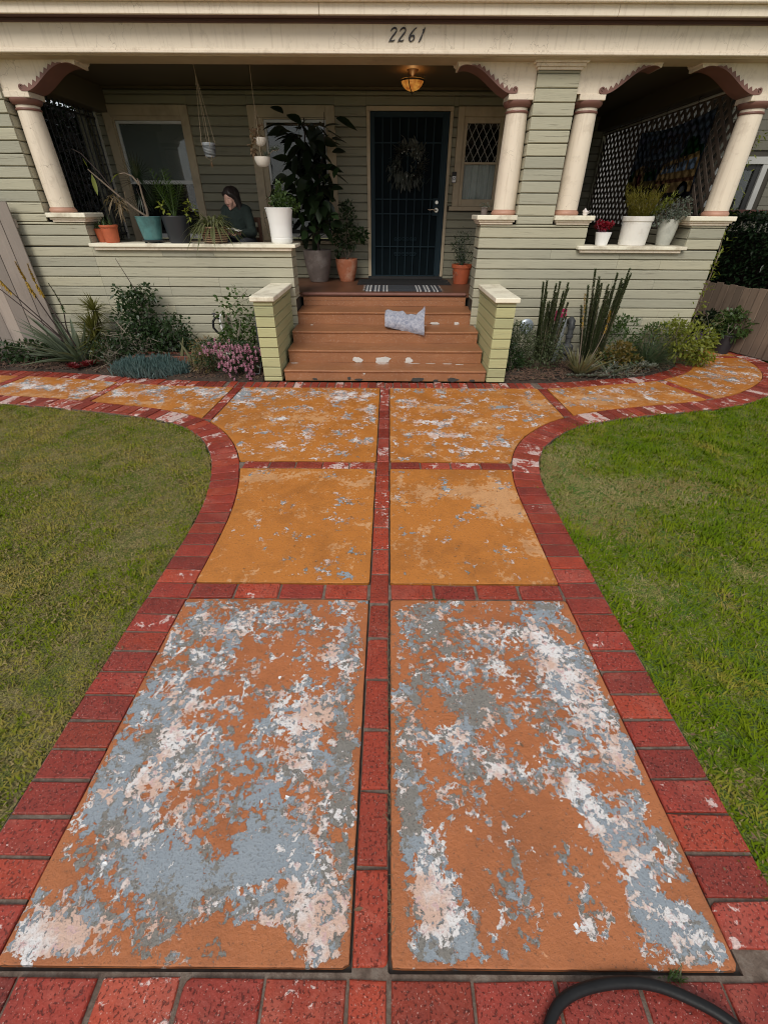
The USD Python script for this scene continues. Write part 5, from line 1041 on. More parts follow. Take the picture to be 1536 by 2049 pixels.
for k in range(60):
    a = rng.random() * 6.28; le = .18 + .16 * rng.random(); d = nrm(np.array([math.cos(a) * .45, math.sin(a) * .45, 1])); m = 46; u = rng.random(m)[:, None]
    V.append(blades(L + [.07 * math.cos(a), .07 * math.sin(a), .25] + d * u * le + rng.normal(size=(m, 3)) * .012, d * .8 + rng.normal(size=(m, 3)) * .5, .055, .006, .1, 2))
P('foliage', cat(*V), 'leaf_yellow', t)
V = []
for k in range(16):
    d = nrm(np.array([.75 + .3 * rng.random(), -.3 + .4 * rng.random(), .55 + .4 * rng.random()])); le = .25 + .15 * rng.random(); m = 40; u = rng.random(m)[:, None]
    V.append(blades(L + [.08, 0, .25] + d * u * le + rng.normal(size=(m, 3)) * .012, d + rng.normal(size=(m, 3)) * .45, .05, .006, .2, 2))
P('side_sprays', cat(*V), 'leaf_lime', t)
t = thing('potted_plant', 'sage grey tapered vase of small grey leaves beside the corner pedestal', 'potted plant', (3.235, 6.0, SILL)); L = t.loc
P('pot', lathe([(.001, 0), (.068, 0), (.075, .01), (.092, .10), (.102, .18), (.106, .25), (.104, .256), (.096, .25), (.088, .22), (.08, .215)], L, 40), 'pot_sage', t); P('soil', soil_disc(L, .09, SILL + .23), 'soil', t)
P('foliage', cat(shrub(L + [0, -.02, .31], (.16, .12, .08), 420, .022, .013, rng, 18, .4), shrub(L + [-.14, -.04, .27], (.10, .08, .08), 200, .022, .013, rng, 10, -.1), shrub(L + [.06, -.02, .36], (.12, .1, .10), 240, .022, .013, rng, 12, .5)), 'leaf_sage', t)
P('stem', twigs(L + [0, 0, .22], L + np.array([(.12, -.02, .38), (-.16, -.06, .30), (.02, 0, .42), (-.06, -.05, .36), (.1, -.08, .3)]), .004, rng), 'twig_grey', t)
t = solo('seashell', cat(xf(lathe([(.001, -.03), (.02, -.02), (.032, .0), (.022, .018), (.008, .032), (.001, .036)], n=16), ry=1.3, t=(2.215, 5.90, 1.580)), blades([(2.21, 5.89, 1.57)] * 5, [(.6, -.2, .5), (.8, 0, .25), (-.5, -.3, .5), (.3, -.5, .4), (-.2, -.2, 1)], .06, .04, 0, 3, 'oval', .2)), 'petal_white', 'small white seashell on the pedestal cap right of the pier', 'seashell')
t = thing('potted_plant', 'tiny dark grey pot with a few dry sprigs behind the column by the door', 'potted plant', (1.12, 6.08, 1.556)); L = t.loc
P('pot', lathe(pot_prof(.042, .034, .075, .006, .012, .005), L, 24), 'pot_grey', t); P('foliage', shrub(L + [0, 0, .095], (.045, .04, .025), 60, .02, .01, rng, 8), 'leaf_sage', t)
# plants standing on the porch floor
t = thing('potted_plant', 'big grey tub with a fiddle leaf tree in front of the window', 'potted plant', (-1.01, 7.40, FLOOR)); L = t.loc
P('pot', lathe([(.001, 0), (.125, 0), (.135, .008), (.165, .12), (.192, .26), (.203, .38), (.203, .408), (.196, .412), (.185, .408), (.18, .36), (.15, .35)], L, 48, .0), 'pot_grey', t); P('soil', soil_disc(L, .182, FLOOR + .375), 'soil', t)
tr = L + np.array([(.03, 0, .37), (.01, 0, .55), (.0, 0, .75), (-.03, -.02, 1.1), (-.06, 0, 1.5), (-.05, 0, 1.85)]); P('trunk', tube(tr, [.017, .016, .015, .013, .01, .006], 8), 'bark_dark', t)
P('branch', tube(L + np.array([(0, 0, .9), (.12, -.05, 1.3), (.2, -.08, 1.6), (.22, -.06, 1.9)]), [.010, .009, .007, .004], 6), 'bark_dark', t)
n = 140; zz = rng.random(n); pp = L + np.c_[rng.normal(size=n) * .17 - .04, rng.normal(size=n) * .14 - .05, .62 + 1.25 * zz]; dd = nrm(np.c_[(pp - L)[:, :2] * 3.0 + rng.normal(size=(n, 2)) * .35, rng.normal(size=n) * .45 + .1])
P('foliage', blades(pp, dd, .20 + .08 * rng.random(n), .125, .35, 5, 'oval', .12, twist=rng.normal(size=n) * .5), 'leaf_deep', t)
n = 46; pp = L + np.c_[rng.normal(size=n) * .15 + .05, rng.normal(size=n) * .1 - .12, .6 + .75 * rng.random(n)]; dd = nrm(np.c_[rng.normal(size=n) * .6, -.6 + rng.normal(size=n) * .3, rng.normal(size=n) * .5])
P('young_leaves', blades(pp, dd, .15, .10, .4, 5, 'oval', .12, twist=rng.normal(size=n) * .5), 'leaf_dark', t)
t = thing('potted_plant', 'rounded salmon terracotta pot with a glossy dark shrub left of the door', 'potted plant', (-.59, 7.46, FLOOR)); L = t.loc
P('pot', lathe([(.001, 0), (.098, 0), (.104, .006), (.132, .09), (.15, .17), (.155, .225), (.159, .232), (.159, .258), (.161, .263), (.161, .292), (.156, .297), (.148, .295), (.145, .26), (.12, .255)], L, 44), 'terracotta', t); P('soil', soil_disc(L, .145, FLOOR + .275), 'soil', t)
P('stem', twigs(L + [0, 0, .27], L + np.array([(-.10, 0, .62), (.03, 0, .8), (.12, .02, .6), (-.04, -.05, .5), (.2, 0, .58), (.05, .05, .95)]), .007, rng), 'bark', t)
P('foliage', cat(shrub(L + [.0, 0, .58], (.16, .14, .14), 300, .06, .032, rng, 16), shrub(L + [.04, 0, .82], (.10, .10, .16), 170, .055, .028, rng, 12, .8), shrub(L + [.20, -.02, .60], (.09, .09, .09), 110, .06, .032, rng, 8), shrub(L + [-.12, -.03, .42], (.07, .07, .13), 80, .055, .03, rng, 7, -.2)), 'leaf_dark', t)
t = thing('potted_plant', 'rust terracotta pot with wiry tangled green plant right of the door', 'potted plant', (1.10, 7.25, FLOOR)); L = t.loc
P('pot', lathe(pot_prof(.145, .105, .25, .012, .045, .012), L, 40), 'terracotta_red', t); P('soil', soil_disc(L, .128, FLOOR + .22), 'soil', t)
n = 34; a = rng.random(n) * 6.28; tp = L + np.c_[.15 * np.cos(a) * rng.random(n), .13 * np.sin(a), .36 + .32 * rng.random(n)]
P('stem', twigs(L + [0, 0, .22], tp, .004, rng, 5, .07), 'leaf_sage', t); P('foliage', cat(shrub(L + [.0, 0, .50], (.15, .13, .18), 330, .036, .012, rng, 18, .6), shrub(L + [.02, 0, .30], (.16, .14, .1), 120, .036, .012, rng, 10, .2)), 'leaf_dark', t)
P('trailing_stem', twigs(L + [-.08, -.06, .22], L + np.array([(-.22, -.12, .02), (-.25, -.1, .05), (-.17, -.16, .02), (-.2, -.1, .15), (-.12, -.16, .05)]), .003, rng, 6, .12), 'twig_grey', t)
# lamp
t = thing('ceiling_lamp', 'lit amber glass bowl lamp in a dark iron frame under the porch ceiling', 'ceiling lamp', (.285, 6.89, CEIL)); L = t.loc
P('canopy', lathe([(.012, -.055), (.016, -.042), (.04, -.022), (.062, -.006), (.066, -.001)], L, 32), 'bronze', t)
P('rod', tube(L + np.array([(0, 0, -.07), (0, 0, -.12)]), .008, 8), 'bronze', t)
P('glass_bowl', lathe([(.001, -.177), (.04, -.173), (.075, -.160), (.105, -.135), (.124, -.105), (.131, -.08), (.127, -.08), (.118, -.105), (.1, -.131), (.07, -.153), (.001, -.169)], L, 48), 'amber_glass', t)
a = np.linspace(0, 6.2832, 41); P('ring', tube(L + np.c_[.134 * np.cos(a), .134 * np.sin(a), np.full(41, -.092)], .008, 8, False), 'bronze', t)
for k in range(3):
    q = k * 2.094 + 4.35; r = np.array([.14, .145, .142, .10, .02]); z = np.array([-.04, -.065, -.092, -.145, -.183]); P('strap', tube(L + np.c_[r * math.cos(q), r * math.sin(q), z], .006, 6), 'bronze', t)
P('finial', lathe([(.001, -.205), (.01, -.198), (.012, -.187), (.005, -.177)], L, 16), 'bronze', t)
bulb = UsdLux.SphereLight.Define(stage, t.path + '/bulb'); bulb.CreateRadiusAttr(.03); bulb.CreateIntensityAttr(.16); bulb.CreateNormalizeAttr(True); bulb.CreateColorAttr(Gf.Vec3f(1, .55, .2)); bulb.AddTranslateOp().Set(Gf.Vec3d(0, 0, -.085))
# wreath, bell, mats, rug
t = thing('wreath', 'dry grey leaf wreath hanging on the dark security door', 'wreath', (.30, YB - .07, 2.13))
n = 560; a = rng.random(n) * 6.283; r = .165 + rng.normal(size=n) * .04; p = np.c_[.30 + r * np.cos(a) * (1 + .12 * np.sin(2 * a)), YB - .065 + rng.normal(size=n) * .018, 2.13 + r * np.sin(a)]
P('foliage', blades(p, np.c_[np.cos(a + .7) + rng.normal(size=n) * .5, -.4 + rng.normal(size=n) * .3, np.sin(a + .7) + rng.normal(size=n) * .5], .085, .026, .1, 3, 'oval', .1), 'wreath_leaf', t)
P('drooping_sprays', blades(np.array([.30, YB - .07, 1.95]) + rng.normal(size=(70, 3)) * [.10, .015, .03], np.c_[rng.normal(size=(70, 1)) * .6, -.2 * np.ones((70, 1)), -np.ones((70, 1))], .10, .024, 0, 3, 'oval'), 'wreath_leaf', t)
P('berries', cat(*[xf(lathe([(.001, -.008), (.007, -.004), (.007, .004), (.001, .008)], n=8), t=(.3 + .16 * math.cos(x) * q, YB - .095, 2.12 + .16 * math.sin(x) * q)) for x, q in zip(rng.random(14) * 6.28, .8 + .4 * rng.random(14))]), 'pot_sage', t)
P('hoop', tube(np.c_[.30 + .165 * np.cos(np.linspace(0, 6.28, 30)), np.full(30, YB - .05), 2.13 + .165 * np.sin(np.linspace(0, 6.28, 30))], .006, 5), 'bark_dark', t)
t = thing('doorbell', 'black and white video doorbell on the casing beside the door', 'doorbell', (.945, YB - .03, 1.975))
P('body', bx(.915, .975, YB - .052, YB - .0225, 1.915, 2.04, .006), 'black_frame', t); P('face_plate', bx(.92, .970, YB - .0565, YB - .052, 1.922, 1.992, .003), 'bell_white', t); P('button_ring', xf(lathe([(.010, 0), (.016, 0), (.016, .003), (.010, .003), (.010, 0)], n=24), rx=math.pi / 2, t=(.945, YB - .0565, 1.962)), 'black_frame', t); P('camera_lens', disc(.945, 2.016, .010, YB - .052, .004), 'ink_dark', t)
def sheet(x0, x1, y0, y1, z, th, nx, ny, col=None, wave=.003):
    gx, gy = np.meshgrid(np.linspace(x0, x1, nx), np.linspace(y0, y1, ny)); zz = z + th + wave * (meshkit.noise(np.stack([gx * 7, gy * 7, gx * 0], -1)) - .2)
    e = (gx == x0) | (gx == x1) | (gy == y0) | (gy == y1); zz = np.where(e, z, zz); v = np.stack([gx, gy, zz], -1).reshape(-1, 3); i = (np.arange(ny - 1)[:, None] * nx + np.arange(nx - 1)).ravel()
    return v, np.vstack([np.c_[i, i + 1, i + nx + 1], np.c_[i, i + nx + 1, i + nx]])
solo('doormat', sheet(-.42, .95, 7.05, 7.62, FLOOR + .001, .012, 40, 20), 'mat_black', 'plain black rubber mat at the foot of the security door', 'doormat')
v, f = sheet(-.29, .745, 6.44, 6.98, FLOOR + .001, .008, 208, 60)
pal = np.array([(.02, .024, .03), (.36, .36, .36), (.035, .04, .05), (.42, .41, .40), (.028, .03, .04)]); u = (v[:, 0] + .29) / 1.035
st_ = np.where((u < .30) | (u > .66), (np.floor(u * 46) % 5).astype(int), 0); col = pal[st_] * (.75 + .5 * np.random.default_rng(4).random((len(v), 1))); w2 = (np.floor(v[:, 1] * 44) % 2 == 0); col = np.where(w2[:, None] & (st_ == 0)[:, None], (.05, .055, .065), col)
t = thing('woven_rug', 'charcoal and cream striped woven rug at the top of the steps', 'rug', (.23, 6.7, FLOOR))
P('cloth', (v, f), 'doormat_cloth', t, prim={'print': col}, smooth=True)
n = 90; yy = 6.45 + .52 * rng.random(n); s = np.where(np.arange(n) % 2, 1, -1)
P('fringe', blades(np.c_[np.where(s > 0, .743, -.288), yy, np.full(n, FLOOR + .006)], np.c_[s, rng.normal(size=n) * .3, np.zeros(n)], .035, .004, .02, 2), 'curtain', t)
# rolled rug thrown on the steps
n, m = 44, 60; u = np.linspace(0, 1, n); r0 = .090
th = np.linspace(-2.6 * np.pi, 1.15 * np.pi, m); rad = .030 + (r0 - .030) * (th - th[0]) / (th[-1] - th[0]) * 1.06
prof = np.c_[rad * np.cos(th), rad * np.sin(th)]
flap = np.array([prof[-1] + q for q in ((.004, -.02), (.02, .02), (.05, .055), (.085, .075))]); prof2 = np.vstack([prof]); mm = len(prof2)
A, B = np.array([-.01, 5.70, .402]), np.array([.455, 5.57, .335])
V = np.zeros((n, mm, 3)); ax = nrm(B - A)
for i in range(n):
    x = u[i]; s = 1 + .10 * math.sin(x * 5 + .5) + .12 * (x > .86) * (x - .86) / .14 + .05 * math.sin(x * 17)
    c = A * (1 - x) + B * x
    V[i, :, 0] = c[0]; V[i, :, 1] = c[1] + prof2[:, 0] * s * 1.15; V[i, :, 2] = c[2] + .080 * s + prof2[:, 1] * s * .88
V += (meshkit.noise(V * 16, 5)[..., None] - .5) * .008
o = V.reshape(-1, 3); i = (np.arange(n - 1)[:, None] * mm + np.arange(mm - 1)).ravel(); F1 = np.vstack([np.c_[i, i + 1, i + mm + 1], np.c_[i, i + mm + 1, i + mm]])
# a loose folded layer laid over the top, with a ragged back edge
k = 16; W = np.zeros((n, k, 3)); 
for i2 in range(n):
    x = u[i2]; c = A * (1 - x) + B * x; tt = np.linspace(0, 1, k); rag = (.05 + .03 * math.sin(x * 9 + 1) ** 2) * min(1, .35 + x * 4) + (.20 * max(0, (x - .80) / .20)) + .008 * math.sin(x * 31)
    an_ = -.55 + tt * 2.3; W[i2, :, 0] = c[0] + .004 * np.sin(tt * 9); W[i2, :, 1] = c[1] - .114 * np.cos(an_); W[i2, :, 2] = c[2] + .082 + .096 * np.sin(an_) + rag * np.maximum(0, tt - .45) ** 1.2 * 1.3
W += (meshkit.noise(W * 20, 9)[..., None] - .5) * .008
o2 = W.reshape(-1, 3); i = (np.arange(n - 1)[:, None] * k + np.arange(k - 1)).ravel(); F2 = np.vstack([np.c_[i, i + 1, i + k + 1], np.c_[i, i + k + 1, i + k]])
t = thing('rolled_rug', 'crumpled pale blue grey patterned rug rolled up on the brown steps', 'rolled rug', (.22, 5.65, .42))
P('roll', (o, F1), 'rolled_rug', t, smooth=True); P('loose_fold', (o2, F2), 'rolled_rug', t, smooth=True)
# iron bars on the left side of the porch
t = thing('iron_bar_screen', 'black iron bar screen with scrolls closing the left side of the porch', 'window bars', (-3.86, 6.9, 1.26))
for k in range(15):
    y = 6.2 + .103 * k; P('bar', bx(-3.867, -3.853, y - .007, y + .007, 1.24, 2.64, .002), 'black_iron', t)
for z in (1.30, 2.57): P('rail', bx(-3.872, -3.848, 6.14, 7.69, z - .012, z + .012, .002), 'black_iron', t)
P('end_post', bx(-3.88, -3.84, 7.66, 7.695, 1.23, 2.64, .003), 'rail_white', t)
def yscroll(cy, cz, r, s0, tw=1.4):
    q = np.linspace(0, 1, 20); a = s0 + tw * 6.283 * q; rr = r * (1 - .78 * q); return np.c_[np.full(20, -3.845), cy + rr * np.cos(a), cz + rr * np.sin(a)]
for cy in (6.46, 6.77, 7.08, 7.39):
    for cz, s in ((1.62, 0), (1.72, 3.14), (1.84, 0), (1.95, 3.14)):
        for m in (0, 1): P('scroll', tube(yscroll(cy + (.035 if m else -.035), cz, .032, s + m * 3.14), .0045, 5), 'black_iron', t)
# lattice, rod and banner on the right side
t = thing('lattice_screen', 'brown diagonal lattice screen along the right side of the porch', 'lattice', (3.68, 7.9, 1.42))
ly0, ly1, lz0, lz1 = 6.15, 9.70, 1.43, 2.64; fr2 = sbox(ly0, lz0, ly1, lz1)
for s, X in ((1, 3.680), (-1, 3.6925)):
    for k in range(-12, 30):
        y = ly0 + k * .138; w = .020; ln = LineString([(y, lz0 - .02), (y + 1.2, lz1 + .06)] if s > 0 else [(y + 1.2, lz0 - .02), (y, lz1 + .06)]).buffer(w).intersection(fr2)
        if ln.is_empty or ln.area < .004: continue
        P('slat', prism(ln, X, X + .009, 'x'), 'lattice_paint', t, smooth=False)
for b_ in ((3.67, 3.71, ly0, ly1, lz1 + .001, lz1 + .05), (3.67, 3.71, ly0, ly1, lz0 - .03, lz0 - .001), (3.668, 3.679, 8.02, 8.06, lz0, lz1)): P('frame', bx(*b_, .003), 'lattice_paint', t)
t = thing('curtain_rod', 'thin white rod on hooks above the lattice screen', 'rod', (3.64, 7.9, 2.66))
P('rod', tube([(3.635, 6.3, 2.655), (3.635, 7.9, 2.65), (3.635, 9.65, 2.655)], .012, 8), 'rail_white', t)
for y in (6.9, 7.6, 8.3, 9.0): P('hook', tube([(3.64, y, 2.70), (3.62, y, 2.685), (3.622, y, 2.65), (3.635, y, 2.636), (3.648, y, 2.65)], .004, 5), 'black_iron', t)
rr_ = np.random.default_rng(6)
ny, nz = 240, 120
gu, gv = np.meshgrid(np.linspace(0, 300, ny), np.linspace(0, 150, nz)); px = np.zeros((nz, ny, 3)) + (.06, .08, .125)
def fillp(poly, c): px[contains_xy(poly, gu, gv)] = c
for k in range(60): fillp(affinity.scale(Point(rr_.integers(0, 300), rr_.integers(0, 70)).buffer(18), 1, .35), np.array([.075, .10, .15]) + rr_.random(3) * .04)
for cx, cy, r in ((250, 62, 26), (275, 70, 22), (232, 75, 18), (95, 95, 16), (15, 105, 22), (120, 92, 14), (205, 85, 12)):
    for k in range(14): a = rr_.random() * 6.28; q = rr_.random() * r * .7; fillp(Point(cx + q * math.cos(a), cy + q * math.sin(a)).buffer(r * .5), (.004 + .01 * rr_.random(), .045 + .06 * rr_.random(), .012))
fillp(sbox(0, 122, 300, 150), (.04, .038, .055)); fillp(sbox(0, 108, 150, 124), (.30, .19, .02))
fillp(Polygon([(20, 82), (60, 70), (80, 84), (80, 118), (20, 118)]), (.36, .19, .025)); fillp(sbox(36, 92, 62, 118), (.22, .03, .02))
fillp(Polygon([(140, 138), (140, 98), (156, 74), (284, 66), (292, 80), (292, 138)]), (.60, .31, .012)); fillp(Polygon([(150, 96), (162, 82), (282, 76), (282, 96)]), (.22, .37, .60)); fillp(sbox(140, 110, 292, 118), (.30, .09, .01))
for x in (176, 214, 250): fillp(sbox(x, 76, x + 5, 98), (.60, .31, .012))
for x in (176, 262): fillp(Point(x, 135).buffer(17), (.008, .008, .01)); fillp(Point(x, 135).buffer(9), (.15, .16, .2))
yy = np.linspace(8.27, 6.52, ny); v = []
zt = lambda y: 2.52 - .05 * math.sin((8.27 - y) / 1.75 * math.pi) + .03 * (8.27 - y) / 1.75
gy, gk = np.meshgrid(yy, np.linspace(0, 1, nz)); top = np.vectorize(zt)(gy); zz = top * (1 - gk) + 1.737 * gk; xx = 3.655 - .012 * np.sin(gy * 9 + gk * 2) * (.3 + gk)
v = np.stack([xx, gy, zz], -1).reshape(-1, 3); i = (np.arange(nz - 1)[:, None] * ny + np.arange(ny - 1)).ravel()
t = thing('party_banner', 'printed cloth banner with lettering and a yellow van hung on the lattice', 'banner', (3.65, 7.4, 2.1))
P('cloth', (v, np.vstack([np.c_[i, i + ny + 1, i + 1], np.c_[i, i + ny, i + ny + 1]])), 'banner_cloth', t, smooth=True, prim={'print': (px * .6 + .4 * px.mean(-1, keepdims=True)).reshape(-1, 3) * .5})
for word, y0_, z0_, h_ in (('HAPPY', 7.84, 2.25, .14), ('BIRTHDAY', 7.86, 2.05, .12)):
    m = meshkit.text_mesh(word, h_, .002, True); q = np.asarray(m.vertices); k = .92 / (q[:, 0].max() - q[:, 0].min()) if word == 'HAPPY' else 1.05 / (q[:, 0].max() - q[:, 0].min())
    P('lettering', (np.c_[3.638 - q[:, 2], y0_ - q[:, 0] * k, z0_ + q[:, 1]], np.asarray(m.faces)), 'ink_dark', t, smooth=False)
# ================================================================ the person on the porch
t = thing('person', 'dark haired person in a dark green sweater sitting on the porch reading', 'person', (-2.02, 7.05, FLOOR)); PX = t.loc
def pp_(x, y, z): return np.array([PX[0] + x, PX[1] + y, FLOOR + z])
nodes = {'pel': (pp_(.03, .06, .50), .135), 'pelL': (pp_(-.07, .04, .48), .10), 'pelR': (pp_(.13, .04, .48), .10), 'wa': (pp_(.03, .05, .64), .118), 'ch': (pp_(.02, .02, .79), .110), 'chL': (pp_(-.06, .01, .81), .078), 'chR': (pp_(.10, .01, .81), .078),
         'shL': (pp_(-.115, .0, .875), .050), 'shR': (pp_(.155, .0, .875), .050), 'elL': (pp_(-.18, -.10, .63), .042), 'elR': (pp_(.22, -.10, .63), .042), 'wrL': (pp_(-.12, -.27, .63), .030), 'wrR': (pp_(.10, -.27, .63), .030), 'nkb': (pp_(.02, .0, .90), .062),
         'knL': (pp_(-.12, -.38, .50), .066), 'knR': (pp_(.16, -.38, .50), .066), 'anL': (pp_(-.12, -.34, .09), .042), 'anR': (pp_(.16, -.34, .09), .042), 'toL': (pp_(-.13, -.50, .035), .034), 'toR': (pp_(.17, -.50, .035), .034), 'heL': (pp_(-.12, -.31, .045), .038), 'heR': (pp_(.16, -.31, .045), .038)}
HC = pp_(-.005, -.035, 1.00)     # head centre
yaw, nod = math.radians(-30), math.radians(11)
def hd(x, y, z):
    """Head space: x to the person's left, y backwards (face at -y), z up."""
    v = np.array([x, y, z]); c, s = math.cos(nod), math.sin(nod); v = np.array([v[0], v[1] * c - v[2] * s, v[1] * s + v[2] * c]); c, s = math.cos(yaw), math.sin(yaw)
    return HC + np.array([v[0] * c - v[1] * s, v[0] * s + v[1] * c, v[2]])
nodes.update({'nk': (pp_(.015, -.005, .93), .046), 'sk': (hd(0, .018, .03), .085), 'sk2': (hd(0, -.02, .035), .076), 'fh': (hd(0, -.05, .03), .058), 'jw': (hd(0, -.055, -.065), .034), 'jwL': (hd(-.03, -.02, -.05), .036), 'jwR': (hd(.03, -.02, -.05), .036), 'chn': (hd(0, -.075, -.092), .017),
              'br': (hd(0, -.095, .02), .012), 'nt': (hd(0, -.104, -.026), .0095), 'nwL': (hd(-.014, -.1, -.03), .009), 'nwR': (hd(.014, -.1, -.03), .009), 'ckL': (hd(-.035, -.07, -.02), .028), 'ckR': (hd(.035, -.07, -.02), .028), 'eaL': (hd(-.083, .0, .0), .012), 'eaR': (hd(.083, .0, .0), .012), 'eaL2': (hd(-.078, .004, -.025), .008), 'eaR2': (hd(.078, .004, -.025), .008)})
bones = [('pel', 'pelL', 'pelR'), ('pel', 'wa', 'pelL', 'pelR'), ('wa', 'ch'), ('ch', 'chL', 'chR'), ('wa', 'chL', 'chR'), ('chL', 'shL', 'nkb'), ('chR', 'shR', 'nkb'), ('shL', 'elL'), ('elL', 'wrL'), ('shR', 'elR'), ('elR', 'wrR'), ('nkb', 'nk'), ('nk', 'sk'), ('nk', 'jw'),
         ('pelL', 'knL'), ('pelR', 'knR'), ('knL', 'anL'), ('knR', 'anR'), ('anL', 'heL', 'toL'), ('anR', 'heR', 'toR'),
         ('sk', 'sk2', 'fh'), ('fh', 'jwL', 'jwR', 'jw'), ('sk2', 'jwL', 'jwR'), ('jw', 'chn'), ('ckL', 'fh', 'jw'), ('ckR', 'fh', 'jw'), ('br', 'nt'), ('br', 'nwL', 'nt'), ('br', 'nwR', 'nt'), ('eaL', 'eaL2'), ('eaR', 'eaR2')]
for sgn, w in ((-1, 'wrL'), (1, 'wrR')):
    o = nodes[w][0]; ix = -sgn   # hands hold the book between them, palms up, thumbs out over the pages
    S = 'L' if sgn < 0 else 'R'
    nodes['pa' + S] = (o + [ix * .012, -.045, .006], .021); nodes['pb' + S] = (o + [ix * .050, -.055, .004], .016); nodes['pc' + S] = (o + [ix * .03, -.085, .006], .017)
    bones += [(w, 'pa' + S), ('pa' + S, 'pb' + S, 'pc' + S)]
    for i in range(4):
        b0 = o + [ix * (.058 - .010 * i), -.050 - .017 * i, .002]; l = (.040, .045, .042, .034)[i]
        for j, (dx, dz, r) in enumerate(((0, 0, .0092), (.6, -.022, .0086), (1.25, -.016, .0080), (1.7, .004, .0074))): nodes[f'f{S}{i}{j}'] = (b0 + [ix * l * dx * .8, -.006 * dx, dz], r)
        bones += [(f'f{S}{i}{j}', f'f{S}{i}{j + 1}') for j in range(3)]
    for j, (dx, dy, dz, r) in enumerate(((.018, -.02, .012, .013), (.034, -.030, .030, .011), (.052, -.052, .036, .009))): nodes[f't{S}{j}'] = (o + [ix * dx, dy, dz], r)
    bones += [(f't{S}{j}', f't{S}{j + 1}') for j in range(2)]
P('body', hullchain(nodes, bones, .012, 8), 'skin', t, smooth=True)
def grow(keys, d): return {k: (nodes[k][0], nodes[k][1] + d) for k in keys}
sk_ = grow(['pel', 'pelL', 'pelR', 'wa', 'ch', 'chL', 'chR', 'shL', 'shR', 'elL', 'elR', 'nkb'], .016); sk_['wl'] = (nodes['wrL'][0] * .94 + nodes['elL'][0] * .06, .043); sk_['wr'] = (nodes['wrR'][0] * .94 + nodes['elR'][0] * .06, .043); sk_['nkb'] = (nodes['nkb'][0] + [0, .004, -.004], .074)
v, f = hullchain(sk_, [('pel', 'pelL', 'pelR'), ('pel', 'wa', 'pelL', 'pelR'), ('wa', 'ch'), ('ch', 'chL', 'chR'), ('wa', 'chL', 'chR'), ('chL', 'shL', 'nkb'), ('chR', 'shR', 'nkb'), ('shL', 'elL'), ('elL', 'wl'), ('shR', 'elR'), ('elR', 'wr')], .016, 6)
v = v + ((meshkit.noise(v * [24, 24, 12], 3) - .5) * .016 + (meshkit.noise(v * [30, 30, 46], 8) - .5) * .012)[:, None] * nrm(v - pp_(.02, .03, .7)); P('sweater', (v, f), 'sweater_green', t, smooth=True)
tk = grow(['pelL', 'pelR', 'knL', 'knR', 'anL', 'anR', 'pel'], .014); P('trousers', hullchain(tk, [('pel', 'pelL', 'pelR'), ('pelL', 'knL'), ('pelR', 'knR'), ('knL', 'anL'), ('knR', 'anR')], .02, 6), 'trousers_dark', t, smooth=True)
sh_ = grow(['heL', 'heR', 'toL', 'toR'], .012); P('shoe', hullchain(sh_, [('heL', 'toL')], .014, 6), 'black_frame', t, smooth=True); P('shoe', hullchain(sh_, [('heR', 'toR')], .014, 6), 'black_frame', t, smooth=True)
hn = {'a': (hd(0, .025, .045), .094), 'b': (hd(0, -.018, .062), .080), 'c': (hd(-.055, -.005, .02), .044), 'd': (hd(.055, -.005, .02), .044), 'e': (hd(-.068, .02, -.06), .036), 'f': (hd(.068, .02, -.06), .036), 'g': (hd(0, .07, -.06), .055), 'h': (hd(-.078, .0, -.17), .024), 'i': (hd(.084, .02, -.18), .030), 'j': (hd(0, .085, -.19), .045), 'k': (hd(-.05, -.055, .062), .034), 'l': (hd(.045, -.055, .064), .036)}
v, f = hullchain(hn, [('a', 'b'), ('a', 'c', 'e'), ('a', 'd', 'f'), ('a', 'g'), ('e', 'h'), ('f', 'i'), ('g', 'j'), ('e', 'g'), ('f', 'g'), ('h', 'j'), ('i', 'j'), ('b', 'k'), ('b', 'l'), ('k', 'c'), ('l', 'd')], .014, 5)
v = v + (meshkit.noise(v * [70, 70, 9], 4)[:, None] - .5) * .010 * nrm(v - HC); P('hair', (v, f), 'hair_brown', t, smooth=True)
for s in (-1, 1):
    P('eye', xf(lathe([(.001, -.008), (.007, -.005), (.009, 0), (.007, .005), (.001, .008)], n=12), t=hd(s * .031, -.083, .004)), 'eye_dark', t)
    P('eyebrow', tube([hd(s * .014, -.098, .024), hd(s * .032, -.097, .029), hd(s * .05, -.085, .023)], [.003, .0035, .002], 6), 'hair_brown', t)
P('mouth', tube([hd(-.020, -.083, -.062), hd(-.008, -.090, -.059), hd(.008, -.090, -.059), hd(.020, -.083, -.062)], [.003, .0055, .0055, .003], 6), 'lip', t)
t = thing('book', 'open book with a dark cover held in the seated person\'s hands', 'book', pp_(-.01, -.34, .655)); L = t.loc
for s in (-1, 1):
    P('cover', xf(bx(-.075, .075, -.10, .10, -.002, .002, .001), ry=s * .22, t=L + [s * .075, 0, .012]), 'ink_dark', t); P('pages', xf(bx(-.07, .07, -.095, .095, .0025, .010, .003), ry=s * .22, t=L + [s * .075, 0, .012]), 'book_page', t)
t = thing('wooden_chair', 'low brown wooden chair under the seated person', 'chair', (-1.99, 7.12, FLOOR)); L = t.loc
P('seat', bx(L[0] - .24, L[0] + .24, L[1] - .26, L[1] + .20, FLOOR + .335, FLOOR + .362, .006), 'chair_wood', t)
for a, b in ((-.21, -.23), (.21, -.23), (-.21, .18), (.21, .18)): P('leg', bx(L[0] + a - .02, L[0] + a + .02, L[1] + b - .02, L[1] + b + .02, FLOOR, FLOOR + (.334 if b < 0 else .80), .004), 'chair_wood', t)
for z in (.50, .62, .74): P('back_slat', bx(L[0] - .19, L[0] + .19, L[1] + .206, L[1] + .222, FLOOR + z, FLOOR + z + .06, .004), 'chair_wood', t)
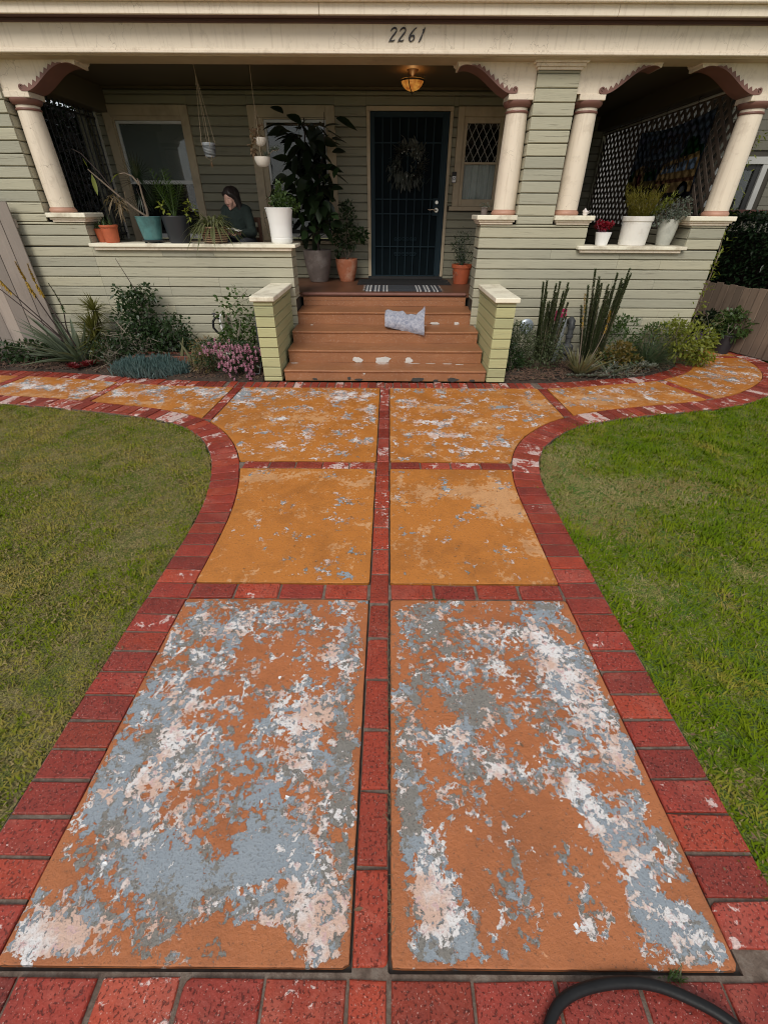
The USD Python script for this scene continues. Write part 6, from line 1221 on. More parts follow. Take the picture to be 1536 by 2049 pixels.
# ================================================================ garden beds
bedL = Polygon(np.vstack([U_OUT[U_OUT[:, 0] < -1.372], [(-1.372, 4.873), (-1.372, YF + .02), (-5.4, YF + .02), (-5.4, 5.3)]])).buffer(0)
bedR = Polygon(np.vstack([[(1.345, YF + .02), (1.345, 4.873)], U_OUT[U_OUT[:, 0] > 1.345], [(3.86, YF + .5), (3.81, YF + .02)]])).buffer(0)
soil = thing('garden_soil', kind='structure')
def bed(poly, seed):
    x0, y0, x1, y1 = poly.bounds; s = .045; gx, gy = np.meshgrid(np.arange(x0, x1 + s, s), np.arange(y0, y1 + s, s)); gx, gy = gx.ravel(), gy.ravel(); k = contains_xy(poly.buffer(-.01), gx, gy)
    ln = poly.buffer(-.004).exterior; bp = np.array([(p.x, p.y) for p in (ln.interpolate(q, normalized=True) for q in np.linspace(0, 1, int(ln.length / s), endpoint=False))])
    v = np.vstack([np.c_[bp, np.full(len(bp), -.02)], np.c_[gx[k], gy[k], -.005 + .05 * meshkit.fbm(np.c_[gx[k] * 6, gy[k] * 6, np.zeros(k.sum())], 4, seed)]])
    tri = Delaunay(v[:, :2]).simplices; ce = v[tri].mean(1); tri = tri[contains_xy(poly, ce[:, 0], ce[:, 1])]
    cr_ = np.cross(v[tri[:, 1]] - v[tri[:, 0]], v[tri[:, 2]] - v[tri[:, 0]])[:, 2]; tri[cr_ < 0] = tri[cr_ < 0][:, ::-1]
    P('soil', (v, tri), 'garden_soil', soil, smooth=True)
    r = np.random.default_rng(seed); n = int(poly.area * 420); q = np.c_[x0 + (x1 - x0) * r.random(n * 3), y0 + (y1 - y0) * r.random(n * 3)]; q = q[contains_xy(poly.buffer(-.03), q[:, 0], q[:, 1])]
    ms = []
    b = hull(np.array([(x, y, z) for x in (-.5, .5) for y in (-.5, .5) for z in (-.5, .5)]))
    for p in q:
        l, w, h = .02 + .035 * r.random(), .006 + .010 * r.random(), .004 + .004 * r.random()
        ms.append(xf((b[0] * [l, w, h], b[1]), rz=r.random() * 6.28, ry=r.normal() * .25, t=(p[0], p[1], .022 + .012 * r.random())))
    P('mulch', cat(*ms), 'mulch_wood', soil, kind='stuff', smooth=False)
    n2 = int(len(q) * .35); P('dry_litter', blades(np.c_[q[:n2], np.full(n2, .028)], np.c_[r.normal(size=(n2, 2)), .3 * r.random(n2)], .04 + .05 * r.random(n2), .010, .2, 3, 'oval'), 'dry_straw', soil, kind='stuff')
bed(bedL, 31); bed(bedR, 32)
rng = np.random.default_rng(77)
# -- left bed
t = thing('aloe_plant', 'large grey green aloe with long leaves and tall yellow flower spikes by the fence', 'aloe', (-3.80, 5.50, .02)); L = t.loc
n = 58; a = np.where(rng.random(n) < .68, math.pi + rng.normal(size=n) * .75, rng.random(n) * 6.28); el = .15 + 1.15 * rng.random(n)
P('leaves', blades(L + np.c_[.07 * np.cos(a), .07 * np.sin(a) * .6, .02 + .05 * rng.random(n)], np.c_[np.cos(a) * np.cos(el), np.sin(a) * np.cos(el) * .7 - .1, np.sin(el)], .44 + .36 * rng.random(n), .062 + .025 * rng.random(n), .12 + .16 * rng.random(n), 7, 'taper', .25), 'aloe_grey', t)
for k, q in enumerate([[(-.02, 0, .1), (-.12, -.02, .45), (-.20, -.03, .74), (-.27, -.03, 1.09)], [(.02, 0, .1), (-.05, -.02, .5), (-.12, -.02, .74), (-.15, -.02, 1.07)], [(.04, 0, .1), (-.0, 0, .45), (.03, 0, .58), (-.02, 0, .88)], [(-.04, 0, .1), (-.25, -.02, .5), (-.45, -.03, .78), (-.60, -.03, 1.12)], [(-.04, 0, .1), (-.22, -.04, .44), (-.5, -.05, .76), (-.66, -.05, .95)]]):
    q = np.array(q); cs = [CubicSpline([0, .4, .65, 1], q[:, c]) for c in range(3)]; u = np.linspace(0, 1, 24); c = L + np.stack([x(u) for x in cs], 1)
    s = P('flower_stem', tube(c, np.linspace(.009, .004, 24), 6), 'bark_dark', t)
    if k == 4: continue
    m = 260 if k != 2 else 90; uu = rng.random(m) ** .8 * .34 + .66; p = L + np.stack([x(uu) for x in cs], 1); a2 = rng.random(m) * 6.28; fat = np.clip((1.0 - uu) / .34, .08, 1)
    P('flowers', blades(p, np.c_[np.cos(a2), np.sin(a2), np.where(uu < .80, -1.1, .9)], .020 + .030 * fat, .012 * (.5 + fat), .1, 2, 'spear'), 'flower_gold' if k != 2 else 'leaf_mid', s)
t = thing('dracaena_plant', 'spiky olive green dracaena with two rosettes against the siding', 'dracaena', (-3.56, 5.58, .02)); L = t.loc
P('stem', cat(tube(L + np.array([(0, 0, 0), (.01, 0, .2), (.03, -.02, .36)]), [.022, .018, .014], 7), tube(L + np.array([(0, 0, .1), (.06, .03, .35), (.09, .03, .56)]), [.014, .011, .009], 7)), 'bark', t)
V = []
for c, m, le in (((.03, -.02, .38), 120, .30), ((.02, -.03, .28), 90, .28), ((.09, .03, .58), 80, .21), ((-.02, -.05, .20), 70, .26)):
    d = rdir(rng, m, .45); V.append(blades(L + np.array(c) + d * .012, d, le * (.7 + .5 * rng.random(m)), .024, .1 + .12 * rng.random(m), 4, 'spear', .2))
P('leaves', cat(*V), 'dracaena_olive', t)
t = thing('shrub', 'tangled dark leafy shrub growing over a rusty brown planter below the sill', 'shrub', (-2.86, 5.62, .02)); L = t.loc
P('stems', twigs(L + [0, 0, .1], L + np.array([(-.34, -.02, .60), (-.2, 0, .78), (.05, 0, .80), (.3, -.02, .66), (.42, -.05, .45), (-.4, -.1, .35), (.2, -.15, .4), (.50, -.05, .38), (0, -.1, .6)]), .010, rng, 7, .08), 'twig_grey', t)
P('long_shoot', tube([L + [-.02, 0, .5], L + [-.06, 0, .80], L + [-.17, -.02, 1.12]], [.006, .005, .0025], 5), 'bark_dark', t)
P('foliage', cat(shrub(L + [-.10, .0, .50], (.29, .16, .24), 1000, .05, .030, rng, 26, .3), shrub(L + [.28, -.05, .36], (.28, .16, .20), 800, .048, .028, rng, 18, .2), shrub(L + [-.12, -.12, .26], (.34, .14, .17), 560, .048, .027, rng, 22, .3), shrub(L + [.26, -.14, .20], (.26, .1, .14), 340, .046, .026, rng, 14, .2), shrub(L + [-.2, 0, .74], (.16, .1, .10), 180, .048, .028, rng, 8), shrub(L + [.06, .02, .76], (.14, .1, .09), 150, .048, .028, rng, 7)), 'leaf_dark', t)
P('tendrils', twigs(L + [-.05, -.12, .22], L + np.array([(-.5, -.2, .30), (-.42, -.25, .12), (-.55, -.16, .45), (.35, -.2, .30), (.1, -.25, .32), (-.3, -.28, .05), (-.62, -.1, .2), (.2, -.3, .12), (.5, -.2, .1), (-.1, -.3, .2), (-.48, -.28, .28), (-.2, -.25, .5)]), .0045, rng, 8, .16), 'twig_grey', t)
t = thing('planter', 'long low rusty brown planter box half hidden behind the blue succulents', 'planter', (-2.66, 5.40, .01)); L = t.loc
P('box', cat(bx(L[0] - .36, L[0] + .34, L[1] - .10, L[1] - .082, .01, .155, .005), bx(L[0] - .36, L[0] + .34, L[1] + .08, L[1] + .1, .01, .155, .005), bx(L[0] - .36, L[0] - .342, L[1] - .081, L[1] + .079, .01, .155, .004), bx(L[0] + .322, L[0] + .34, L[1] - .081, L[1] + .079, .01, .155, .004)), 'planter_rust', t); P('soil', bx(L[0] - .34, L[0] + .32, L[1] - .08, L[1] + .078, .012, .13, 0), 'soil', t)
t = thing('groundcover', 'wiry thin stemmed plant in front of the dracaena', 'groundcover', (-3.35, 5.40, .02)); L = t.loc
P('low_leaves', shrub(L + [.1, .1, .16], (.3, .12, .18), 420, .045, .024, rng, 20, .5), 'leaf_dark', t)
P('stems', twigs(L, L + np.c_[rng.normal(size=26) * .26, rng.normal(size=26) * .12, .06 + .26 * rng.random(26)], .0035, rng, 6, .12), 'twig_grey', t); P('foliage', shrub(L + [0, 0, .13], (.34, .14, .14), 500, .04, .014, rng, 24, .5), 'leaf_dark', t)
t = thing('groundcover', 'low dark leafy groundcover at the foot of the grey fence', 'groundcover', (-4.45, 5.55, .02)); L = t.loc
P('foliage', cat(shrub(L + [0, 0, .10], (.48, .16, .12), 650, .05, .03, rng, 26, .5), shrub(L + [.45, .05, .12], (.25, .15, .14), 260, .05, .03, rng, 12, .5), shrub(L + [-.5, -.1, .08], (.4, .15, .1), 300, .05, .03, rng, 12, .5)), 'leaf_dark', t)
def rosette(c, r, n, rng, el0=.2, w=.4, lift=.9):
    a = np.arange(n) * 2.4; u = (np.arange(n) + 1) / n; el = el0 + lift * (1 - u)
    return blades(np.repeat([c], n, 0), np.c_[np.cos(a) * np.cos(el), np.sin(a) * np.cos(el), np.sin(el)], r * (.45 + .55 * u), r * w, .0, 4, 'oval', .2)
t = thing('red_succulent', 'deep red leaf rosettes in the mulch beside the big aloe', 'succulent', (-3.66, 5.25, .03)); L = t.loc
for dx, dy, r in ((-.06, -.03, .10), (.09, .02, .12), (.02, -.08, .08), (.12, .1, .09)): P('rosette', rosette(L + [dx, dy, .02], r, 24, rng), 'succ_red', t)
t = thing('red_succulent', 'small red succulent at the left end of the blue succulent patch', 'succulent', (-3.12, 5.18, .03)); L = t.loc
for dx, dy, r in ((-.05, .0, .08), (.05, .05, .08), (.0, -.05, .06)): P('rosette', rosette(L + [dx, dy, .03], r, 20, rng, .5), 'succ_red', t)
t = thing('blue_succulent', 'dense patch of powdery blue chalk stick succulents along the brick edging', 'succulent', (-2.70, 5.05, .02)); L = t.loc
n = 900; a_ = rng.random(n) * 6.283; r_q = np.sqrt(rng.random(n)); xy = np.c_[r_q * np.cos(a_) * .43 - .03, r_q * np.sin(a_) * .17 + .05]; xy += rng.normal(size=xy.shape) * .018; hgt = (.035 + .085 * (1 - r_q ** 2)) * (.6 + .7 * meshkit.noise(np.c_[xy * 14, np.zeros(n)], 3))
P('leaves', cat(*[blades(np.c_[L[0] + xy[:, 0], L[1] + xy[:, 1], .01 + hgt * j], np.c_[rng.normal(size=(n, 2)) * .45 - [0, .15], np.ones(n)], .08 + .045 * rng.random(n), .0135, 0, 4, 'strap', .5) for j in (0, .6, 1)]), 'senecio_blue', t)
t = thing('upright_cactus', 'clump of tan grey finger shaped stems behind the blue succulents', 'succulent', (-2.23, 5.33, .02)); L = t.loc
for k in range(7): q = L + [rng.normal() * .08, rng.normal() * .04, 0]; P('stem', tube([q, q + [rng.normal() * .02, 0, .14], q + [rng.normal() * .05, 0, .26 + .08 * rng.random()]], [.024, .022, .006], 8), 'aloe_tan', t)
t = thing('flowering_shrub', 'low mounded shrub covered in pink daisy flowers beside the left stair wing', 'shrub', (-1.80, 5.13, .02)); L = t.loc
P('foliage', cat(shrub(L + [-.06, .0, .20], (.32, .20, .16), 900, .040, .018, rng, 26, .4), shrub(L + [.18, 0, .16], (.2, .16, .14), 420, .04, .018, rng, 12, .3)), 'leaf_dark', t); P('stems', twigs(L, L + np.array([(-.25, -.05, .25), (0, 0, .3), (.2, -.06, .2), (.1, -.1, .28)]), .006, rng), 'twig_grey', t)
ct = [(.14, -.12, .30), (.04, -.16, .32), (.26, -.10, .27), (.10, -.20, .20), (.24, -.18, .13), (.0, -.18, .24), (.32, -.06, .24), (-.08, -.14, .33), (.17, -.2, .26), (.08, -.22, .10), (.27, -.2, .05), (.30, -.12, .18), (-.2, -.12, .28), (.0, -.22, .15)]
fl_, wt_ = [], []
for c in ct:
    for j in range(16):
        p = L + np.array(c) + rng.normal(size=3) * .034; m = 8; nn = nrm(np.array([rng.normal() * .4, -1, .7 + rng.normal() * .3])); u1 = nrm(np.cross(nn, [0, 0, 1.0])); u2 = np.cross(nn, u1); a = np.linspace(0, 6.28, m, endpoint=False)
        fl_.append(blades(np.repeat([p], m, 0), np.cos(a)[:, None] * u1 + np.sin(a)[:, None] * u2 + nn * .25, .021, .0135, 0, 2, 'oval'))
P('flowers', cat(*fl_), 'flower_pink', t, kind='stuff')
t = thing('golden_succulent', 'straw coloured bushy succulent between the blue patch and the pink shrub', 'succulent', (-2.13, 5.10, .02)); L = t.loc
P('foliage', cat(shrub(L + [0, 0, .12], (.16, .12, .11), 420, .03, .010, rng, 18, .6), shrub(L + [.12, .12, .26], (.26, .1, .1), 330, .035, .012, rng, 16, .5)), 'dry_straw', t); P('tips', cat(shrub(L + [.02, -.02, .15], (.16, .12, .12), 120, .03, .012, rng, 12, .6), shrub(L + [.1, .1, .3], (.25, .1, .08), 150, .03, .012, rng, 14, .6)), 'succ_gold', t, kind='stuff')
t = thing('bramble', 'thorny climber with sparse leaves behind the pink shrub', 'climber', (-1.75, 5.55, .02)); L = t.loc
P('stems', twigs(L + [0, 0, .05], L + np.array([(-.22, .1, .70), (-.05, .1, .86), (.1, .1, .82), (.15, .0, .55), (-.3, .1, .5), (.0, .05, .62), (.18, .1, .72)]), .007, rng, 8, .09), 'twig_grey', t); P('foliage', cat(shrub(L + [-.02, .06, .50], (.24, .10, .32), 300, .055, .034, rng, 22, .3), shrub(L + [.0, -.02, .28], (.24, .14, .16), 480, .045, .028, rng, 16, .3)), 'leaf_mid', t)
t = thing('water_spigot', 'white pipe with a black hose bend standing out from the siding', 'spigot', (-2.05, 5.76, .25)); L = t.loc
P('pipe', cat(tube([(-2.04, 5.80, .52), (-2.05, 5.755, .50), (-2.045, 5.75, .42), (-2.03, 5.74, .30), (-2.03, 5.74, .04)], .013, 10)), 'pvc_white', t); P('post', bx(-1.99, -1.965, 5.79, 5.82, .05, .52, .003), 'bark', t)
P('hose_bend', tube([(-2.05, 5.75, .49), (-2.09, 5.73, .50), (-2.125, 5.72, .46), (-2.13, 5.71, .39), (-2.09, 5.71, .335), (-2.04, 5.72, .31)], .014, 8), 'hose_black', t); P('valve', cat(tube([(-2.11, 5.74, .505), (-2.10, 5.74, .545)], .009, 6), bx(-2.125, -2.08, 5.73, 5.75, .545, .556, .003)), 'pipe_dark', t)
t = thing('hose_coil', 'dark grey garden hose coiled on the outer side of the left stair wing', 'hose', (-1.42, 5.3, .45))
for k in range(5):
    a = np.linspace(0, 6.2832, 41); P('loop', tube(np.c_[np.full(41, -1.392 - .024 * (k % 3)) + .006 * np.sin(a * 2 + k), 5.28 + (.13 + .012 * k) * np.cos(a), .42 + (.26 + .014 * k) * np.sin(a) - .01 * k], .0115, 8, False), 'hose_grey', t)
P('tail', tube([(-1.42, 5.18, .3), (-1.44, 5.08, .12), (-1.45, 5.02, .04), (-1.6, 5.0, .035)], .0115, 8), 'hose_grey', t); P('hanger', bx(-1.46, -1.362, 5.2, 5.36, .64, .66, .004), 'pipe_dark', t)
# -- right bed
def upright(c, stems, rng, h, lean, mat, t, leaf=.034, dens=800):
    V, W = [], []
    for k in range(stems):
        a = rng.random() * 6.28; r = .105 * math.sqrt(rng.random()); hh = h * (.62 + .42 * rng.random()); b = c + np.array([r * math.cos(a), r * math.sin(a) * .7, 0]); tip = b + np.array([lean * (math.cos(a) * .8 + rng.normal() * .5), lean * math.sin(a) * .6, hh])
        W.append(tube([b, (b + tip) / 2 + rng.normal(size=3) * .008, tip], [.005, .004, .002], 5)); m = int(dens * hh); u = .12 + .88 * rng.random(m)[:, None]; p = b * (1 - u) + tip * u; a2 = rng.random(m) * 6.28
        V.append(blades(p, np.c_[np.cos(a2), np.sin(a2), .75 + .4 * rng.random(m)], leaf * (1.15 - .45 * u[:, 0]), .012, 0, 2, 'oval'))
    P('stems', cat(*W), 'bark', t); P('needles', cat(*V), mat, t)
t = thing('rosemary_bush', 'tall upright dark rosemary beside the right stair wing, in front of the round vent', 'rosemary', (1.90, 5.42, .02)); upright(t.loc, 26, rng, .90, .07, 'rosemary_green', t)
P('lower_growth', cat(shrub(t.loc + [-.33, .02, .22], (.24, .16, .26), 2600, .036, .011, rng, 30, .8), shrub(t.loc + [0, -.02, .2], (.22, .14, .24), 1700, .036, .011, rng, 20, .8)), 'rosemary_green', t)
t = thing('rosemary_bush', 'taller upright rosemary in the middle of the right bed, spires fanning apart', 'rosemary', (2.50, 5.44, .02)); upright(t.loc, 30, rng, 1.05, .10, 'rosemary_green', t)
t = thing('dryer_vent', 'round silver metal vent cap on the siding by the right stair wing', 'vent', (1.765, 5.83, .40))
P('cap', xf(lathe([(.001, 0), (.085, 0), (.088, .01), (.082, .02), (.06, .03), (.03, .034), (.001, .034)], n=36), rx=math.pi / 2, t=(1.765, 5.846, .405)), 'vent_metal', t); P('spout', tube([(1.765, 5.80, .40), (1.768, 5.78, .365), (1.768, 5.775, .33)], [.022, .024, .022], 10), 'vent_metal', t)
t = thing('gas_meter_pipes', 'grey gas meter pipes with elbows between the two rosemary bushes', 'pipes', (2.2, 5.72, .02))
def elbow_pipe(x, y, ztop, r, mat, drop=0.0):
    P('pipe', tube([(x, y + .12, ztop - .03), (x, y + .05, ztop), (x, y + .01, ztop - .012), (x, y, ztop - .06), (x - drop, y, .02)], [r, r * 1.12, r * 1.15, r, r], 14), mat, t)
    for z in (ztop - .09, ztop - .2, .1): P('collar', lathe([(r, 0), (r * 1.28, .004), (r * 1.28, .03), (r, .034)], (x - drop * (ztop - z) / ztop, y, z), 18), mat, t)
elbow_pipe(2.155, 5.66, .52, .036, 'galvanised', .03); elbow_pipe(2.28, 5.70, .50, .034, 'pipe_dark')
P('meter_body', bx(2.20, 2.34, 5.62, 5.76, .10, .24, .03), 'pipe_dark', t); P('regulator', xf(lathe([(.001, -.03), (.05, -.028), (.07, 0), (.05, .028), (.001, .03)], n=24), rx=1.57, t=(2.62, 5.66, .26)), 'pipe_dark', t)
t = solo('warning_tag', cat(bx(2.09, 2.165, 5.642, 5.645, .545, .592, .001), bx(2.085, 2.16, 5.643, 5.646, .60, .642, .001), bx(2.035, 2.088, 5.66, 5.663, .50, .62, .001)), 'tag_pink', 'bright pink paper tags hanging on the grey gas pipe', 'tag')
def aloe(name, label, c, n, le, w, mat, rng, el=(.35, 1.1)):
    t = thing(name, label, 'aloe', c); a = rng.random(n) * 6.28; e = el[0] + (el[1] - el[0]) * rng.random(n)
    P('leaves', blades(t.loc + np.c_[.05 * np.cos(a), .05 * np.sin(a), .02 * np.ones(n)], np.c_[np.cos(a) * np.cos(e), np.sin(a) * np.cos(e) * .8 - .1, np.sin(e)], le * (.65 + .5 * rng.random(n)), w, .05 + .15 * rng.random(n), 6, 'taper', .28), mat, t); return t
t = aloe('aloe_plant', 'tan green aloe with two yellow spikes in front of the taller rosemary', (2.28, 5.14, .02), 52, .40, .036, 'aloe_tan', rng, (.55, 1.4))
for q in ([(-.03, .02, .1), (-.04, .1, .4), (-.06, .25, .82)], [(.1, .1, .1), (.22, .16, .36), (.26, .22, .64)]):
    c = t.loc + np.array(q); u = np.linspace(0, 1, 16); cv = np.stack([CubicSpline([0, .45, 1], c[:, k])(u) for k in range(3)], 1); s = P('flower_stem', tube(cv, np.linspace(.007, .003, 16), 6), 'bark', t); m = 130; uu = .58 + .42 * rng.random(m); p = np.stack([np.interp(uu, u, cv[:, k]) for k in range(3)], 1); a = rng.random(m) * 6.28
    P('flowers', blades(p, np.c_[np.cos(a), np.sin(a), np.where(uu < .75, -1.2, .8)], .026, .010, 0, 2, 'spear'), 'flower_gold', s)
aloe('aloe_plant', 'small grey striped aloe low in the bed right of the yellow spiked aloe', (2.62, 5.14, .02), 22, .26, .03, 'aloe_grey', rng, (.2, .8))
t = thing('gold_shrub', 'mounded gold and green succulent shrub behind the small aloe', 'succulent', (2.74, 5.33, .02)); L = t.loc
P('foliage', cat(shrub(L + [0, 0, .17], (.20, .14, .13), 620, .045, .024, rng, 20, .7), shrub(L + [.1, -.06, .1], (.2, .12, .09), 220, .04, .018, rng, 12, .6)), 'succ_gold', t); P('inner_leaves', shrub(L + [.02, .0, .12], (.22, .14, .12), 260, .045, .02, rng, 14, .5), 'leaf_mid', t)
t = thing('pale_succulent', 'pale pink grey succulent rosettes at the edge of the right bed', 'succulent', (3.02, 5.19, .03)); L = t.loc
for dx, dy, r in ((.08, -.02, .085), (.0, .02, .09), (.15, .03, .08), (-.12, .0, .07), (.07, .10, .09), (-.2, -.02, .06)): P('rosette', rosette(L + [dx, dy, .05], r, 26, rng, .55, .3), 'succ_mint', t)
t = thing('pale_succulent', 'low mint green succulent mat in front of the tan aloe', 'succulent', (2.32, 5.0, .02)); L = t.loc
for k in range(11): P('rosette', rosette(L + [-.22 + .045 * k, .02 * math.sin(k * 2.1) + .01, .015], .05, 16, rng, .4, .35), 'succ_mint', t)
t = thing('ornamental_grass', 'arching dark blue green clump grass in the right bed', 'grass clump', (3.22, 5.50, .02)); L = t.loc
n = 560; a = rng.random(n) * 6.28; e = .45 + .95 * rng.random(n); P('blades', blades(L + np.c_[.09 * np.cos(a) * rng.random(n), .07 * np.sin(a) * rng.random(n), np.zeros(n)], np.c_[np.cos(a) * np.cos(e), np.sin(a) * np.cos(e), np.sin(e)], .38 + .34 * rng.random(n), .0085, .25 + .35 * rng.random(n), 6, 'taper'), 'grass_blue', t)
n = 40; P('seed_stalks', blades(L + rng.normal(size=(n, 3)) * [.1, .06, 0], np.c_[.35 + rng.normal(size=n) * .3, rng.normal(size=n) * .15, np.ones(n)], .62 + .16 * rng.random(n), .004, .1, 4), 'dry_straw', t)
t = thing('lime_bush', 'lime yellow leafy bush at the corner of the house', 'bush', (3.62, 5.60, .02)); L = t.loc
P('stems', twigs(L, L + np.array([(-.3, 0, .45), (0, 0, .5), (.2, 0, .4), (.1, -.1, .45), (-.15, -.1, .5)]), .006, rng), 'twig_grey', t)
P('foliage', cat(shrub(L + [.10, -.05, .26], (.24, .20, .20), 900, .06, .024, rng, 26, .4), shrub(L + [-.12, .08, .34], (.2, .12, .18), 400, .055, .022, rng, 16, .6), shrub(L + [.28, -.02, .14], (.16, .16, .12), 300, .06, .025, rng, 10, .2)), 'leaf_lime', t)
P('back_foliage', cat(shrub(L + [-.75, .05, .28], (.30, .10, .24), 800, .045, .020, rng, 24, .5), shrub(L + [-.3, .05, .24], (.25, .12, .2), 480, .05, .02, rng, 16, .5)), 'leaf_mid', t)
t = thing('climbing_vine', 'yellow green vine climbing the right corner of the house and column', 'vine', (3.86, 5.9, .05))
vp = np.array([(3.75, 5.78, .1), (3.84, 5.84, .35), (3.845, 5.86, .6), (3.86, 5.88, .95), (3.85, 5.86, 1.15), (3.87, 5.95, 1.4), (3.93, 6.1, 1.6), (3.93, 6.12, 1.85), (3.95, 6.14, 2.1), (3.97, 6.15, 2.3)])
P('stem', tube(vp, np.linspace(.008, .004, len(vp)), 6), 'bark', t); i = np.clip(np.r_[rng.random(120) * 4, 4 + rng.random(110) * 5], 0, 9 - 1e-3); p = np.stack([np.interp(i, np.arange(10), vp[:, k]) for k in range(3)], 1) + rng.normal(size=(230, 3)) * [.035, .03, .05]
P('foliage', blades(p, np.c_[.25 + rng.normal(size=230) * .6, -.5 + rng.normal(size=230) * .4, .3 + rng.normal(size=230) * .6], .055, .026, .3, 3, 'oval', .12), 'leaf_lime', t)
t = thing('climbing_vine', 'curling pale tendril vine at the foot of the house corner', 'vine', (3.95, 5.9, .05)); L = t.loc
P('stem', twigs(L, L + np.array([(.05, -.05, .5), (.16, -.1, .55), (.22, -.05, .45), (.12, -.1, .32)]), .004, rng, 7, .15), 'twig_grey', t); P('foliage', shrub(L + [.1, -.06, .38], (.14, .1, .22), 90, .05, .02, rng, 12, .1), 'leaf_spider', t)
t = thing('groundcover', 'small leafy dark plant between the rosemary and the right stair wing', 'groundcover', (1.50, 5.3, .02)); L = t.loc
P('foliage', cat(shrub(L + [0, 0, .14], (.12, .16, .14), 360, .04, .018, rng, 16, .6), shrub(L + [.1, .2, .25], (.14, .12, .24), 420, .036, .014, rng, 18, .6)), 'leaf_dark', t); P('stems', twigs(L, L + np.array([(.05, .1, .3), (.1, .2, .45), (-.05, 0, .2)]), .005, rng), 'twig_grey', t)
t = thing('groundcover', 'wiry low grey green runners along the front edge of the right bed', 'groundcover', (2.75, 5.12, .02)); L = t.loc
P('stems', twigs(L, L + np.c_[rng.normal(size=22) * .28, rng.normal(size=22) * .06, .03 + .12 * rng.random(22)], .003, rng, 6, .14), 'twig_grey', t); P('foliage', shrub(L + [0, 0, .06], (.42, .09, .07), 420, .03, .012, rng, 24, .5), 'leaf_sage', t)
# -- along the right fence
def tub(name, label, c, r, h, mat, leafs, lm, rng, group=None):
    t = thing(name, label, 'potted plant', c, group); P('pot', lathe(pot_prof(r, r * .78, h, .008, .02, .005), t.loc, 28), mat, t); P('soil', soil_disc(t.loc, r * .9, c[2] + h - .03), 'soil', t)
    P('foliage', shrub(t.loc + [0, 0, h + leafs[2] * .75], leafs, int(900 * leafs[0] * 4), .06, .028, rng, 16, .5), lm, t); P('stem', twigs(t.loc + [0, 0, h - .02], t.loc + np.array([(-.06, 0, h + .14), (.06, -.03, h + .16), (0, .04, h + .2)]), .005, rng), 'twig_grey', t)
tub('potted_plant', 'purple nursery pot farthest along the brown fence', (4.30, 6.60, .0), .095, .22, 'pot_purple', (.15, .13, .12), 'leaf_deep', rng)
tub('potted_plant', 'purple nursery pot next to the black pot by the brown fence', (4.42, 6.42, .0), .10, .24, 'pot_purple', (.16, .14, .13), 'leaf_deep', rng)
tub('potted_plant', 'black nursery pot with a broad leafy plant by the brown fence', (4.62, 6.22, .0), .115, .24, 'pot_black', (.22, .18, .17), 'leaf_mid', rng)
tub('potted_plant', 'small black nursery pot between the purple pot and the leafy black pot', (4.56, 6.42, .0), .09, .18, 'pot_black', (.13, .12, .1), 'leaf_dark', rng)
# fences
def fence(name, label, A, B, h, w, mat, lean=0.0):
    t = thing(name, label, 'fence', (*A, 0)); A, B = np.array(A), np.array(B); Ln = np.linalg.norm(B - A); d = (B - A) / Ln; nn = np.array([-d[1], d[0]]); k = 0.0; r = np.random.default_rng(8)
    while k < Ln - .02:
        ww = w * (.9 + .2 * r.random()); hh = h + r.normal() * .008; o = r.normal() * .004; a, b = k + .002, min(k + ww, Ln) - .002; k += ww
        q = bx(a, b, -.009 + o, .009 + o, .01, hh, .003); P('board', (np.c_[A[0] + q[0][:, 0] * d[0] + q[0][:, 1] * nn[0], A[1] + q[0][:, 0] * d[1] + q[0][:, 1] * nn[1], q[0][:, 2]], q[1]), mat, t, smooth=25)
    for z in (.25, h - .25):
        q = bx(0, Ln, -.055, -.016, z, z + .08, .003); P('rail', (np.c_[A[0] + q[0][:, 0] * d[0] + q[0][:, 1] * nn[0], A[1] + q[0][:, 0] * d[1] + q[0][:, 1] * nn[1], q[0][:, 2]], q[1]), mat, t)
fence('wooden_fence', 'weathered grey vertical board fence left of the house', (-4.112, 5.755), (-6.3, 5.60), 1.665, .145, 'fence_grey')
fence('wooden_fence', 'low brown vertical board fence beside the right hand path', (5.35, 4.75), (4.06, 8.1), .79, .10, 'fence_brown')
# hedge, neighbours
t = thing('hedge', 'dense dark green hedge rising behind the low brown fence', 'hedge', (5.0, 6.6, 0))
rh = np.random.default_rng(15); n = 15000; u = rh.random(n); A, B = np.array([5.55, 4.75]), np.array([4.28, 8.1]); c = A + (B - A) * u[:, None]; nn = np.array([.93, .36]); dep = rh.random(n) ** 2.2 * .5; zz = .35 + 1.22 * rh.random(n) ** .8
zz = np.minimum(zz, 1.50 + .1 * meshkit.noise(np.c_[c * 4, np.zeros(n)], 5)); bul = .09 * meshkit.noise(np.c_[c * 3.2, zz * 3.2], 6)
p = np.c_[c + nn * (dep - bul + .14)[:, None], zz]; top = rh.random(n) < .2; p[top, 2] = 1.50 + .09 * rh.random(top.sum()); p[top, :2] = (c + nn * (.1 + .6 * rh.random(n))[:, None])[top]
P('foliage', blades(p, np.c_[-.8 + rh.normal(size=n) * .6, -.4 + rh.normal(size=n) * .6, .25 + rh.normal(size=n) * .6], .055 + .03 * rh.random(n), .032, .3, 3, 'oval', .12), 'hedge_leaf', t)
m_ = rh.random(n) < .04; P('new_leaves', blades(p[m_] + [0, 0, .03], np.c_[rh.normal(size=(m_.sum(), 2)) * .5, np.ones(m_.sum())], .06, .026, .2, 3, 'oval', .12), 'leaf_mid', t)
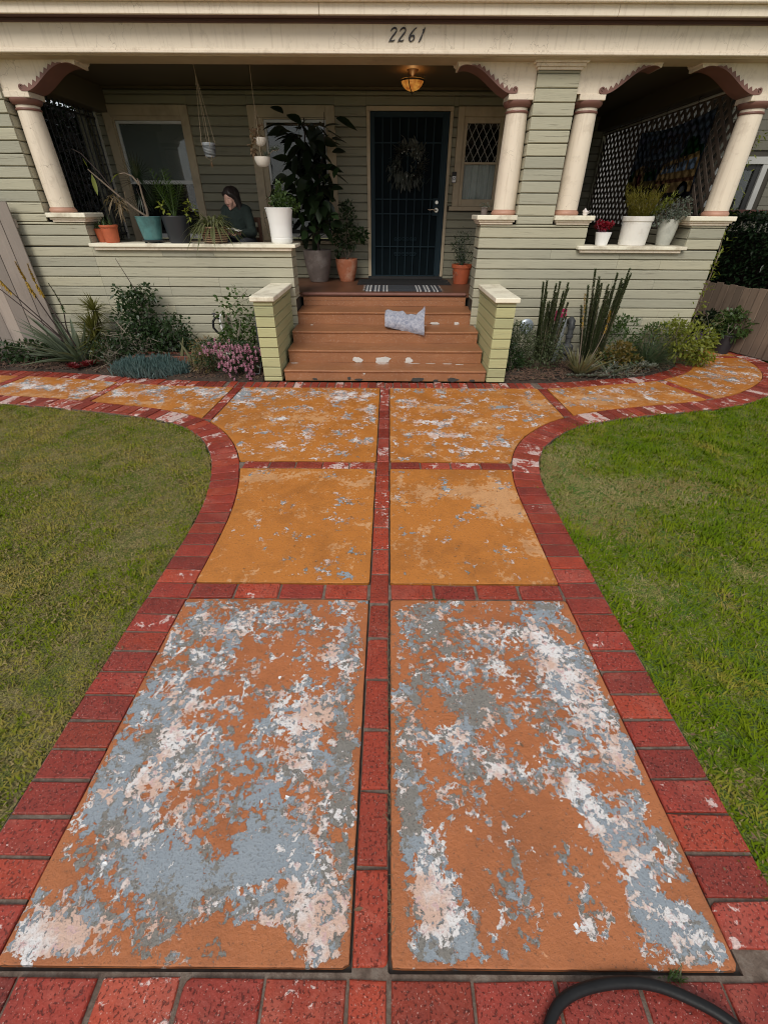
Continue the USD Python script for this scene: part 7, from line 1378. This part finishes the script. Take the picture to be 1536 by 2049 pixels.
q = bx(0, 3.45, -.22, .22, 0, 1.36, .06); dd = (B - A) / np.linalg.norm(B - A); q = (np.c_[A[0] + .55 * nn[0] + q[0][:, 0] * dd[0] + q[0][:, 1] * nn[0], A[1] + .55 * nn[1] + q[0][:, 0] * dd[1] + q[0][:, 1] * nn[1], q[0][:, 2]], q[1]); P('branches', q, 'bark_dark', t)
nh = thing('neighbour_house', 'grey green clapboard neighbour house with a white trimmed window beyond the hedge', 'house', (7.0, 8.6, 0))
nw = P('wall', bx(5.05, 11, 8.62, 9.2, 0, 4.6, 0), 'core_dark', nh, smooth=False)
for k in range(36):
    z = .3 + .115 * k
    segs = [(5.05, 11)] if z + .115 < 1.58 or z > 2.30 else [(5.05, 5.20), (5.98, 11)]
    for a, b in segs: P('siding_board', bx(a, b, 8.598, 8.622, z, z + .112, .004), 'neighbour_siding', nw, smooth=25)
wd = P('window', cat(bx(5.785, 5.87, 8.56, 8.64, 1.50, 2.20, .004), bx(5.08, 5.25, 8.56, 8.64, 1.50, 2.20, .004), bx(5.08, 5.95, 8.555, 8.645, 2.2, 2.29, .004)), 'neighbour_trim', nh)
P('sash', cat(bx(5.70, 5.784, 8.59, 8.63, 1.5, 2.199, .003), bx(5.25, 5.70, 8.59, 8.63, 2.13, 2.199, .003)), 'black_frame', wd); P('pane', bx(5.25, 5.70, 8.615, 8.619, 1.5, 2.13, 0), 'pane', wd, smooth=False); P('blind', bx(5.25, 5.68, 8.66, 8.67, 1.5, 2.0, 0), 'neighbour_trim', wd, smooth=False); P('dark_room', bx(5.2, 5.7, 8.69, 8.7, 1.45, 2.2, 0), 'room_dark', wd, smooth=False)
P('roof', bx(4.9, 11.2, 8.3, 14, 4.6, 4.8, .02), 'soffit_brown', nh)
t = thing('garage', 'pale grey board sided garage seen through the lattice behind the porch', 'garage', (4.2, 14, 0))
gw = P('wall', bx(1.0, 8.4, 14.02, 15, 0, 6.2, 0), 'core_dark', t, smooth=False)
for k in range(41): P('siding_board', bx(1.0, 8.4, 14.0, 14.021, .15 * k, .15 * k + .146, .005), 'garage_pale', gw, smooth=25)
P('roof', bx(.8, 8.6, 13.7, 15.4, 6.2, 6.35, .02), 'soffit_brown', t)
t = thing('wooden_railing', 'dark red brown wooden railing above the hedge at the neighbour house', 'railing', (5.9, 7.9, 1.5))
P('rail', bx(4.85, 8.5, 7.9, 7.99, 1.535, 1.625, .006), 'redwood', t)
for x in (4.9, 5.95, 7.0, 8.0): P('post', bx(x - .05, x + .05, 7.9, 7.995, 0, 1.534 if x != 5.95 else 1.78, .005), 'redwood', t)
# dark planting beyond the left side of the porch
t = thing('tall_hedge', 'dark tall hedge beyond the barred left side of the porch', 'hedge', (-5.6, 8, 0)); n = 5200
p = np.c_[-5.2 - .6 * rh.random(n) ** 2, 6.2 + 4.6 * rh.random(n), .4 + 2.8 * rh.random(n)]; P('foliage', blades(p, np.c_[.7 + rh.normal(size=n) * .6, -.4 + rh.normal(size=n) * .6, rh.normal(size=n) * .5], .12, .07, .3, 3, 'oval', .1), 'hedge_leaf', t); P('branches', bx(-6.4, -5.45, 6.2, 10.8, 0, 3.0, .1), 'bark_dark', t)
# foreground hose, debris on the walk
t = solo('garden_hose', tube(np.stack([CubicSpline(np.linspace(0, 1, 9), np.array(q))(np.linspace(0, 1, 60)) for q in ([.30, .385, .435, .511, .601, .687, .77, .845, .95], [.02, .135, .188, .214, .224, .218, .192, .150, .03], [.0125] * 9)], 1), .0125, 14), 'hose_black', 'black rubber hose curving across the front row of bricks', 'hose')
t = thing('paint_flakes', 'curled flakes of old paint lying on the near concrete panels', 'flakes', (0, .8, 0), kind='stuff'); rf_ = np.random.default_rng(9); ms = []
for k in range(110):
    x, y = (-.96 + .85 * rf_.random(), .3 + 1.2 * rf_.random()) if rf_.random() < .62 else (.05 + .84 * rf_.random(), .3 + 1.2 * rf_.random())
    s = .002 + .007 * rf_.random() ** 3; a = np.sort(rf_.random(6)) * 6.28; q = np.c_[np.cos(a), np.sin(a)] * (s * (.6 + .6 * rf_.random((6, 1)))); z = .0015 + .0035 * rf_.random() * (rf_.random(6) > .55)
    v = np.vstack([np.c_[q + [x, y], z], [(x, y, .001)]]); ms.append((v, np.array([(j, (j + 1) % 6, 6) for j in range(6)])))
P('flakes', cat(*ms), 'bell_white', t, kind='stuff', smooth=False)
t = thing('weed', 'small tuft of weed in the joint at the front edge of the right panel', 'weed', (.745, .235, -.005)); n = 46; P('blades', blades(t.loc + rng.normal(size=(n, 3)) * [.015, .006, 0], np.c_[rng.normal(size=(n, 2)) * .6, np.ones(n)], .03, .003, .3, 3), 'leaf_mid', t)
t = thing('weed', 'low moss tuft in the joint behind the right near panel', 'weed', (.27, 1.537, -.005)); n = 60; P('blades', blades(t.loc + rng.normal(size=(n, 3)) * [.04, .004, 0], np.c_[rng.normal(size=(n, 2)) * .8, np.ones(n)], .014, .003, .3, 2), 'leaf_mid', t)
t = thing('dry_grass_clippings', 'dry grass clippings caught along the centre brick strip', 'clippings', (0, .9, 0), kind='stuff'); n = 240; yy = .3 + 1.1 * rng.random(n); P('blades', blades(np.c_[.022 + rng.normal(size=n) * .006, yy, np.full(n, .001)], np.c_[rng.normal(size=n) * .5, rng.normal(size=n), .1 * np.ones(n)], .02, .002, .1, 2), 'dry_straw', t, kind='stuff')

t = thing('fallen_leaves', 'scattered small dry leaves and grit on the path and brick edging', 'leaf litter', (0, 2, 0), kind='stuff'); n = 170; rl = np.random.default_rng(19)
xy = np.c_[rl.random(n) * 2.4 - 1.2, .3 + 4.4 * rl.random(n)]; xy[:60] = np.c_[np.where(rl.random(60) < .5, -1.2, 1.15) + rl.normal(size=60) * .03, .4 + 2 * rl.random(60)]
P('leaves', blades(np.c_[xy, np.full(n, .004)], np.c_[rl.normal(size=(n, 2)), .12 * rl.random(n)], .008 + .02 * rl.random(n) ** 2, .005 + .006 * rl.random(n), .1, 3, 'oval', .15), 'dry_rose', t, kind='stuff')
